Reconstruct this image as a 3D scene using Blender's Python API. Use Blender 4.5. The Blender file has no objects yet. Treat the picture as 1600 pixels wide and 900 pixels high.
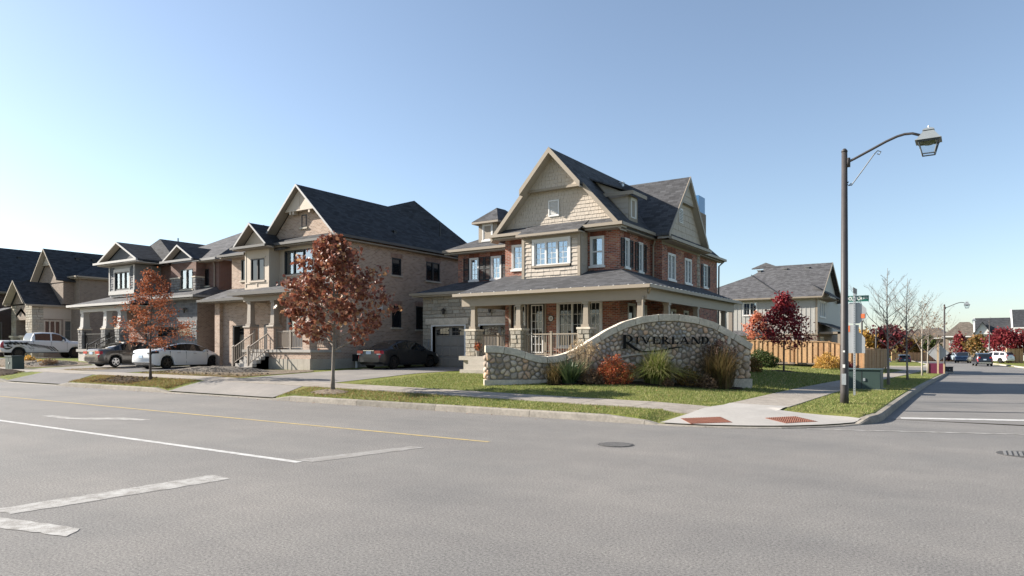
import bpy, math, random
import numpy as np
from mathutils import Vector, Matrix
R = math.radians
C = bpy.context.scene.collection
SC = bpy.context.scene
rnd = random.Random(7)

# ------------------------------------------------------------------ camera, sky, sun, exposure
cam = bpy.data.cameras.new("camera")
cam_o = bpy.data.objects.new("camera", cam); C.objects.link(cam_o)
cam_o.location = (0, 0, 1.7)
cam_o.rotation_euler = (R(90), 0, R(33.64))
cam.sensor_width = 36.0
cam.lens = 1075 / 1600 * 36
cam.shift_y = (543 - 450) / 1600
cam.clip_start = 0.1; cam.clip_end = 5000
SC.camera = cam_o

SUN_EL, SUN_PHI = 28.0, 20.0          # elevation; direction the light travels, measured from +X
d = Vector((math.cos(R(SUN_PHI)) * math.cos(R(SUN_EL)), math.sin(R(SUN_PHI)) * math.cos(R(SUN_EL)), -math.sin(R(SUN_EL))))
sun = bpy.data.lights.new("sun", 'SUN'); sun.energy = 5.0; sun.angle = R(0.53); sun.color = (1.0, 0.93, 0.83)
sun_o = bpy.data.objects.new("sun", sun); C.objects.link(sun_o)
sun_o.rotation_euler = d.to_track_quat('-Z', 'Y').to_euler(); sun_o.location = (-30, -20, 40)
world = bpy.data.worlds.new("World"); SC.world = world; world.use_nodes = True
wn = world.node_tree.nodes; wl = world.node_tree.links
sky = wn.new('ShaderNodeTexSky'); sky.sky_type = 'NISHITA'; sky.sun_disc = False
sky.sun_elevation = R(SUN_EL); sky.sun_rotation = R(270 - SUN_PHI)
sky.altitude = 200; sky.air_density = 1.0; sky.dust_density = 0.75; sky.ozone_density = 2.9
bg = wn['Background']; hs = wn.new('ShaderNodeHueSaturation'); hs.inputs['Saturation'].default_value = 0.84; hs.inputs['Hue'].default_value = 0.497
wl.new(sky.outputs[0], hs.inputs['Color']); wl.new(hs.outputs[0], bg.inputs[0]); bg.inputs[1].default_value = 0.079
SC.view_settings.view_transform = 'Standard'; SC.view_settings.look = 'None'
SC.view_settings.exposure = 1.33; SC.view_settings.gamma = 1.0
try: SC.cycles.max_bounces = 6; SC.cycles.transparent_max_bounces = 8
except Exception: pass

# ------------------------------------------------------------------ materials
class NT:
    def __init__(s, name):
        s.m = bpy.data.materials.new(name); s.m.use_nodes = True
        s.t = s.m.node_tree; s.n = s.t.nodes; s.b = s.n['Principled BSDF']
    def new(s, k, **kw):
        x = s.n.new(k)
        for a, v in kw.items(): setattr(x, a, v)
        return x
    def link(s, a, b): s.t.links.new(a, b)
    def coords(s, uv=True):
        tc = s.new('ShaderNodeTexCoord'); return tc.outputs['UV' if uv else 'Object']
    def noise(s, co, scale, detail=3, rough=.55):
        n = s.new('ShaderNodeTexNoise'); n.inputs['Scale'].default_value = scale; n.inputs['Detail'].default_value = detail
        n.inputs['Roughness'].default_value = rough; s.link(co, n.inputs['Vector']); return n.outputs['Fac']
    def ramp(s, fac, stops, interp='LINEAR'):
        r = s.new('ShaderNodeValToRGB'); r.color_ramp.interpolation = interp; e = r.color_ramp.elements
        while len(e) < len(stops): e.new(.5)
        for k, (p, c) in enumerate(stops): e[k].position = p; e[k].color = (*c, 1)
        s.link(fac, r.inputs[0]); return r.outputs[0]
    def mix(s, fac, a, b, mode='MIX'):
        m = s.new('ShaderNodeMix', data_type='RGBA', blend_type=mode)
        for sock, v in ((m.inputs[0], fac), (m.inputs[6], a), (m.inputs[7], b)):
            if isinstance(v, (int, float)): sock.default_value = v
            elif isinstance(v, tuple): sock.default_value = (*v, 1)
            else: s.link(v, sock)
        return m.outputs[2]
    def math(s, op, a, b):
        m = s.new('ShaderNodeMath', operation=op)
        for sock, v in ((m.inputs[0], a), (m.inputs[1], b)):
            if isinstance(v, (int, float)): sock.default_value = v
            else: s.link(v, sock)
        return m.outputs[0]
    def bump(s, h, strength=.4, dist=.02):
        b = s.new('ShaderNodeBump'); b.inputs['Strength'].default_value = strength; b.inputs['Distance'].default_value = dist
        s.link(h, b.inputs['Height']); s.link(b.outputs[0], s.b.inputs['Normal'])
    def fin(s, col=None, rough=.7, spec=.3, metal=0.):
        if col is not None:
            if isinstance(col, tuple): s.b.inputs['Base Color'].default_value = (*col, 1)
            else: s.link(col, s.b.inputs['Base Color'])
        if isinstance(rough, (int, float)): s.b.inputs['Roughness'].default_value = rough
        else: s.link(rough, s.b.inputs['Roughness'])
        s.b.inputs['Specular IOR Level'].default_value = spec; s.b.inputs['Metallic'].default_value = metal
        return s.m
def scl(c, k): return tuple(min(1., x * k) for x in c)
def plain(name, c, rough=.6, spec=.3, var=.12, scale=3., metal=0., bump=0.):
    t = NT(name); co = t.coords(False)
    f = t.noise(co, scale, 4); f2 = t.noise(co, scale * 9, 2)
    g = t.math('MULTIPLY_ADD', f, .6); g.node.inputs[2].default_value = 0
    f3 = t.math('ADD', g, t.math('MULTIPLY', f2, .4))
    col = t.ramp(f3, [(.3, scl(c, 1 - var)), (.7, scl(c, 1 + var))])
    if bump: t.bump(f2, bump, .01)
    return t.fin(col, rough, spec, metal)
def brick(name, stops, mortar, w=.21, h=.075, gap=.010, bump=.5, rough=.85, offset=.5, weather=.18):
    t = NT(name); co = t.coords(True)
    b = t.new('ShaderNodeTexBrick'); b.offset = offset
    b.inputs['Scale'].default_value = 1; b.inputs['Brick Width'].default_value = w; b.inputs['Row Height'].default_value = h
    b.inputs['Mortar Size'].default_value = gap; b.inputs['Mortar Smooth'].default_value = .2
    b.inputs['Color1'].default_value = (0, 0, 0, 1); b.inputs['Color2'].default_value = (1, 1, 1, 1); b.inputs['Mortar'].default_value = (.5, .5, .5, 1)
    t.link(co, b.inputs['Vector'])
    col = t.ramp(b.outputs['Color'], stops)
    n = t.noise(co, 1.1, 4)
    col = t.mix(weather, col, t.ramp(n, [(.3, (.35, .35, .35)), (.7, (1, 1, 1))]), 'MULTIPLY')
    n2 = t.noise(co, 45, 2)
    col = t.mix(.25, col, t.ramp(n2, [(.3, (.4, .4, .4)), (.7, (1, 1, 1))]), 'MULTIPLY')
    col = t.mix(b.outputs['Fac'], col, mortar)
    inv = t.math('SUBTRACT', 1., b.outputs['Fac'])
    t.bump(inv, bump, .012)
    return t.fin(col, rough, .25)
def shingles(name, base, k=.35):
    t = NT(name); co = t.coords(True)
    b = t.new('ShaderNodeTexBrick'); b.offset = .37
    b.inputs['Scale'].default_value = 1; b.inputs['Brick Width'].default_value = .31; b.inputs['Row Height'].default_value = .145
    b.inputs['Mortar Size'].default_value = .008; b.inputs['Mortar Smooth'].default_value = .3
    b.inputs['Color1'].default_value = (0, 0, 0, 1); b.inputs['Color2'].default_value = (1, 1, 1, 1); b.inputs['Mortar'].default_value = (.3, .3, .3, 1)
    t.link(co, b.inputs['Vector'])
    col = t.ramp(b.outputs['Color'], [(0, scl(base, 1 - k)), (.5, base), (1, scl(base, 1 + k))])
    mp = t.new('ShaderNodeMapping'); mp.inputs['Scale'].default_value = (.45, 1.6, 1); t.link(co, mp.inputs[0])
    n = t.noise(mp.outputs[0], 1.3, 4)
    col = t.mix(.45, col, t.ramp(n, [(.35, (.62, .62, .64)), (.68, (1.0, 1.0, 1.0))]), 'MULTIPLY')
    n2 = t.noise(co, 60, 2)
    col = t.mix(.4, col, t.ramp(n2, [(.3, (.4, .4, .4)), (.7, (1.2, 1.2, 1.2))]), 'MULTIPLY')
    col = t.mix(t.math('MULTIPLY', b.outputs['Fac'], .6), col, scl(base, .35))
    t.bump(t.math('SUBTRACT', 1., b.outputs['Fac']), .5, .012)
    return t.fin(col, .9, .25)
def glassy(name, tint=(.02, .025, .03), refl=.22):
    t = NT(name); t.n.remove(t.b); out = t.n['Material Output']
    g = t.new('ShaderNodeBsdfGlossy'); g.inputs['Roughness'].default_value = .02; g.inputs['Color'].default_value = (.85, .93, 1, 1)
    tr = t.new('ShaderNodeBsdfTransparent'); tr.inputs['Color'].default_value = (.75, .8, .82, 1)
    fr = t.new('ShaderNodeFresnel'); fr.inputs['IOR'].default_value = 1.5
    f = t.math('ADD', t.math('MULTIPLY', fr.outputs[0], 1.2), refl)
    n = t.noise(t.coords(False), 1.7, 2); bp = t.new('ShaderNodeBump'); bp.inputs['Strength'].default_value = .04; bp.inputs['Distance'].default_value = .05
    t.link(n, bp.inputs['Height']); t.link(bp.outputs[0], g.inputs['Normal'])
    m = t.new('ShaderNodeMixShader'); t.link(f, m.inputs[0]); t.link(tr.outputs[0], m.inputs[1]); t.link(g.outputs[0], m.inputs[2])
    t.link(m.outputs[0], out.inputs[0]); return t.m
def island(name, stops, rough=.6, spec=.2, trans=.35):
    """a leaf or blade material: each separate leaf takes its own tint"""
    t = NT(name); g = t.new('ShaderNodeNewGeometry')
    col = t.ramp(g.outputs['Random Per Island'], stops)
    t.fin(col, rough, spec)
    tl = t.new('ShaderNodeBsdfTranslucent'); t.link(col, tl.inputs[0])
    m = t.new('ShaderNodeMixShader'); m.inputs[0].default_value = trans
    t.link(t.b.outputs[0], m.inputs[1]); t.link(tl.outputs[0], m.inputs[2]); t.link(m.outputs[0], t.n['Material Output'].inputs[0])
    return t.m
def objtint(name, stops, rough=.75, bump=.3, scale=14.):
    """stones, slabs and boards: each object takes its own tint"""
    t = NT(name); o = t.new('ShaderNodeObjectInfo'); co = t.coords(False)
    col = t.ramp(o.outputs['Random'], stops)
    n = t.noise(co, scale, 5); n2 = t.noise(co, scale * 5, 3)
    col = t.mix(.6, col, t.ramp(n, [(.3, (.55, .55, .55)), (.7, (1.1, 1.1, 1.1))]), 'MULTIPLY')
    col = t.mix(.35, col, t.ramp(n2, [(.35, (.45, .45, .45)), (.65, (1.1, 1.1, 1.1))]), 'MULTIPLY')
    t.bump(n2, bump, .01)
    return t.fin(col, rough, .25)
def asphalt(name, c, patch=.16, fine=.62, scale=1., warm=(1, .97, .94)):
    t = NT(name); co = t.coords(True)
    a = t.noise(co, .35 * scale, 5); b = t.noise(co, 2.3 * scale, 4); g = t.noise(co, 42, 4, .8); g2 = t.noise(co, 120, 3, .8)
    mp = t.new('ShaderNodeMapping'); mp.inputs['Scale'].default_value = (.05, .9, 1); t.link(co, mp.inputs[0])
    st = t.noise(mp.outputs[0], 1.0, 4)
    col = t.ramp(a, [(.3, scl(c, 1 - patch)), (.7, tuple(x * (1 + patch * .6) * w for x, w in zip(c, warm)))])
    col = t.mix(.25, col, t.ramp(b, [(.3, (.72, .72, .74)), (.7, (1.1, 1.1, 1.1))]), 'MULTIPLY')
    col = t.mix(.3, col, t.ramp(st, [(.35, (.82, .82, .83)), (.65, (1.12, 1.12, 1.1))]), 'MULTIPLY')
    col = t.mix(fine, col, t.ramp(g, [(.38, (.25, .25, .26)), (.62, (1.5, 1.5, 1.48))]), 'MULTIPLY')
    col = t.mix(fine, col, t.ramp(g2, [(.35, (.35, .35, .35)), (.65, (1.5, 1.5, 1.5))]), 'MULTIPLY')
    t.bump(t.math('ADD', g, g2), .35, .008)
    return t.fin(col, .85, .3)

MT = {}
MT['red_brick'] = brick('red_brick', [(0, (.10, .05, .042)), (.22, (.32, .10, .056)), (.5, (.40, .135, .078)), (.75, (.20, .072, .05)), (1, (.47, .24, .14))], (.30, .25, .22))
MT['beige_brick'] = brick('beige_brick', [(0, (.25, .165, .125)), (.3, (.38, .26, .195)), (.7, (.46, .325, .25)), (1, (.32, .215, .16))], (.47, .40, .335))
MT['brown_brick'] = brick('brown_brick', [(0, (.10, .048, .038)), (.5, (.17, .072, .052)), (1, (.12, .06, .048))], (.25, .2, .18))
MT['dark_brick'] = brick('dark_brick', [(0, (.06, .04, .038)), (.5, (.12, .065, .055)), (1, (.08, .055, .05))], (.2, .17, .15))
MT['tan_brick'] = brick('tan_brick', [(0, (.18, .13, .10)), (.5, (.27, .205, .16)), (1, (.22, .16, .125))], (.30, .26, .22))
MT['gutter_dark'] = plain('gutter_dark', (.075, .07, .066), .5, .35, .06)
MT['trim_slate'] = plain('trim_slate', (.34, .33, .32), .5, .35, .06)
MT['roof_dark'] = shingles('roof_dark', (.048, .050, .055))
MT['roof_grey'] = shingles('roof_grey', (.098, .097, .101))  # paler copy of roof_dark on left-hand houses: sunlight put into the colour
MT['roof_charcoal'] = shingles('roof_charcoal', (.080, .080, .084))
MT['roof_tan'] = shingles('roof_tan', (.15, .125, .10))
MT['trim_tan'] = plain('trim_tan', (.275, .23, .178), .5, .35, .05)
MT['trim_white'] = plain('trim_white', (.62, .61, .59), .45, .4, .04)
MT['trim_brown'] = plain('trim_brown', (.26, .222, .185), .5, .35, .06)
MT['trim_grey'] = plain('trim_grey', (.21, .205, .20), .5, .35, .06)
MT['trim_cream'] = plain('trim_cream', (.44, .37, .30), .55, .3, .05)
MT['soffit'] = plain('soffit', (.36, .32, .27), .6, .2, .05)
MT['black_metal'] = plain('black_metal', (.012, .012, .014), .4, .5, .2)
MT['black_frame'] = plain('black_frame', (.018, .018, .02), .45, .4, .2)
MT['shutter'] = plain('shutter', (.022, .026, .03), .55, .3, .2)
MT['garage_tan'] = plain('garage_tan', (.215, .195, .17), .55, .3, .04)
MT['garage_grey'] = plain('garage_grey', (.11, .11, .115), .5, .3, .06)
MT['concrete'] = plain('concrete', (.36, .325, .275), .85, .2, .18, 1.7, bump=.3)
MT['concrete_pale'] = plain('concrete_pale', (.34, .32, .295), .85, .2, .12, 1.5, bump=.25)
MT['glass'] = glassy('glass', refl=.26)
MT['glass_dark'] = plain('glass_dark', (.012, .015, .018), .03, .9, .2)
MT['curtain'] = plain('curtain', (.42, .41, .38), .9, .1, .15, 2)
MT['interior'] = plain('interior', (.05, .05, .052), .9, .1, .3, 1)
MT['slab'] = objtint('slab', [(0, (.31, .275, .235)), (.5, (.35, .31, .265)), (1, (.295, .26, .22))], .88, .25, 3.)
MT['kerb'] = objtint('kerb', [(0, (.27, .24, .20)), (.5, (.30, .27, .23)), (1, (.22, .20, .17))], .88, .35, 3.)
MT['coping'] = objtint('coping', [(0, (.60, .53, .43)), (.5, (.66, .585, .48)), (1, (.54, .475, .385))], .85, .3, 3.)
MT['fieldstone'] = objtint('fieldstone', [(0, (.60, .40, .26)), (.14, (.68, .55, .42)), (.3, (.44, .37, .31)), (.46, (.68, .44, .29)), (.62, (.56, .48, .41)), (.78, (.74, .60, .44)), (.9, (.40, .30, .22)), (1, (.30, .26, .23))], .8, .3, 9.)
MT['mortar'] = plain('mortar', (.26, .225, .185), .95, .1, .2, 8, bump=.5)
MT['ashlar'] = objtint('ashlar', [(0, (.36, .31, .245)), (.3, (.44, .385, .31)), (.6, (.33, .30, .25)), (1, (.47, .43, .36))], .85, .6, 11.)
MT['grey_stone'] = objtint('grey_stone', [(0, (.20, .195, .19)), (.3, (.28, .27, .26)), (.6, (.17, .165, .165)), (1, (.34, .33, .31))], .85, .6, 11.)
MT['fence_wood'] = objtint('fence_wood', [(0, (.50, .29, .15)), (.4, (.58, .36, .19)), (.7, (.45, .26, .135)), (1, (.60, .40, .23))], .75, .3, 6.)
MT['batten_grey'] = plain('batten_grey', (.39, .38, .355), .6, .3, .07)
MT['bark_grey'] = plain('bark_grey', (.20, .175, .15), .9, .1, .3, 6, bump=.6)
MT['bark_dark'] = plain('bark_dark', (.10, .085, .075), .9, .1, .3, 6, bump=.6)
MT['bark_pale'] = plain('bark_pale', (.38, .34, .29), .9, .1, .25, 6, bump=.5)
MT['bark_twig'] = plain('bark_twig', (.17, .135, .115), .9, .1, .25, 6)
MT['road'] = asphalt('road', (.208, .200, .190))
MT['side_road'] = asphalt('side_road', (.185, .178, .170), .2, .3)
MT['driveway'] = asphalt('driveway', (.235, .22, .205), .2, .3, 1.6)
MT['driveway_dark'] = asphalt('driveway_dark', (.14, .135, .135), .2, .3, 1.6)
def lawn():
    t = NT('lawn'); co = t.coords(True)
    a = t.noise(co, .22, 5, .6); b = t.noise(co, 1.7, 4, .6); c = t.noise(co, 18, 4, .7)
    col = t.ramp(a, [(.32, (.125, .155, .04)), (.5, (.175, .195, .055)), (.68, (.23, .21, .08))])
    col = t.mix(.5, col, t.ramp(b, [(.3, (.6, .68, .6)), (.5, (1, 1, 1)), (.72, (1.25, 1.12, 1.05))]), 'MULTIPLY')
    col = t.mix(.75, col, t.ramp(c, [(.3, (.32, .35, .3)), (.7, (1.35, 1.3, 1.2))]), 'MULTIPLY')
    t.bump(c, .8, .05)
    return t.fin(col, .9, .1)
MT['lawn'] = lawn()
def soilmat(name, stops, bump=.9, sc=5.):
    t = NT(name); co = t.coords(True)
    a = t.noise(co, sc, 6, .7); b = t.noise(co, sc * 7, 4, .7)
    col = t.ramp(a, stops)
    col = t.mix(.7, col, t.ramp(b, [(.3, (.35, .35, .35)), (.7, (1.4, 1.4, 1.4))]), 'MULTIPLY')
    t.bump(t.math('ADD', a, b), bump, .05); return t.fin(col, .95, .1)
MT['soil'] = soilmat('soil', [(.3, (.035, .026, .02)), (.7, (.085, .062, .045))])
MT['dry_soil'] = soilmat('dry_soil', [(.3, (.14, .11, .08)), (.55, (.25, .205, .16)), (.75, (.16, .14, .07))])
MT['gravel'] = soilmat('gravel', [(.35, (.12, .105, .09)), (.65, (.28, .25, .215))], 1., 16.)
MT['paint_white'] = plain('paint_white', (.72, .72, .70), .7, .2, .12, 9)
def worn(name, c, lo, hi):
    t = NT(name); co = t.coords(True)
    n = t.noise(co, 5, 6, .75); n2 = t.noise(co, 90, 3, .7)
    f = t.math('ADD', t.math('MULTIPLY', n, .6), t.math('MULTIPLY', n2, .4))
    fac = t.ramp(f, [(lo, (0, 0, 0)), (hi, (1, 1, 1))])
    return t.fin(t.mix(fac, (.205, .192, .175), c), .8, .2)
MT['worn_white'] = worn('worn_white', (.40, .39, .37), .43, .58)
MT['faint_white'] = worn('faint_white', (.34, .335, .325), .44, .66)
MT['line_white'] = worn('line_white', (.50, .495, .48), .33, .55)
MT['yellow'] = worn('yellow', (.44, .33, .13), .36, .56)
MT['tactile'] = plain('tactile', (.20, .085, .058), .75, .2, .2, 4)
MT['iron'] = plain('iron', (.075, .072, .07), .75, .2, .3, 8)
MT['mid_iron'] = plain('mid_iron', (.17, .165, .16), .7, .2, .2, 8)
MT['steel'] = plain('steel', (.45, .46, .47), .4, .5, .1, 6, metal=.7)
MT['sign_back'] = plain('sign_back', (.34, .35, .36), .5, .4, .06, 2, metal=.3)
MT['pole'] = plain('pole', (.050, .044, .043), .55, .4, .25, 2.5)
MT['lamp_roof'] = plain('lamp_roof', (.20, .22, .23), .3, .5, .1, 3)
MT['lamp_metal'] = plain('lamp_metal', (.045, .055, .062), .35, .5, .15, 3)
MT['transformer'] = plain('transformer', (.032, .055, .048), .5, .4, .12, 2)
MT['sign_green'] = plain('sign_green', (.006, .10, .075), .5, .4, .05)
MT['maroon'] = plain('maroon', (.12, .018, .045), .6, .3, .08)
MT['orange_sticker'] = plain('orange_sticker', (.62, .16, .06), .6, .3, .05)
MT['pale_wood'] = plain('pale_wood', (.45, .33, .21), .8, .2, .12, 5)

# ------------------------------------------------------------------ mesh builder and object tree
def norm(v):
    l = math.sqrt(sum(x * x for x in v)) or 1.; return tuple(x / l for x in v)
def cross(a, b): return (a[1]*b[2]-a[2]*b[1], a[2]*b[0]-a[0]*b[2], a[0]*b[1]-a[1]*b[0])
def sub(a, b): return (a[0]-b[0], a[1]-b[1], a[2]-b[2])
def add(a, b): return (a[0]+b[0], a[1]+b[1], a[2]+b[2])
def mul(a, k): return (a[0]*k, a[1]*k, a[2]*k)
def dot(a, b): return a[0]*b[0]+a[1]*b[1]+a[2]*b[2]
class Fr:
    """a wall's frame: u along it, v up, n outwards"""
    def __init__(s, o, u, n): s.o, s.u, s.n = o, u, n
    def p(s, u, v, n=0): return (s.o[0]+s.u[0]*u+s.n[0]*n, s.o[1]+s.u[1]*u+s.n[1]*n, s.o[2]+v)
def FY(y): return Fr((0, y, 0), (1, 0, 0), (0, -1, 0))     # faces the main road
def FX(x): return Fr((x, 0, 0), (0, 1, 0), (1, 0, 0))      # faces the side street
def FB(y): return Fr((0, y, 0), (-1, 0, 0), (0, 1, 0))     # back; u = -X
def FL(x): return Fr((x, 0, 0), (0, -1, 0), (-1, 0, 0))    # left; u = -Y
class MB:
    def __init__(s): s.v = []; s.f = []
    def face(s, pts):
        k = len(s.v); s.v += [tuple(p) for p in pts]; s.f.append(tuple(range(k, k + len(pts)))); return s
    def box(s, x0, x1, y0, y1, z0, z1):
        p = [(x0,y0,z0),(x1,y0,z0),(x1,y1,z0),(x0,y1,z0),(x0,y0,z1),(x1,y0,z1),(x1,y1,z1),(x0,y1,z1)]
        return s.hexa(p)
    def hexa(s, p):
        k = len(s.v); s.v += [tuple(q) for q in p]
        for f in ((0,3,2,1),(4,5,6,7),(0,1,5,4),(1,2,6,5),(2,3,7,6),(3,0,4,7)): s.f.append(tuple(k+i for i in f))
        return s
    def fbox(s, fr, u0, u1, v0, v1, n0, n1):
        # n0 inner, n1 outer
        return s.hexa([fr.p(u0,v0,n1), fr.p(u1,v0,n1), fr.p(u1,v0,n0), fr.p(u0,v0,n0), fr.p(u0,v1,n1), fr.p(u1,v1,n1), fr.p(u1,v1,n0), fr.p(u0,v1,n0)])
    def prism(s, pts, off):
        """closed solid: polygon pts moved by off"""
        k = len(s.v); n = len(pts); s.v += [tuple(p) for p in pts] + [add(p, off) for p in pts]
        s.f.append(tuple(range(k, k+n))); s.f.append(tuple(range(k+2*n-1, k+n-1, -1)))
        for i in range(n):
            j = (i+1) % n; s.f.append((k+j, k+i, k+n+i, k+n+j))
        return s
    def tube(s, path, rad, n=8, cap=True):
        if isinstance(rad, (int, float)): rad = [rad]*len(path)
        k0 = len(s.v); m = len(path); up = None
        for i, p in enumerate(path):
            a = path[max(i-1, 0)]; b = path[min(i+1, m-1)]; t = norm(sub(b, a))
            if up is None:
                up = (0, 0, 1) if abs(t[2]) < .9 else (1, 0, 0)
            x = norm(cross(up, t)); y = cross(t, x); up = y
            for j in range(n):
                an = 2*math.pi*j/n; c, q = math.cos(an)*rad[i], math.sin(an)*rad[i]
                s.v.append(add(p, add(mul(x, c), mul(y, q))))
        for i in range(m-1):
            for j in range(n):
                j2 = (j+1) % n; a = k0+i*n; s.f.append((a+j, a+j2, a+n+j2, a+n+j))
        if cap:
            s.f.append(tuple(k0+j for j in range(n-1, -1, -1))); s.f.append(tuple(k0+(m-1)*n+j for j in range(n)))
        return s
    def disc(s, c, ax, r, h, n=16):
        ax = norm(ax); return s.tube([c, add(c, mul(ax, h))], r, n)
    def build(s, name, mat, parent=None, smooth=False, kind=None, label=None, bevel=0.):
        o = mesh_obj(name, s.v, s.f, mat, parent, smooth)
        if kind: o['kind'] = kind
        if label: o['label'] = label
        if bevel:
            b = o.modifiers.new('bevel', 'BEVEL'); b.width = bevel; b.segments = 2; b.limit_method = 'ANGLE'; b.angle_limit = R(40)
        return o
WPOS = {}
def wpos(o):
    p = Vector((0, 0, 0))
    while o is not None: p = p + o.location; o = o.parent
    return p
def finish(me, mat, smooth):
    if isinstance(mat, str): mat = MT[mat]
    me.materials.append(mat)
    if smooth: me.polygons.foreach_set('use_smooth', [True]*len(me.polygons))
def auto_uv(me, off):
    n = len(me.loops)
    if n == 0: return
    uv = me.uv_layers.new(name='UVMap')
    nv = len(me.vertices); co = np.empty(nv*3, 'f'); me.vertices.foreach_get('co', co); co = co.reshape(-1, 3) + np.array(off, 'f')
    npol = len(me.polygons); nr = np.empty(npol*3, 'f'); me.polygons.foreach_get('normal', nr); nr = nr.reshape(-1, 3)
    lt = np.empty(npol, 'i'); me.polygons.foreach_get('loop_total', lt); li = np.empty(n, 'i'); me.loops.foreach_get('vertex_index', li)
    ln = np.repeat(nr, lt, axis=0); P = co[li]
    flat = np.abs(ln[:, 2]) > .96
    h = np.stack([-ln[:, 1], ln[:, 0], np.zeros(n)], 1); hl = np.linalg.norm(h, axis=1, keepdims=True); hl[hl == 0] = 1; h = h/hl
    h[flat] = (1, 0, 0); v = np.cross(ln, h); v[flat] = (0, 1, 0)
    out = np.stack([(P*h).sum(1), (P*v).sum(1)], 1).astype('f')
    uv.data.foreach_set('uv', out.ravel())
def mesh_obj(name, v, f, mat, parent=None, smooth=False, uv=True):
    off = wpos(parent) if parent is not None else Vector((0, 0, 0))
    me = bpy.data.meshes.new(name)
    me.from_pydata([(p[0]-off[0], p[1]-off[1], p[2]-off[2]) for p in v], [], f)
    finish(me, mat, smooth); me.update()
    if uv: auto_uv(me, off)
    o = bpy.data.objects.new(name, me); C.objects.link(o)
    if parent is not None: o.parent = parent
    return o
def inst(src, parent, loc, rot=(0, 0, 0), scale=None):
    o = src.copy(); C.objects.link(o); o.parent = parent; o.location = loc; o.rotation_euler = rot
    if scale: o.scale = scale
    return o
def thing(name, label, cat, loc=(0, 0, 0), group=None, rz=0.):
    o = bpy.data.objects.new(name, None); o.empty_display_size = .3; C.objects.link(o)
    o.location = loc; o.rotation_euler = (0, 0, rz); o['label'] = label; o['category'] = cat
    if group: o['group'] = group
    return o
def tag(o, label, cat, group=None):
    o['label'] = label; o['category'] = cat
    if group: o['group'] = group
    return o
def struct(o): o['kind'] = 'structure'; return o
def copy_tree(o, parent=None):
    c = o.copy(); C.objects.link(c)
    if parent is not None: c.parent = parent
    for ch in list(o.children): copy_tree(ch, c)
    return c
def smooth01(t): t = max(0., min(1., t)); return t*t*(3-2*t)
def lerp_k(x, ks):
    if x <= ks[0][0]: return ks[0][1]
    for (a, p), (b, q) in zip(ks, ks[1:]):
        if x <= b: return p + (q-p)*(x-a)/(b-a)
    return ks[-1][1]

# ------------------------------------------------------------------ terrain
KH = .16                                  # kerb height
def side_z(y): return -.75*smooth01((y-20)/66)
def bend(y): return 0. if y < 82 else -.085*(y-82) - .0006*(y-82)**2   # the side street curves left far away
DRIVES = [(-25.3, -19.0), (-39.6, -33.6), (-47.2, -41.6), (-63.0, -56.6)]
def dwt(x):
    w = 0.
    for a, b in DRIVES: w = max(w, min(smooth01((x-a+.5)/.5), smooth01((b+.5-x)/.5)))
    return w
def sdist(x, y):
    """metres behind the near kerb line of the block (negative on the road)"""
    if x > -5.7 and y < 18.3: s = 4.0 - math.hypot(x+5.7, y-18.3)
    else: s = min(-1.7-x, y-14.3)
    if y < 88: s = min(s, 79.5-y) if x < -1.7 else s
    else:
        s = min(y-98.5, -1.7+bend(y)-x) if y > 90 else -1
    return s
def zsw(x): return lerp_k(-x, [(6, .19), (17, .33), (26, .41), (50, .48)])
def T(x, y):
    if y > 90 or x > 2:
        zz = .12 + side_z(y)
        if x > 2 and y > 20: zz += .02*min(10., max(0, x-8))
        return zz if y > 14 else .12
    a = y-14.3; b = -1.7-x; w = dwt(x); k0 = KH*(1-w)+.03*w
    lot = .58 + .45*max(0., min(1., (-x-42)/14))
    A = lerp_k(a, [(0, k0), (1.6, zsw(x)), (3.2, zsw(x)+.03), (7.6, lot), (13.7, lot+.1), (40, lot+.3)])
    B = lerp_k(b, [(0, KH), (2.1, .18), (3.6, .20), (8, .48), (12, .62), (40, .9)])
    A += side_z(y)*(1-smooth01((b-2)/25)); B += side_z(y)*(1-smooth01((b-8)/30))
    t = max(0., min(1., .5+(B-A)/.3)); z = B*(1-t)+A*t - .15*t*(1-t)*.5
    if x > -8 and y < 20:
        q = max(0., min(1., (sdist(x, y)-.1)/2.2)); an = math.degrees(math.atan2(y-18.3, x+5.7))
        if x > -5.7 and y < 18.3:
            ww = smooth01((-14-an)/8); z = z*(1-ww)+(.02+.16*q)*ww
        elif y < 18.3:
            ww = smooth01((x+6.3)/.55); z = z*(1-ww)+(.02+.16*q)*ww
    return z
def road_z(x, y): return side_z(y) if y > 14.3 else 0.
def arange(a, b, s):
    n = max(1, int(round((b-a)/s))); return [a+(b-a)*i/n for i in range(n)]
gx = [-900, -600, -400, -250, -180, -140] + arange(-110, -66, 2) + arange(-66, -8, .5) + arange(-8, -1.2, .13) + arange(-1.2, 12, 1.2) + arange(12, 40, 3) + [40, 60, 90, 140, 250, 450, 800]
gy = [-500, -200, -60, -20, -8, 0, 8] + arange(13.9, 19, .13) + arange(19, 60, .55) + arange(60, 140, 1.0) + arange(140, 220, 8) + [220, 300, 450, 700, 1100, 1800]
gv = []; gf = []
nr_ = random.Random(3)
for y in gy:
    for x in gx:
        s = sdist(x, y)
        if y <= 13.95: z = -.06 if y > -7 else .1
        elif s > .14: z = T(x, y)
        else:
            if -2.5+bend(y) < x < 7.6+bend(y) or s > -99 and (x < 0 or (79 < y < 99)): z = road_z(x, y)-.06
            else: z = T(x, y)
        if x > 7.2+bend(y) and y > 14.5: z = T(x, y)
        gv.append((x, y, z))
nx = len(gx)
for j in range(len(gy)-1):
    for i in range(nx-1):
        a = j*nx+i; gf.append((a, a+1, a+nx+1, a+nx))
struct(mesh_obj('ground', gv, gf, 'lawn', None, True))

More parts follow.
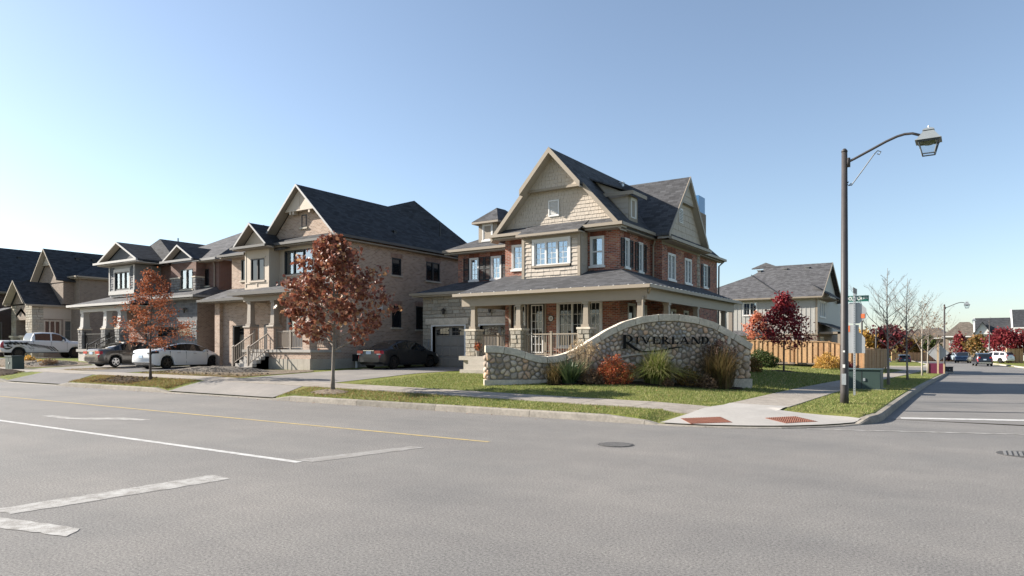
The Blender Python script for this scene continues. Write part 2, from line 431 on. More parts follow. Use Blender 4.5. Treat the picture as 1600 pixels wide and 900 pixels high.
def strip(name, xs, ys, mat, dz, zf=T, parent=None):
    """a sheet over the terrain on a grid of xs, ys"""
    v = [(x, y, zf(x, y)+dz) for y in ys for x in xs]; n = len(xs)
    f = [(j*n+i, j*n+i+1, (j+1)*n+i+1, (j+1)*n+i) for j in range(len(ys)-1) for i in range(n-1)]
    return mesh_obj(name, v, f, mat, parent)
def patch(name, outline, mat, dz, zf=T, rough=.0, seed=1, rings=5, mound=0., sub=4):
    rr = random.Random(seed); pts = []
    n0 = len(outline)
    for i in range(n0):
        a, b = outline[i], outline[(i+1) % n0]
        for k in range(sub):
            t = k/sub; pts.append((a[0]+(b[0]-a[0])*t+rr.uniform(-rough, rough), a[1]+(b[1]-a[1])*t+rr.uniform(-rough, rough)))
    cx = sum(p[0] for p in pts)/len(pts); cy = sum(p[1] for p in pts)/len(pts)
    v = [(cx, cy, zf(cx, cy)+dz+mound)]; n = len(pts); f = []
    for r in range(1, rings+1):
        t = r/rings
        for p in pts:
            x, y = cx+(p[0]-cx)*t, cy+(p[1]-cy)*t
            v.append((x, y, zf(x, y)+dz+mound*(1-t*t)*rr.uniform(.6, 1.2)))
    for i in range(n): f.append((0, 1+i, 1+(i+1) % n))
    for r in range(rings-1):
        for i in range(n):
            a = 1+r*n; j = (i+1) % n; f.append((a+i, a+n+i, a+n+j, a+j))
    return mesh_obj(name, v, f, mat, None, True)
flat0 = lambda x, y: 0.

# roads
struct(strip('main_road', [-600, -300, -150, -100] + arange(-80, 20, 4) + [20, 60, 200, 500], [-7, 0, 7, 13.0, 18.6], 'road', 0., lambda x, y: 0.))
v = []; f = []
ys = [18.55] + arange(20, 160, 2)
for y in ys: v += [(-1.75+bend(y), y, side_z(y)+.004), (2.6+bend(y), y, side_z(y)+.03), (7.1+bend(y), y, side_z(y)+.004)]
for j in range(len(ys)-1):
    a = j*3; f += [(a, a+1, a+4, a+3), (a+1, a+2, a+5, a+4)]
struct(mesh_obj('side_street', v, f, 'side_road'))
struct(strip('cross_street', [-120, -80, -40, -20, -10, -1.9], [79.6, 84, 88, 93, 98.4], 'side_road', .002, road_z))

# kerbs: 3 m stones, dropped at the driveways and at the corner ramp
kp = []
x = -90.
while x < -5.7: kp.append((x, 14.3)); x += 1.0
for k in range(0, 13):
    an = R(-90+k*7.5); kp.append((-5.7+4*math.cos(an), 18.3+4*math.sin(an)))
y = 19.3
while y < 78.4: kp.append((-1.7, y)); y += 1.0
for k in range(0, 7):
    an = R(k*15); kp.append((-3.2+1.5*math.cos(an), 78.2+1.5*math.sin(an)))
kerb_root = bpy.data.objects.new('kerb', None); C.objects.link(kerb_root); struct(kerb_root)
def kerb_top(p):
    s = T(p[0]-.05, p[1]+.05)
    an = math.degrees(math.atan2(p[1]-18.3, p[0]+5.7))
    if p[0] < -5.7 and p[1] < 15:
        w = dwt(p[0]); h = KH*(1-w)+.03*w
        ww = smooth01((p[0]+6.3)/.55); return h*(1-ww)+.025*ww
    if p[1] < 18.3:
        ww = smooth01((-14-an)/8); return (KH*(1-ww)+.025*ww)
    return KH+side_z(p[1])
def sweep_kerb(pts, name='kerb_stone', gap=.006):
    m = MB(); n = len(pts); rows = []
    for i, p in enumerate(pts):
        a = pts[max(0, i-1)]; b = pts[min(n-1, i+1)]; t = norm((b[0]-a[0], b[1]-a[1], 0)); nn = (-t[1], t[0], 0)   # left of travel = behind
        zt = kerb_top(p); zb = road_z(*p)-.05
        q = (p[0]+t[0]*(gap if i == 0 else -gap if i == n-1 else 0), p[1]+t[1]*(gap if i == 0 else -gap if i == n-1 else 0))
        rows.append([(q[0]-nn[0]*.035, q[1]-nn[1]*.035, zb), (q[0]+nn[0]*.0, q[1]+nn[1]*.0, max(zb+.06, zt-.025)), (q[0]+nn[0]*.03, q[1]+nn[1]*.03, zt), (q[0]+nn[0]*.19, q[1]+nn[1]*.19, zt), (q[0]+nn[0]*.2, q[1]+nn[1]*.2, zb)])
    k = 5
    m.v = [p for r in rows for p in r]
    for i in range(n-1):
        for j in range(k-1): m.f.append((i*k+j+1, i*k+j, (i+1)*k+j, (i+1)*k+j+1))
    m.f.append(tuple(range(k))); m.f.append(tuple((n-1)*k+j for j in range(k-1, -1, -1)))
    return m.build(name, 'kerb', kerb_root)
i = 0
while i < len(kp)-1:
    j = min(i+3, len(kp)-1); sweep_kerb(kp[i:j+1]); i = j
# far kerbs (one piece each)
for path in ([(7.1+bend(y), y) for y in range(150, 20, -5)], [(-1.7+bend(y), y) for y in range(99, 150, 6)][::-1] + [(-60, 98.5)][:0]):
    m = MB()
    for a, b in zip(path, path[1:]):
        s = .2 if path[0][0] > 0 or True else -.2
        za, zb = side_z(a[1]), side_z(b[1]); sg = 1 if path[0][1] == 150 else -1
        m.hexa([(a[0], a[1], za-.05), (b[0], b[1], zb-.05), (b[0]+.25*sg, b[1], zb-.05), (a[0]+.25*sg, a[1], za-.05), (a[0], a[1], za+.16), (b[0], b[1], zb+.16), (b[0]+.25*sg, b[1], zb+.16), (a[0]+.25*sg, a[1], za+.16)])
    struct(m.build('far_kerb', 'concrete'))
m = MB().box(-60, -1.9, 98.35, 98.6, side_z(98)-.05, side_z(98)+.16); struct(m.build('far_kerb', 'concrete'))

# pavements in slabs
def slab_obj(root, p4, dz=.022, zf=T):
    m = MB(); top = [(x, y, zf(x, y)+dz) for x, y in p4]; bot = [(x, y, z-.12) for x, y, z in top]
    m.hexa(bot+top); return m.build('slab', 'slab', root)
sw = bpy.data.objects.new('sidewalk', None); C.objects.link(sw); struct(sw)
x = -5.5; g = .008
while x > -78:
    slab_obj(sw, [(x-1.5+g, 15.9), (x-g, 15.9), (x-g, 17.4), (x-1.5+g, 17.4)]); x -= 1.5
ssw = bpy.data.objects.new('sidewalk', None); C.objects.link(ssw); struct(ssw)
y = 18.4
while y < 78:
    slab_obj(ssw, [(-5.3, y+g), (-3.8, y+g), (-3.8, y+1.5-g), (-5.3, y+1.5-g)]); y += 1.5
# far pavement beyond the cross street
struct(strip('sidewalk', [-5.0, -3.6], [99, 104, 110], 'concrete', .03))

# corner ramp with two tactile plates
arc = [(-5.7+3.86*math.cos(R(a)), 18.3+3.86*math.sin(R(a))) for a in range(-90, -14, 6)]
out = [(-2.3, 17.2), (-3.84, 17.5), (-3.82, 18.38), (-5.3, 18.38), (-5.46, 17.4), (-5.5, 15.9), (-5.66, 14.6)]
ramp = struct(patch('corner_ramp', arc+out, 'concrete_pale', .028, sub=3, rings=6))
def tactile(c, ax, w, d, label):
    t = thing('tactile_plate', label, 'tactile plate', (c[0], c[1], T(*c)+.03), 'rusty tactile plates in the corner ramp')
    u = norm((ax[0], ax[1], 0)); n = (-u[1], u[0], 0)
    def P(a, b, h): 
        x, y = c[0]+u[0]*a+n[0]*b, c[1]+u[1]*a+n[1]*b; return (x, y, T(x, y)+.034+h)
    m = MB(); m.hexa([P(-w/2,-d/2,-.02),P(w/2,-d/2,-.02),P(w/2,d/2,-.02),P(-w/2,d/2,-.02),P(-w/2,-d/2,0),P(w/2,-d/2,0),P(w/2,d/2,0),P(-w/2,d/2,0)])
    m.build('plate', 'tactile', t)
    m = MB(); k = 0
    na, nb = int(w/.06), int(d/.06)
    for i in range(na):
        for j in range(nb):
            a, b = -w/2+.03+i*.06, -d/2+.03+j*.06; r = .016
            q0 = [P(a-r,b-r,0),P(a+r,b-r,0),P(a+r,b+r,0),P(a-r,b+r,0)]; q1 = [add(P(a+sx*r*.6,b+sy*r*.6,0),(0,0,.012)) for sx,sy in ((-1,-1),(1,-1),(1,1),(-1,1))]
            m.hexa(q0+q1)
    m.build('dome', 'tactile', t, kind='stuff')
tactile((-4.86, 15.06), (.79, .61), .92, .70, 'rust brown tactile plate nearer the grass boulevard on the left')
tactile((-3.30, 16.13), (.6, .8), .86, .66, 'rust brown tactile plate nearer the lamp post side of the ramp')

# driveways
def drive(name, xa, xb, xc, xd, y1, mat, dz=.012):
    v = []; f = []; ys = [14.42, 15.0, 15.9-.01] ; ys2 = [17.41] + arange(18, y1, .8) + [y1]
    for ys_ in (ys, ys2):
        k = len(v)
        for y in ys_:
            t = smooth01((y-14.3)/3.); a = xa+(xc-xa)*t; b = xb+(xd-xb)*t
            for q in range(9):
                x = a+(b-a)*q/8; v.append((x, y, T(x, y)+dz))
        for j in range(len(ys_)-1):
            for q in range(8): f.append((k+j*9+q, k+j*9+q+1, k+j*9+q+10, k+j*9+q+9))
    return struct(mesh_obj(name, v, f, mat, None, True))
drive('driveway', -25.2, -19.0, -25.0, -19.6, 28.3, 'driveway')
drive('driveway', -39.6, -33.6, -38.6, -34.4, 24.5, 'driveway_dark')
drive('driveway', -47.4, -41.4, -44.4, -39.6, 24.0, 'driveway')
drive('driveway', -63.0, -56.4, -60.6, -56.8, 27.0, 'driveway_dark')

# painted marks
def mark(name, pts, mat, z=.004):
    rr = random.Random(len(pts)+int(abs(pts[0][0]*10))); q = []
    for (ax, ay), (bx, by) in zip(pts, pts[1:]+pts[:1]):
        L = math.hypot(bx-ax, by-ay); k = 1 if mat in ('yellow', 'iron') or L > 30 else max(1, int(L/.09)); j = .018 if 'white' in mat else 0
        for i in range(k): t = i/k; q.append((ax+(bx-ax)*t+rr.uniform(-j, j), ay+(by-ay)*t+rr.uniform(-j, j)))
    m = MB(); m.face([(x, y, z) for x, y in q]); return struct(m.build(name, mat))
mark('yellow_line', [(-120, 10.02), (-7.2, 10.02), (-7.2, 10.13), (-120, 10.13)], 'yellow')
mark('white_line', [(-120, 6.68), (-8.25, 6.68), (-8.25, 6.80), (-120, 6.80)], 'line_white')
mark('stop_line', [(-8.3, 2.85), (-8.1, 2.6), (-6.75, 2.93), (-6.95, 3.12)], 'worn_white', .005)
mark('stop_line', [(-8.52, 3.0), (-8.13, 3.0), (-7.95, 5.4), (-8.4, 5.42)], 'worn_white')
mark('stop_line', [(-8.5, 6.83), (-8.1, 6.83), (-7.7, 8.9), (-8.0, 8.9)], 'faint_white')
mark('arrow_marking', [(-19.2, 7.75), (-17.9, 7.72), (-17.2, 8.0), (-16.7, 8.35), (-16.0, 8.5), (-16.0, 8.75), (-17.0, 8.7), (-17.6, 8.3), (-18.0, 7.98), (-19.2, 7.98)], 'worn_white')
def crown(x, y): return (side_z(y)+.004+.026*(1-abs(x-2.6)/4.4) if y > 18.6 else .0)+.006
def street_mark(name, pts, mat):
    m = MB(); m.face([(x, y, crown(x, y)) for x, y in pts]); return struct(m.build(name, mat))
street_mark('stop_line', [(-1.35, 18.7), (2.6, 20.02), (2.6, 20.42), (-1.4, 19.05)], 'line_white'); street_mark('stop_line', [(2.604, 20.02), (6.2, 21.25), (6.1, 21.6), (2.604, 20.42)], 'line_white')
mark('edge_line', [(-2.8, 15.3), (3.4, 17.55), (3.38, 17.67), (-2.82, 15.4)], 'worn_white', .006)
street_mark('tar_shadow_mark', [(2.7, 47.0), (2.85, 48.2), (3.4, 48.9), (3.5, 50.2), (3.7, 50.2), (3.62, 48.7), (3.05, 48.0), (2.88, 47.0)], 'iron')
street_mark('tar_shadow_mark', [(-1.0, 21.2), (2.6, 22.4), (2.6, 22.46), (-1.0, 21.26)], 'iron'); street_mark('tar_shadow_mark', [(2.6, 22.4), (6.9, 23.7), (6.9, 23.76), (2.6, 22.46)], 'iron')  # straight pair: a thin cast shadow painted on as a dark strip
# manhole cover and catch basin
mh = thing('manhole_cover', 'round cast iron manhole cover set in the main road before the ramp', 'manhole cover', (-5.15, 11.02, 0))
MB().disc((-5.15, 11.02, -.03), (0, 0, 1), .32, .034, 28).build('rim', 'iron', mh)
MB().disc((-5.15, 11.02, -.02), (0, 0, 1), .285, .030, 28).build('cover', 'iron', mh)
m = MB()
for i in range(-5, 6):
    for j in range(-5, 6):
        a, b = i*.062, j*.062
        if a*a+b*b < .265**2: m.box(-5.15+a-.02, -5.15+a+.02, 11.02+b-.012, 11.02+b+.012, .006, .012)
m.build('stud', 'mid_iron', mh, kind='stuff')
cb = thing('catch_basin', 'cast iron drain cover in the side street mouth at the right edge', 'drain cover', (.75, 13.6, 0))
MB().disc((.75, 13.6, -.03), (0, 0, 1), .40, .036, 24).build('rim', 'iron', cb)
m = MB()
for i in range(-4, 5): m.box(.75+i*.07-.02, .75+i*.07+.02, 13.6-.28, 13.6+.28, .007, .014)
m.build('grate', 'mid_iron', cb)

# ------------------------------------------------------------------ building helpers
def wall(m, fr, u0, u1, v0, v1, holes=(), depth=.11):
    us = sorted({u0, u1, *[h[0] for h in holes], *[h[1] for h in holes]}); vs = sorted({v0, v1, *[h[2] for h in holes], *[h[3] for h in holes]})
    us = [u for u in us if u0 <= u <= u1]; vs = [v for v in vs if v0 <= v <= v1]
    for a, b in zip(us, us[1:]):
        for c, e in zip(vs, vs[1:]):
            if any(h[0] <= (a+b)/2 <= h[1] and h[2] <= (c+e)/2 <= h[3] for h in holes): continue
            m.face([fr.p(a, c), fr.p(b, c), fr.p(b, e), fr.p(a, e)])
    for a, b, c, e in holes:
        for q in ([(a,c),(b,c)], [(b,c),(b,e)], [(b,e),(a,e)], [(a,e),(a,c)]):
            m.face([fr.p(*q[0]), fr.p(*q[0], -depth), fr.p(*q[1], -depth), fr.p(*q[1])][::-1])
def window(h, fr, u0, u1, v0, v1, cols=1, mx=2, my=4, frame='trim_white', glass='glass', sill='trim_white', case=.05, curtain=None, lift=.03, hung=False, name='window'):
    """frame (with casing and mullions) > pane, muntin bars, curtain; the sill is a part of the house"""
    m = MB(); b = .055; n0, n1 = -.09, .012
    m.fbox(fr, u0, u1, v0, v0+b, n0, n1); m.fbox(fr, u0, u1, v1-b, v1, n0, n1)
    m.fbox(fr, u0, u0+b, v0+b, v1-b, n0, n1); m.fbox(fr, u1-b, u1, v0+b, v1-b, n0, n1)
    w = (u1-u0)/cols
    for i in range(1, cols): m.fbox(fr, u0+w*i-.045, u0+w*i+.045, v0+b, v1-b, n0, n1-.003)
    if hung: m.fbox(fr, u0+b, u1-b, (v0+v1)/2-.03, (v0+v1)/2+.03, n0, n1-.006)
    if case:
        c0, c1 = .013, lift; k = case
        m.fbox(fr, u0-k, u1+k, v1, v1+k, -.02, c1); m.fbox(fr, u0-k, u0, v0, v1, -.02, c1-.002); m.fbox(fr, u1, u1+k, v0, v1, -.02, c1-.002)
    w0 = m.build(name, frame, h)
    p = MB()
    for i in range(cols):
        a = u0+w*i+(b if i == 0 else .045); e = u0+w*(i+1)-(b if i == cols-1 else .045)
        p.fbox(fr, a, e, v0+b, v1-b, -.062, -.052)
    p.build('pane', glass, w0)
    if mx or my:
        q = MB(); t = .010
        for i in range(cols):
            a = u0+w*i+(b if i == 0 else .045); e = u0+w*(i+1)-(b if i == cols-1 else .045)
            for k in range(1, mx): x = a+(e-a)*k/mx; q.fbox(fr, x-t, x+t, v0+b, v1-b, -.051, -.040)
            for k in range(1, my): y = v0+b+(v1-v0-2*b)*k/my; q.fbox(fr, a, e, y-t, y+t, -.051, -.042)
        q.build('muntin', frame, w0)
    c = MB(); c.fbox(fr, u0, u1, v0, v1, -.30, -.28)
    c.build('window_backing', curtain or 'interior', w0)  # without a curtain: dark sheet painted as the shade of an unlit room
    if sill:
        s = MB(); s.fbox(fr, u0-.1, u1+.1, v0-.09, v0-.002, -.05, .07); s.build('sill', sill, w0)
    return w0
def shutter(h, fr, u0, u1, v0, v1):
    m = MB(); b = .05
    m.fbox(fr, u0, u0+b, v0, v1, .004, .045); m.fbox(fr, u1-b, u1, v0, v1, .004, .045)
    for v in (v0, (v0+v1)/2-b/2, v1-b): m.fbox(fr, u0+b, u1-b, v, v+b, .004, .043)
    s = m.build('shutter', 'shutter', h); q = MB(); n = int((v1-v0)/.07)
    for i in range(n):
        v = v0+b+(v1-v0-2*b)*i/n; q.hexa([fr.p(u0+b, v, .036), fr.p(u1-b, v, .036), fr.p(u1-b, v, .006), fr.p(u0+b, v, .006), fr.p(u0+b, v+.035, .02), fr.p(u1-b, v+.035, .02), fr.p(u1-b, v+.035, .006), fr.p(u0+b, v+.035, .006)])
    q.build('louvre', 'shutter', s, kind='stuff')
def slope(m, pts, t=.10):
    """one roof plane as a slab of thickness t (vertical), pts given on its upper surface"""
    m.prism([tuple(p) for p in pts][::-1], (0, 0, -t)); return m
def roof(h, slopes, mat, name='roof', t=.10):
    """every slope is counter-clockwise seen from above"""
    m = MB()
    for s in slopes: m.prism([add(p, (0, 0, -t)) for p in s][::-1], (0, 0, t))
    return m.build(name, mat, h)
def beam(m, a, b, w, hgt, drop=0., side=(0, 0, 0)):
    """board from a to b, hgt tall (hanging down from the line), w thick towards side"""
    s = norm(side)
    p = [add(a, (0, 0, -drop)), add(b, (0, 0, -drop))]
    lo = [add(q, (0, 0, -hgt)) for q in p]
    m.hexa([lo[0], lo[1], add(lo[1], mul(s, w)), add(lo[0], mul(s, w)), p[0], p[1], add(p[1], mul(s, w)), add(p[0], mul(s, w))])
def gutter(h, a, b, side, mat='trim_tan', hgt=.13, w=.12):
    m = MB(); beam(m, a, b, w, hgt, .0, side); return m.build('gutter', mat, h)
def ashlar(h, fr, u0, u1, v0, v1, holes=(), mat='ashlar', course=.2, lmin=.32, lmax=.75, seed=1, out=.035, name='stone'):
    """coursed stone veneer, each block a piece"""
    rr = random.Random(seed); n = max(1, round((v1-v0)/course)); ch = (v1-v0)/n; cnt = 0
    for i in range(n):
        c, e = v0+i*ch, v0+(i+1)*ch
        spans = [(u0, u1)]
        for a, b, p, q in holes:
            if p < e-.03 and q > c+.03:
                ns = []
                for s0, s1 in spans:
                    if b <= s0 or a >= s1: ns.append((s0, s1)); continue
                    if a > s0: ns.append((s0, a))
                    if b < s1: ns.append((b, s1))
                spans = ns
        for s0, s1 in spans:
            u = s0
            while u < s1-.01:
                L = rr.uniform(lmin, lmax)
                if s1-(u+L) < lmin*.7: L = s1-u
                o_ = out*rr.uniform(.55, 1.25); k = .006
                a0, b0, c0, e0 = u+k, u+L-k, c+k, e-k; s = .014
                m = MB(); m.hexa([fr.p(a0, c0, 0), fr.p(b0, c0, 0), fr.p(b0, c0, -.01), fr.p(a0, c0, -.01), fr.p(a0, e0, 0), fr.p(b0, e0, 0), fr.p(b0, e0, -.01), fr.p(a0, e0, -.01)])
                j = lambda: rr.uniform(-.008, .008)
                f0 = [fr.p(a0, c0, 0), fr.p(b0, c0, 0), fr.p(b0, e0, 0), fr.p(a0, e0, 0)]
                f1 = [fr.p(a0+s, c0+s, o_+j()), fr.p(b0-s, c0+s, o_+j()), fr.p(b0-s, e0-s, o_+j()), fr.p(a0+s, e0-s, o_+j())]
                m.face(f1)
                for q in range(4): m.face([f0[q], f0[(q+1) % 4], f1[(q+1) % 4], f1[q]])
                m.build(name, mat, h); cnt += 1
                u += L
    return cnt
def shakes(h, fr, poly, mat, course=.165, w=.17, seed=1, out=.022, name='shingle_siding'):
    """rows of shakes clipped to a polygon given in (u, v); real overlapping pieces in one part"""
    rr = random.Random(seed); m = MB(); vs = [p[1] for p in poly]; v = min(vs)
    def span(y):
        xs = []
        for (a, b), (c, e) in zip(poly, poly[1:]+poly[:1]):
            if (b <= y < e) or (e <= y < b): xs.append(a+(c-a)*(y-b)/(e-b))
        return (min(xs), max(xs)) if len(xs) >= 2 else None
    while v < max(vs)-.02:
        s = span(v+.01); s2 = span(min(v+course, max(vs)-.005))
        if s:
            u = s[0]
            while u < s[1]-.005:
                L = min(rr.uniform(.6, 1.4)*w, s[1]-u); ua, ub = u+.005, u+L-.005
                ta, tb = ua, ub
                if s2: ta = max(ua, s2[0]); tb = min(ub, s2[1])
                if tb-ta < .01: ta = tb = max(min((ua+ub)/2, (s2 or s)[1]), (s2 or s)[0])
                o_ = out*rr.uniform(.7, 1.3); d_ = rr.uniform(-.008, .004); vt = min(v+course+.01, max(vs)); lo = v+d_
                m.face([fr.p(ua, lo, o_), fr.p(ub, lo, o_), fr.p(tb, vt, .004), fr.p(ta, vt, .004)])
                m.face([fr.p(ua, lo, 0), fr.p(ub, lo, 0), fr.p(ub, lo, o_), fr.p(ua, lo, o_)])
                m.face([fr.p(ub, lo, 0), fr.p(tb, vt, 0), fr.p(tb, vt, .004), fr.p(ub, lo, o_)])
                m.face([fr.p(ua, lo, 0), fr.p(ua, lo, o_), fr.p(ta, vt, .004), fr.p(ta, vt, 0)])
                u += L
        v += course
    m.face([fr.p(a, b, .003) for a, b in poly])
    return m.build(name, mat, h, kind='stuff')
def garage_door(h, fr, u0, u1, v0, v1, mat, panes=True, rows=4, cols=4, arched=True, inset=.22, glass='glass_dark', jamb='trim_white'):
    m = MB(); m.fbox(fr, u0, u1, v0, v1, -inset-.05, -inset)
    g = m.build('garage_door', mat, h); ph = (v1-v0)/rows; pw = (u1-u0)/cols
    for r in range(rows):
        if r == rows-1 and panes: break
        for c in range(cols):
            k = .045; q = MB(); a, b, e, f = u0+pw*c+k, u0+pw*(c+1)-k, v0+ph*r+k, v0+ph*(r+1)-k; s = .03
            f0 = [fr.p(a, e, -inset), fr.p(b, e, -inset), fr.p(b, f, -inset), fr.p(a, f, -inset)]; f1 = [fr.p(a+s, e+s, -inset+.02), fr.p(b-s, e+s, -inset+.02), fr.p(b-s, f-s, -inset+.02), fr.p(a+s, f-s, -inset+.02)]
            q.face(f1)
            for i in range(4): q.face([f0[i], f0[(i+1) % 4], f1[(i+1) % 4], f1[i]])
            q.build('panel', mat, g)
    q = MB()
    for r in range(1, rows): q.fbox(fr, u0, u1, v0+ph*r-.008, v0+ph*r+.008, -inset, -inset+.004)
    q.build('section_joint', 'garage_grey', g)
    if panes:
        nb = 2
        for k in range(nb):
            a, b = u0+(u1-u0)*(k/nb)+.09, u0+(u1-u0)*((k+1)/nb)-.09; lo = v0+ph*(rows-1)+.07; hi = v1-.07; n = 4; q = MB(); mt = MB()
            for i in range(n):
                x0, x1 = a+(b-a)*i/n+.012, a+(b-a)*(i+1)/n-.012
                def top(x):
                    if not arched: return hi
                    t = (x-u0)/(u1-u0)*2-1; return hi-.16*t*t
                q.prism([fr.p(x0, lo, -inset+.004), fr.p(x1, lo, -inset+.004), fr.p(x1, top(x1), -inset+.004), fr.p(x0, top(x0), -inset+.004)][::-1], mul(fr.n, .012))
                mt.fbox(fr, x0, x1, (lo+hi)/2-.035, (lo+hi)/2-.013, -inset+.017, -inset+.024)
            q.build('pane', glass, g); mt.build('muntin', mat, g)
    if jamb:
        q = MB(); q.fbox(fr, u0-.10, u0+.0, v0, v1+.10, -inset-.03, .02); q.fbox(fr, u1-.0, u1+.10, v0, v1+.10, -inset-.03, .02); q.fbox(fr, u0, u1, v1, v1+.10, -inset-.03, .018)
        q.build('door_frame', jamb, h)
    return g
def wall_lamp(h, fr, u, v):
    m = MB(); m.fbox(fr, u-.06, u+.06, v-.10, v+.10, 0, .03); b = m.build('wall_lamp', 'black_metal', h)
    m = MB(); m.tube([fr.p(u, v+.06, .02), fr.p(u, v+.16, .10), fr.p(u, v+.10, .16)], .012, 6)
    for k in range(4):
        a = math.pi/2*k+math.pi/4; x, y = math.cos(a), math.sin(a)
        m.tube([fr.p(u+.05*x, v-.16, .16+.05*y), fr.p(u+.085*x, v+.05, .16+.085*y)], .008, 4)
    m.tube([fr.p(u, v+.05, .16), fr.p(u, v+.13, .16)], [.11, .02], 8); m.tube([fr.p(u, v-.19, .16), fr.p(u, v-.16, .16)], [.03, .06], 8)
    m.build('lantern', 'black_metal', b)
    MB().tube([fr.p(u, v-.15, .16), fr.p(u, v+.045, .16)], [.05, .08], 8).build('pane', 'glass_dark', b)
def column(h, x, y, z0, zp, z1, mat, pier='stone', pw=.52, cw=.24, seed=1, stone='ashlar', taper=True):
    """tapered porch column on a stone or brick pier"""
    m = MB(); a = cw/2; b = a*1.0 if not taper else a*.80; c = b
    zc = zp+.09
    m.hexa([(x-a*1.05,y-a*1.05,zc),(x+a*1.05,y-a*1.05,zc),(x+a*1.05,y+a*1.05,zc),(x-a*1.05,y+a*1.05,zc),(x-b,y-b,z1),(x+b,y-b,z1),(x+b,y+b,z1),(x-b,y+b,z1)])
    m.box(x-b-.04, x+b+.04, y-b-.04, y+b+.04, z1-.09, z1-.001); m.box(x-a-.05, x+a+.05, y-a-.05, y+a+.05, zc-.001, zc+.12)
    m.build('porch_column', mat, h)
    if pier:
        p = pw/2; q = MB().box(x-p, x+p, y-p, y+p, z0, zp)
        pr = q.build('pier', 'mortar' if pier == 'stone' else pier, h)
        MB().box(x-p-.05, x+p+.05, y-p-.05, y+p+.05, zp, zp+.09).build('pier_cap', 'coping' if pier == 'stone' else mat, pr, bevel=.01)
        if pier == 'stone':
            for fr, c0 in ((FY(y-p), x), (FX(x+p), y), (FL(x-p), -y)):
                ashlar(pr, fr, c0-p, c0+p, z0, zp, mat=stone, course=.19, lmin=.2, lmax=.34, seed=seed, out=.04)
def railing(h, a, b, z0, z1, mat, pitch=.115, posts=(0., 1.), zb0=None, bw=.022, pw=.09, dz=0.):
    """rail with balusters from a to b (x, y); dz raises the far end"""
    L = math.hypot(b[0]-a[0], b[1]-a[1]); u = ((b[0]-a[0])/L, (b[1]-a[1])/L); n = (-u[1], u[0])
    def P(s, w, z): return (a[0]+u[0]*s+n[0]*w, a[1]+u[1]*s+n[1]*w, z+dz*s/L)
    def bx(m, s0, s1, w, lo, hi): m.hexa([P(s0,-w,lo),P(s1,-w,lo),P(s1,w,lo),P(s0,w,lo),P(s0,-w,hi),P(s1,-w,hi),P(s1,w,hi),P(s0,w,hi)])
    m = MB(); bx(m, 0, L, .035, z1-.05, z1); bx(m, 0, L, .026, z0+.08, z0+.12)
    r = m.build('railing', mat, h)
    for t in posts: q = MB(); bx(q, L*t-pw/2, L*t+pw/2, pw/2, z0, z1+.06); bx(q, L*t-pw/2-.015, L*t+pw/2+.015, pw/2+.015, z1+.06, z1+.09); q.build('post', mat, r)
    k = int(L/pitch)
    for i in range(1, k):
        s = L*i/k
        if any(abs(s-L*t) < pw/2+.02 for t in posts): continue
        q = MB(); bx(q, s-bw/2, s+bw/2, bw/2, z0+.12, z1-.05); q.build('baluster', mat, r)
    return r
def downspout(h, pts, mat='trim_tan'): MB().tube(pts, .045, 6).build('downspout', mat, h)
def roof_vent(h, p, mat='black_metal', s=.2):
    x, y, z = p; m = MB(); m.box(x-s*.7, x+s*.7, y-s*.7, y+s*.7, z-.12, z+.07); m.box(x-s, x+s, y-s, y+s, z+.07, z+.13); m.build('roof_vent', mat, h)

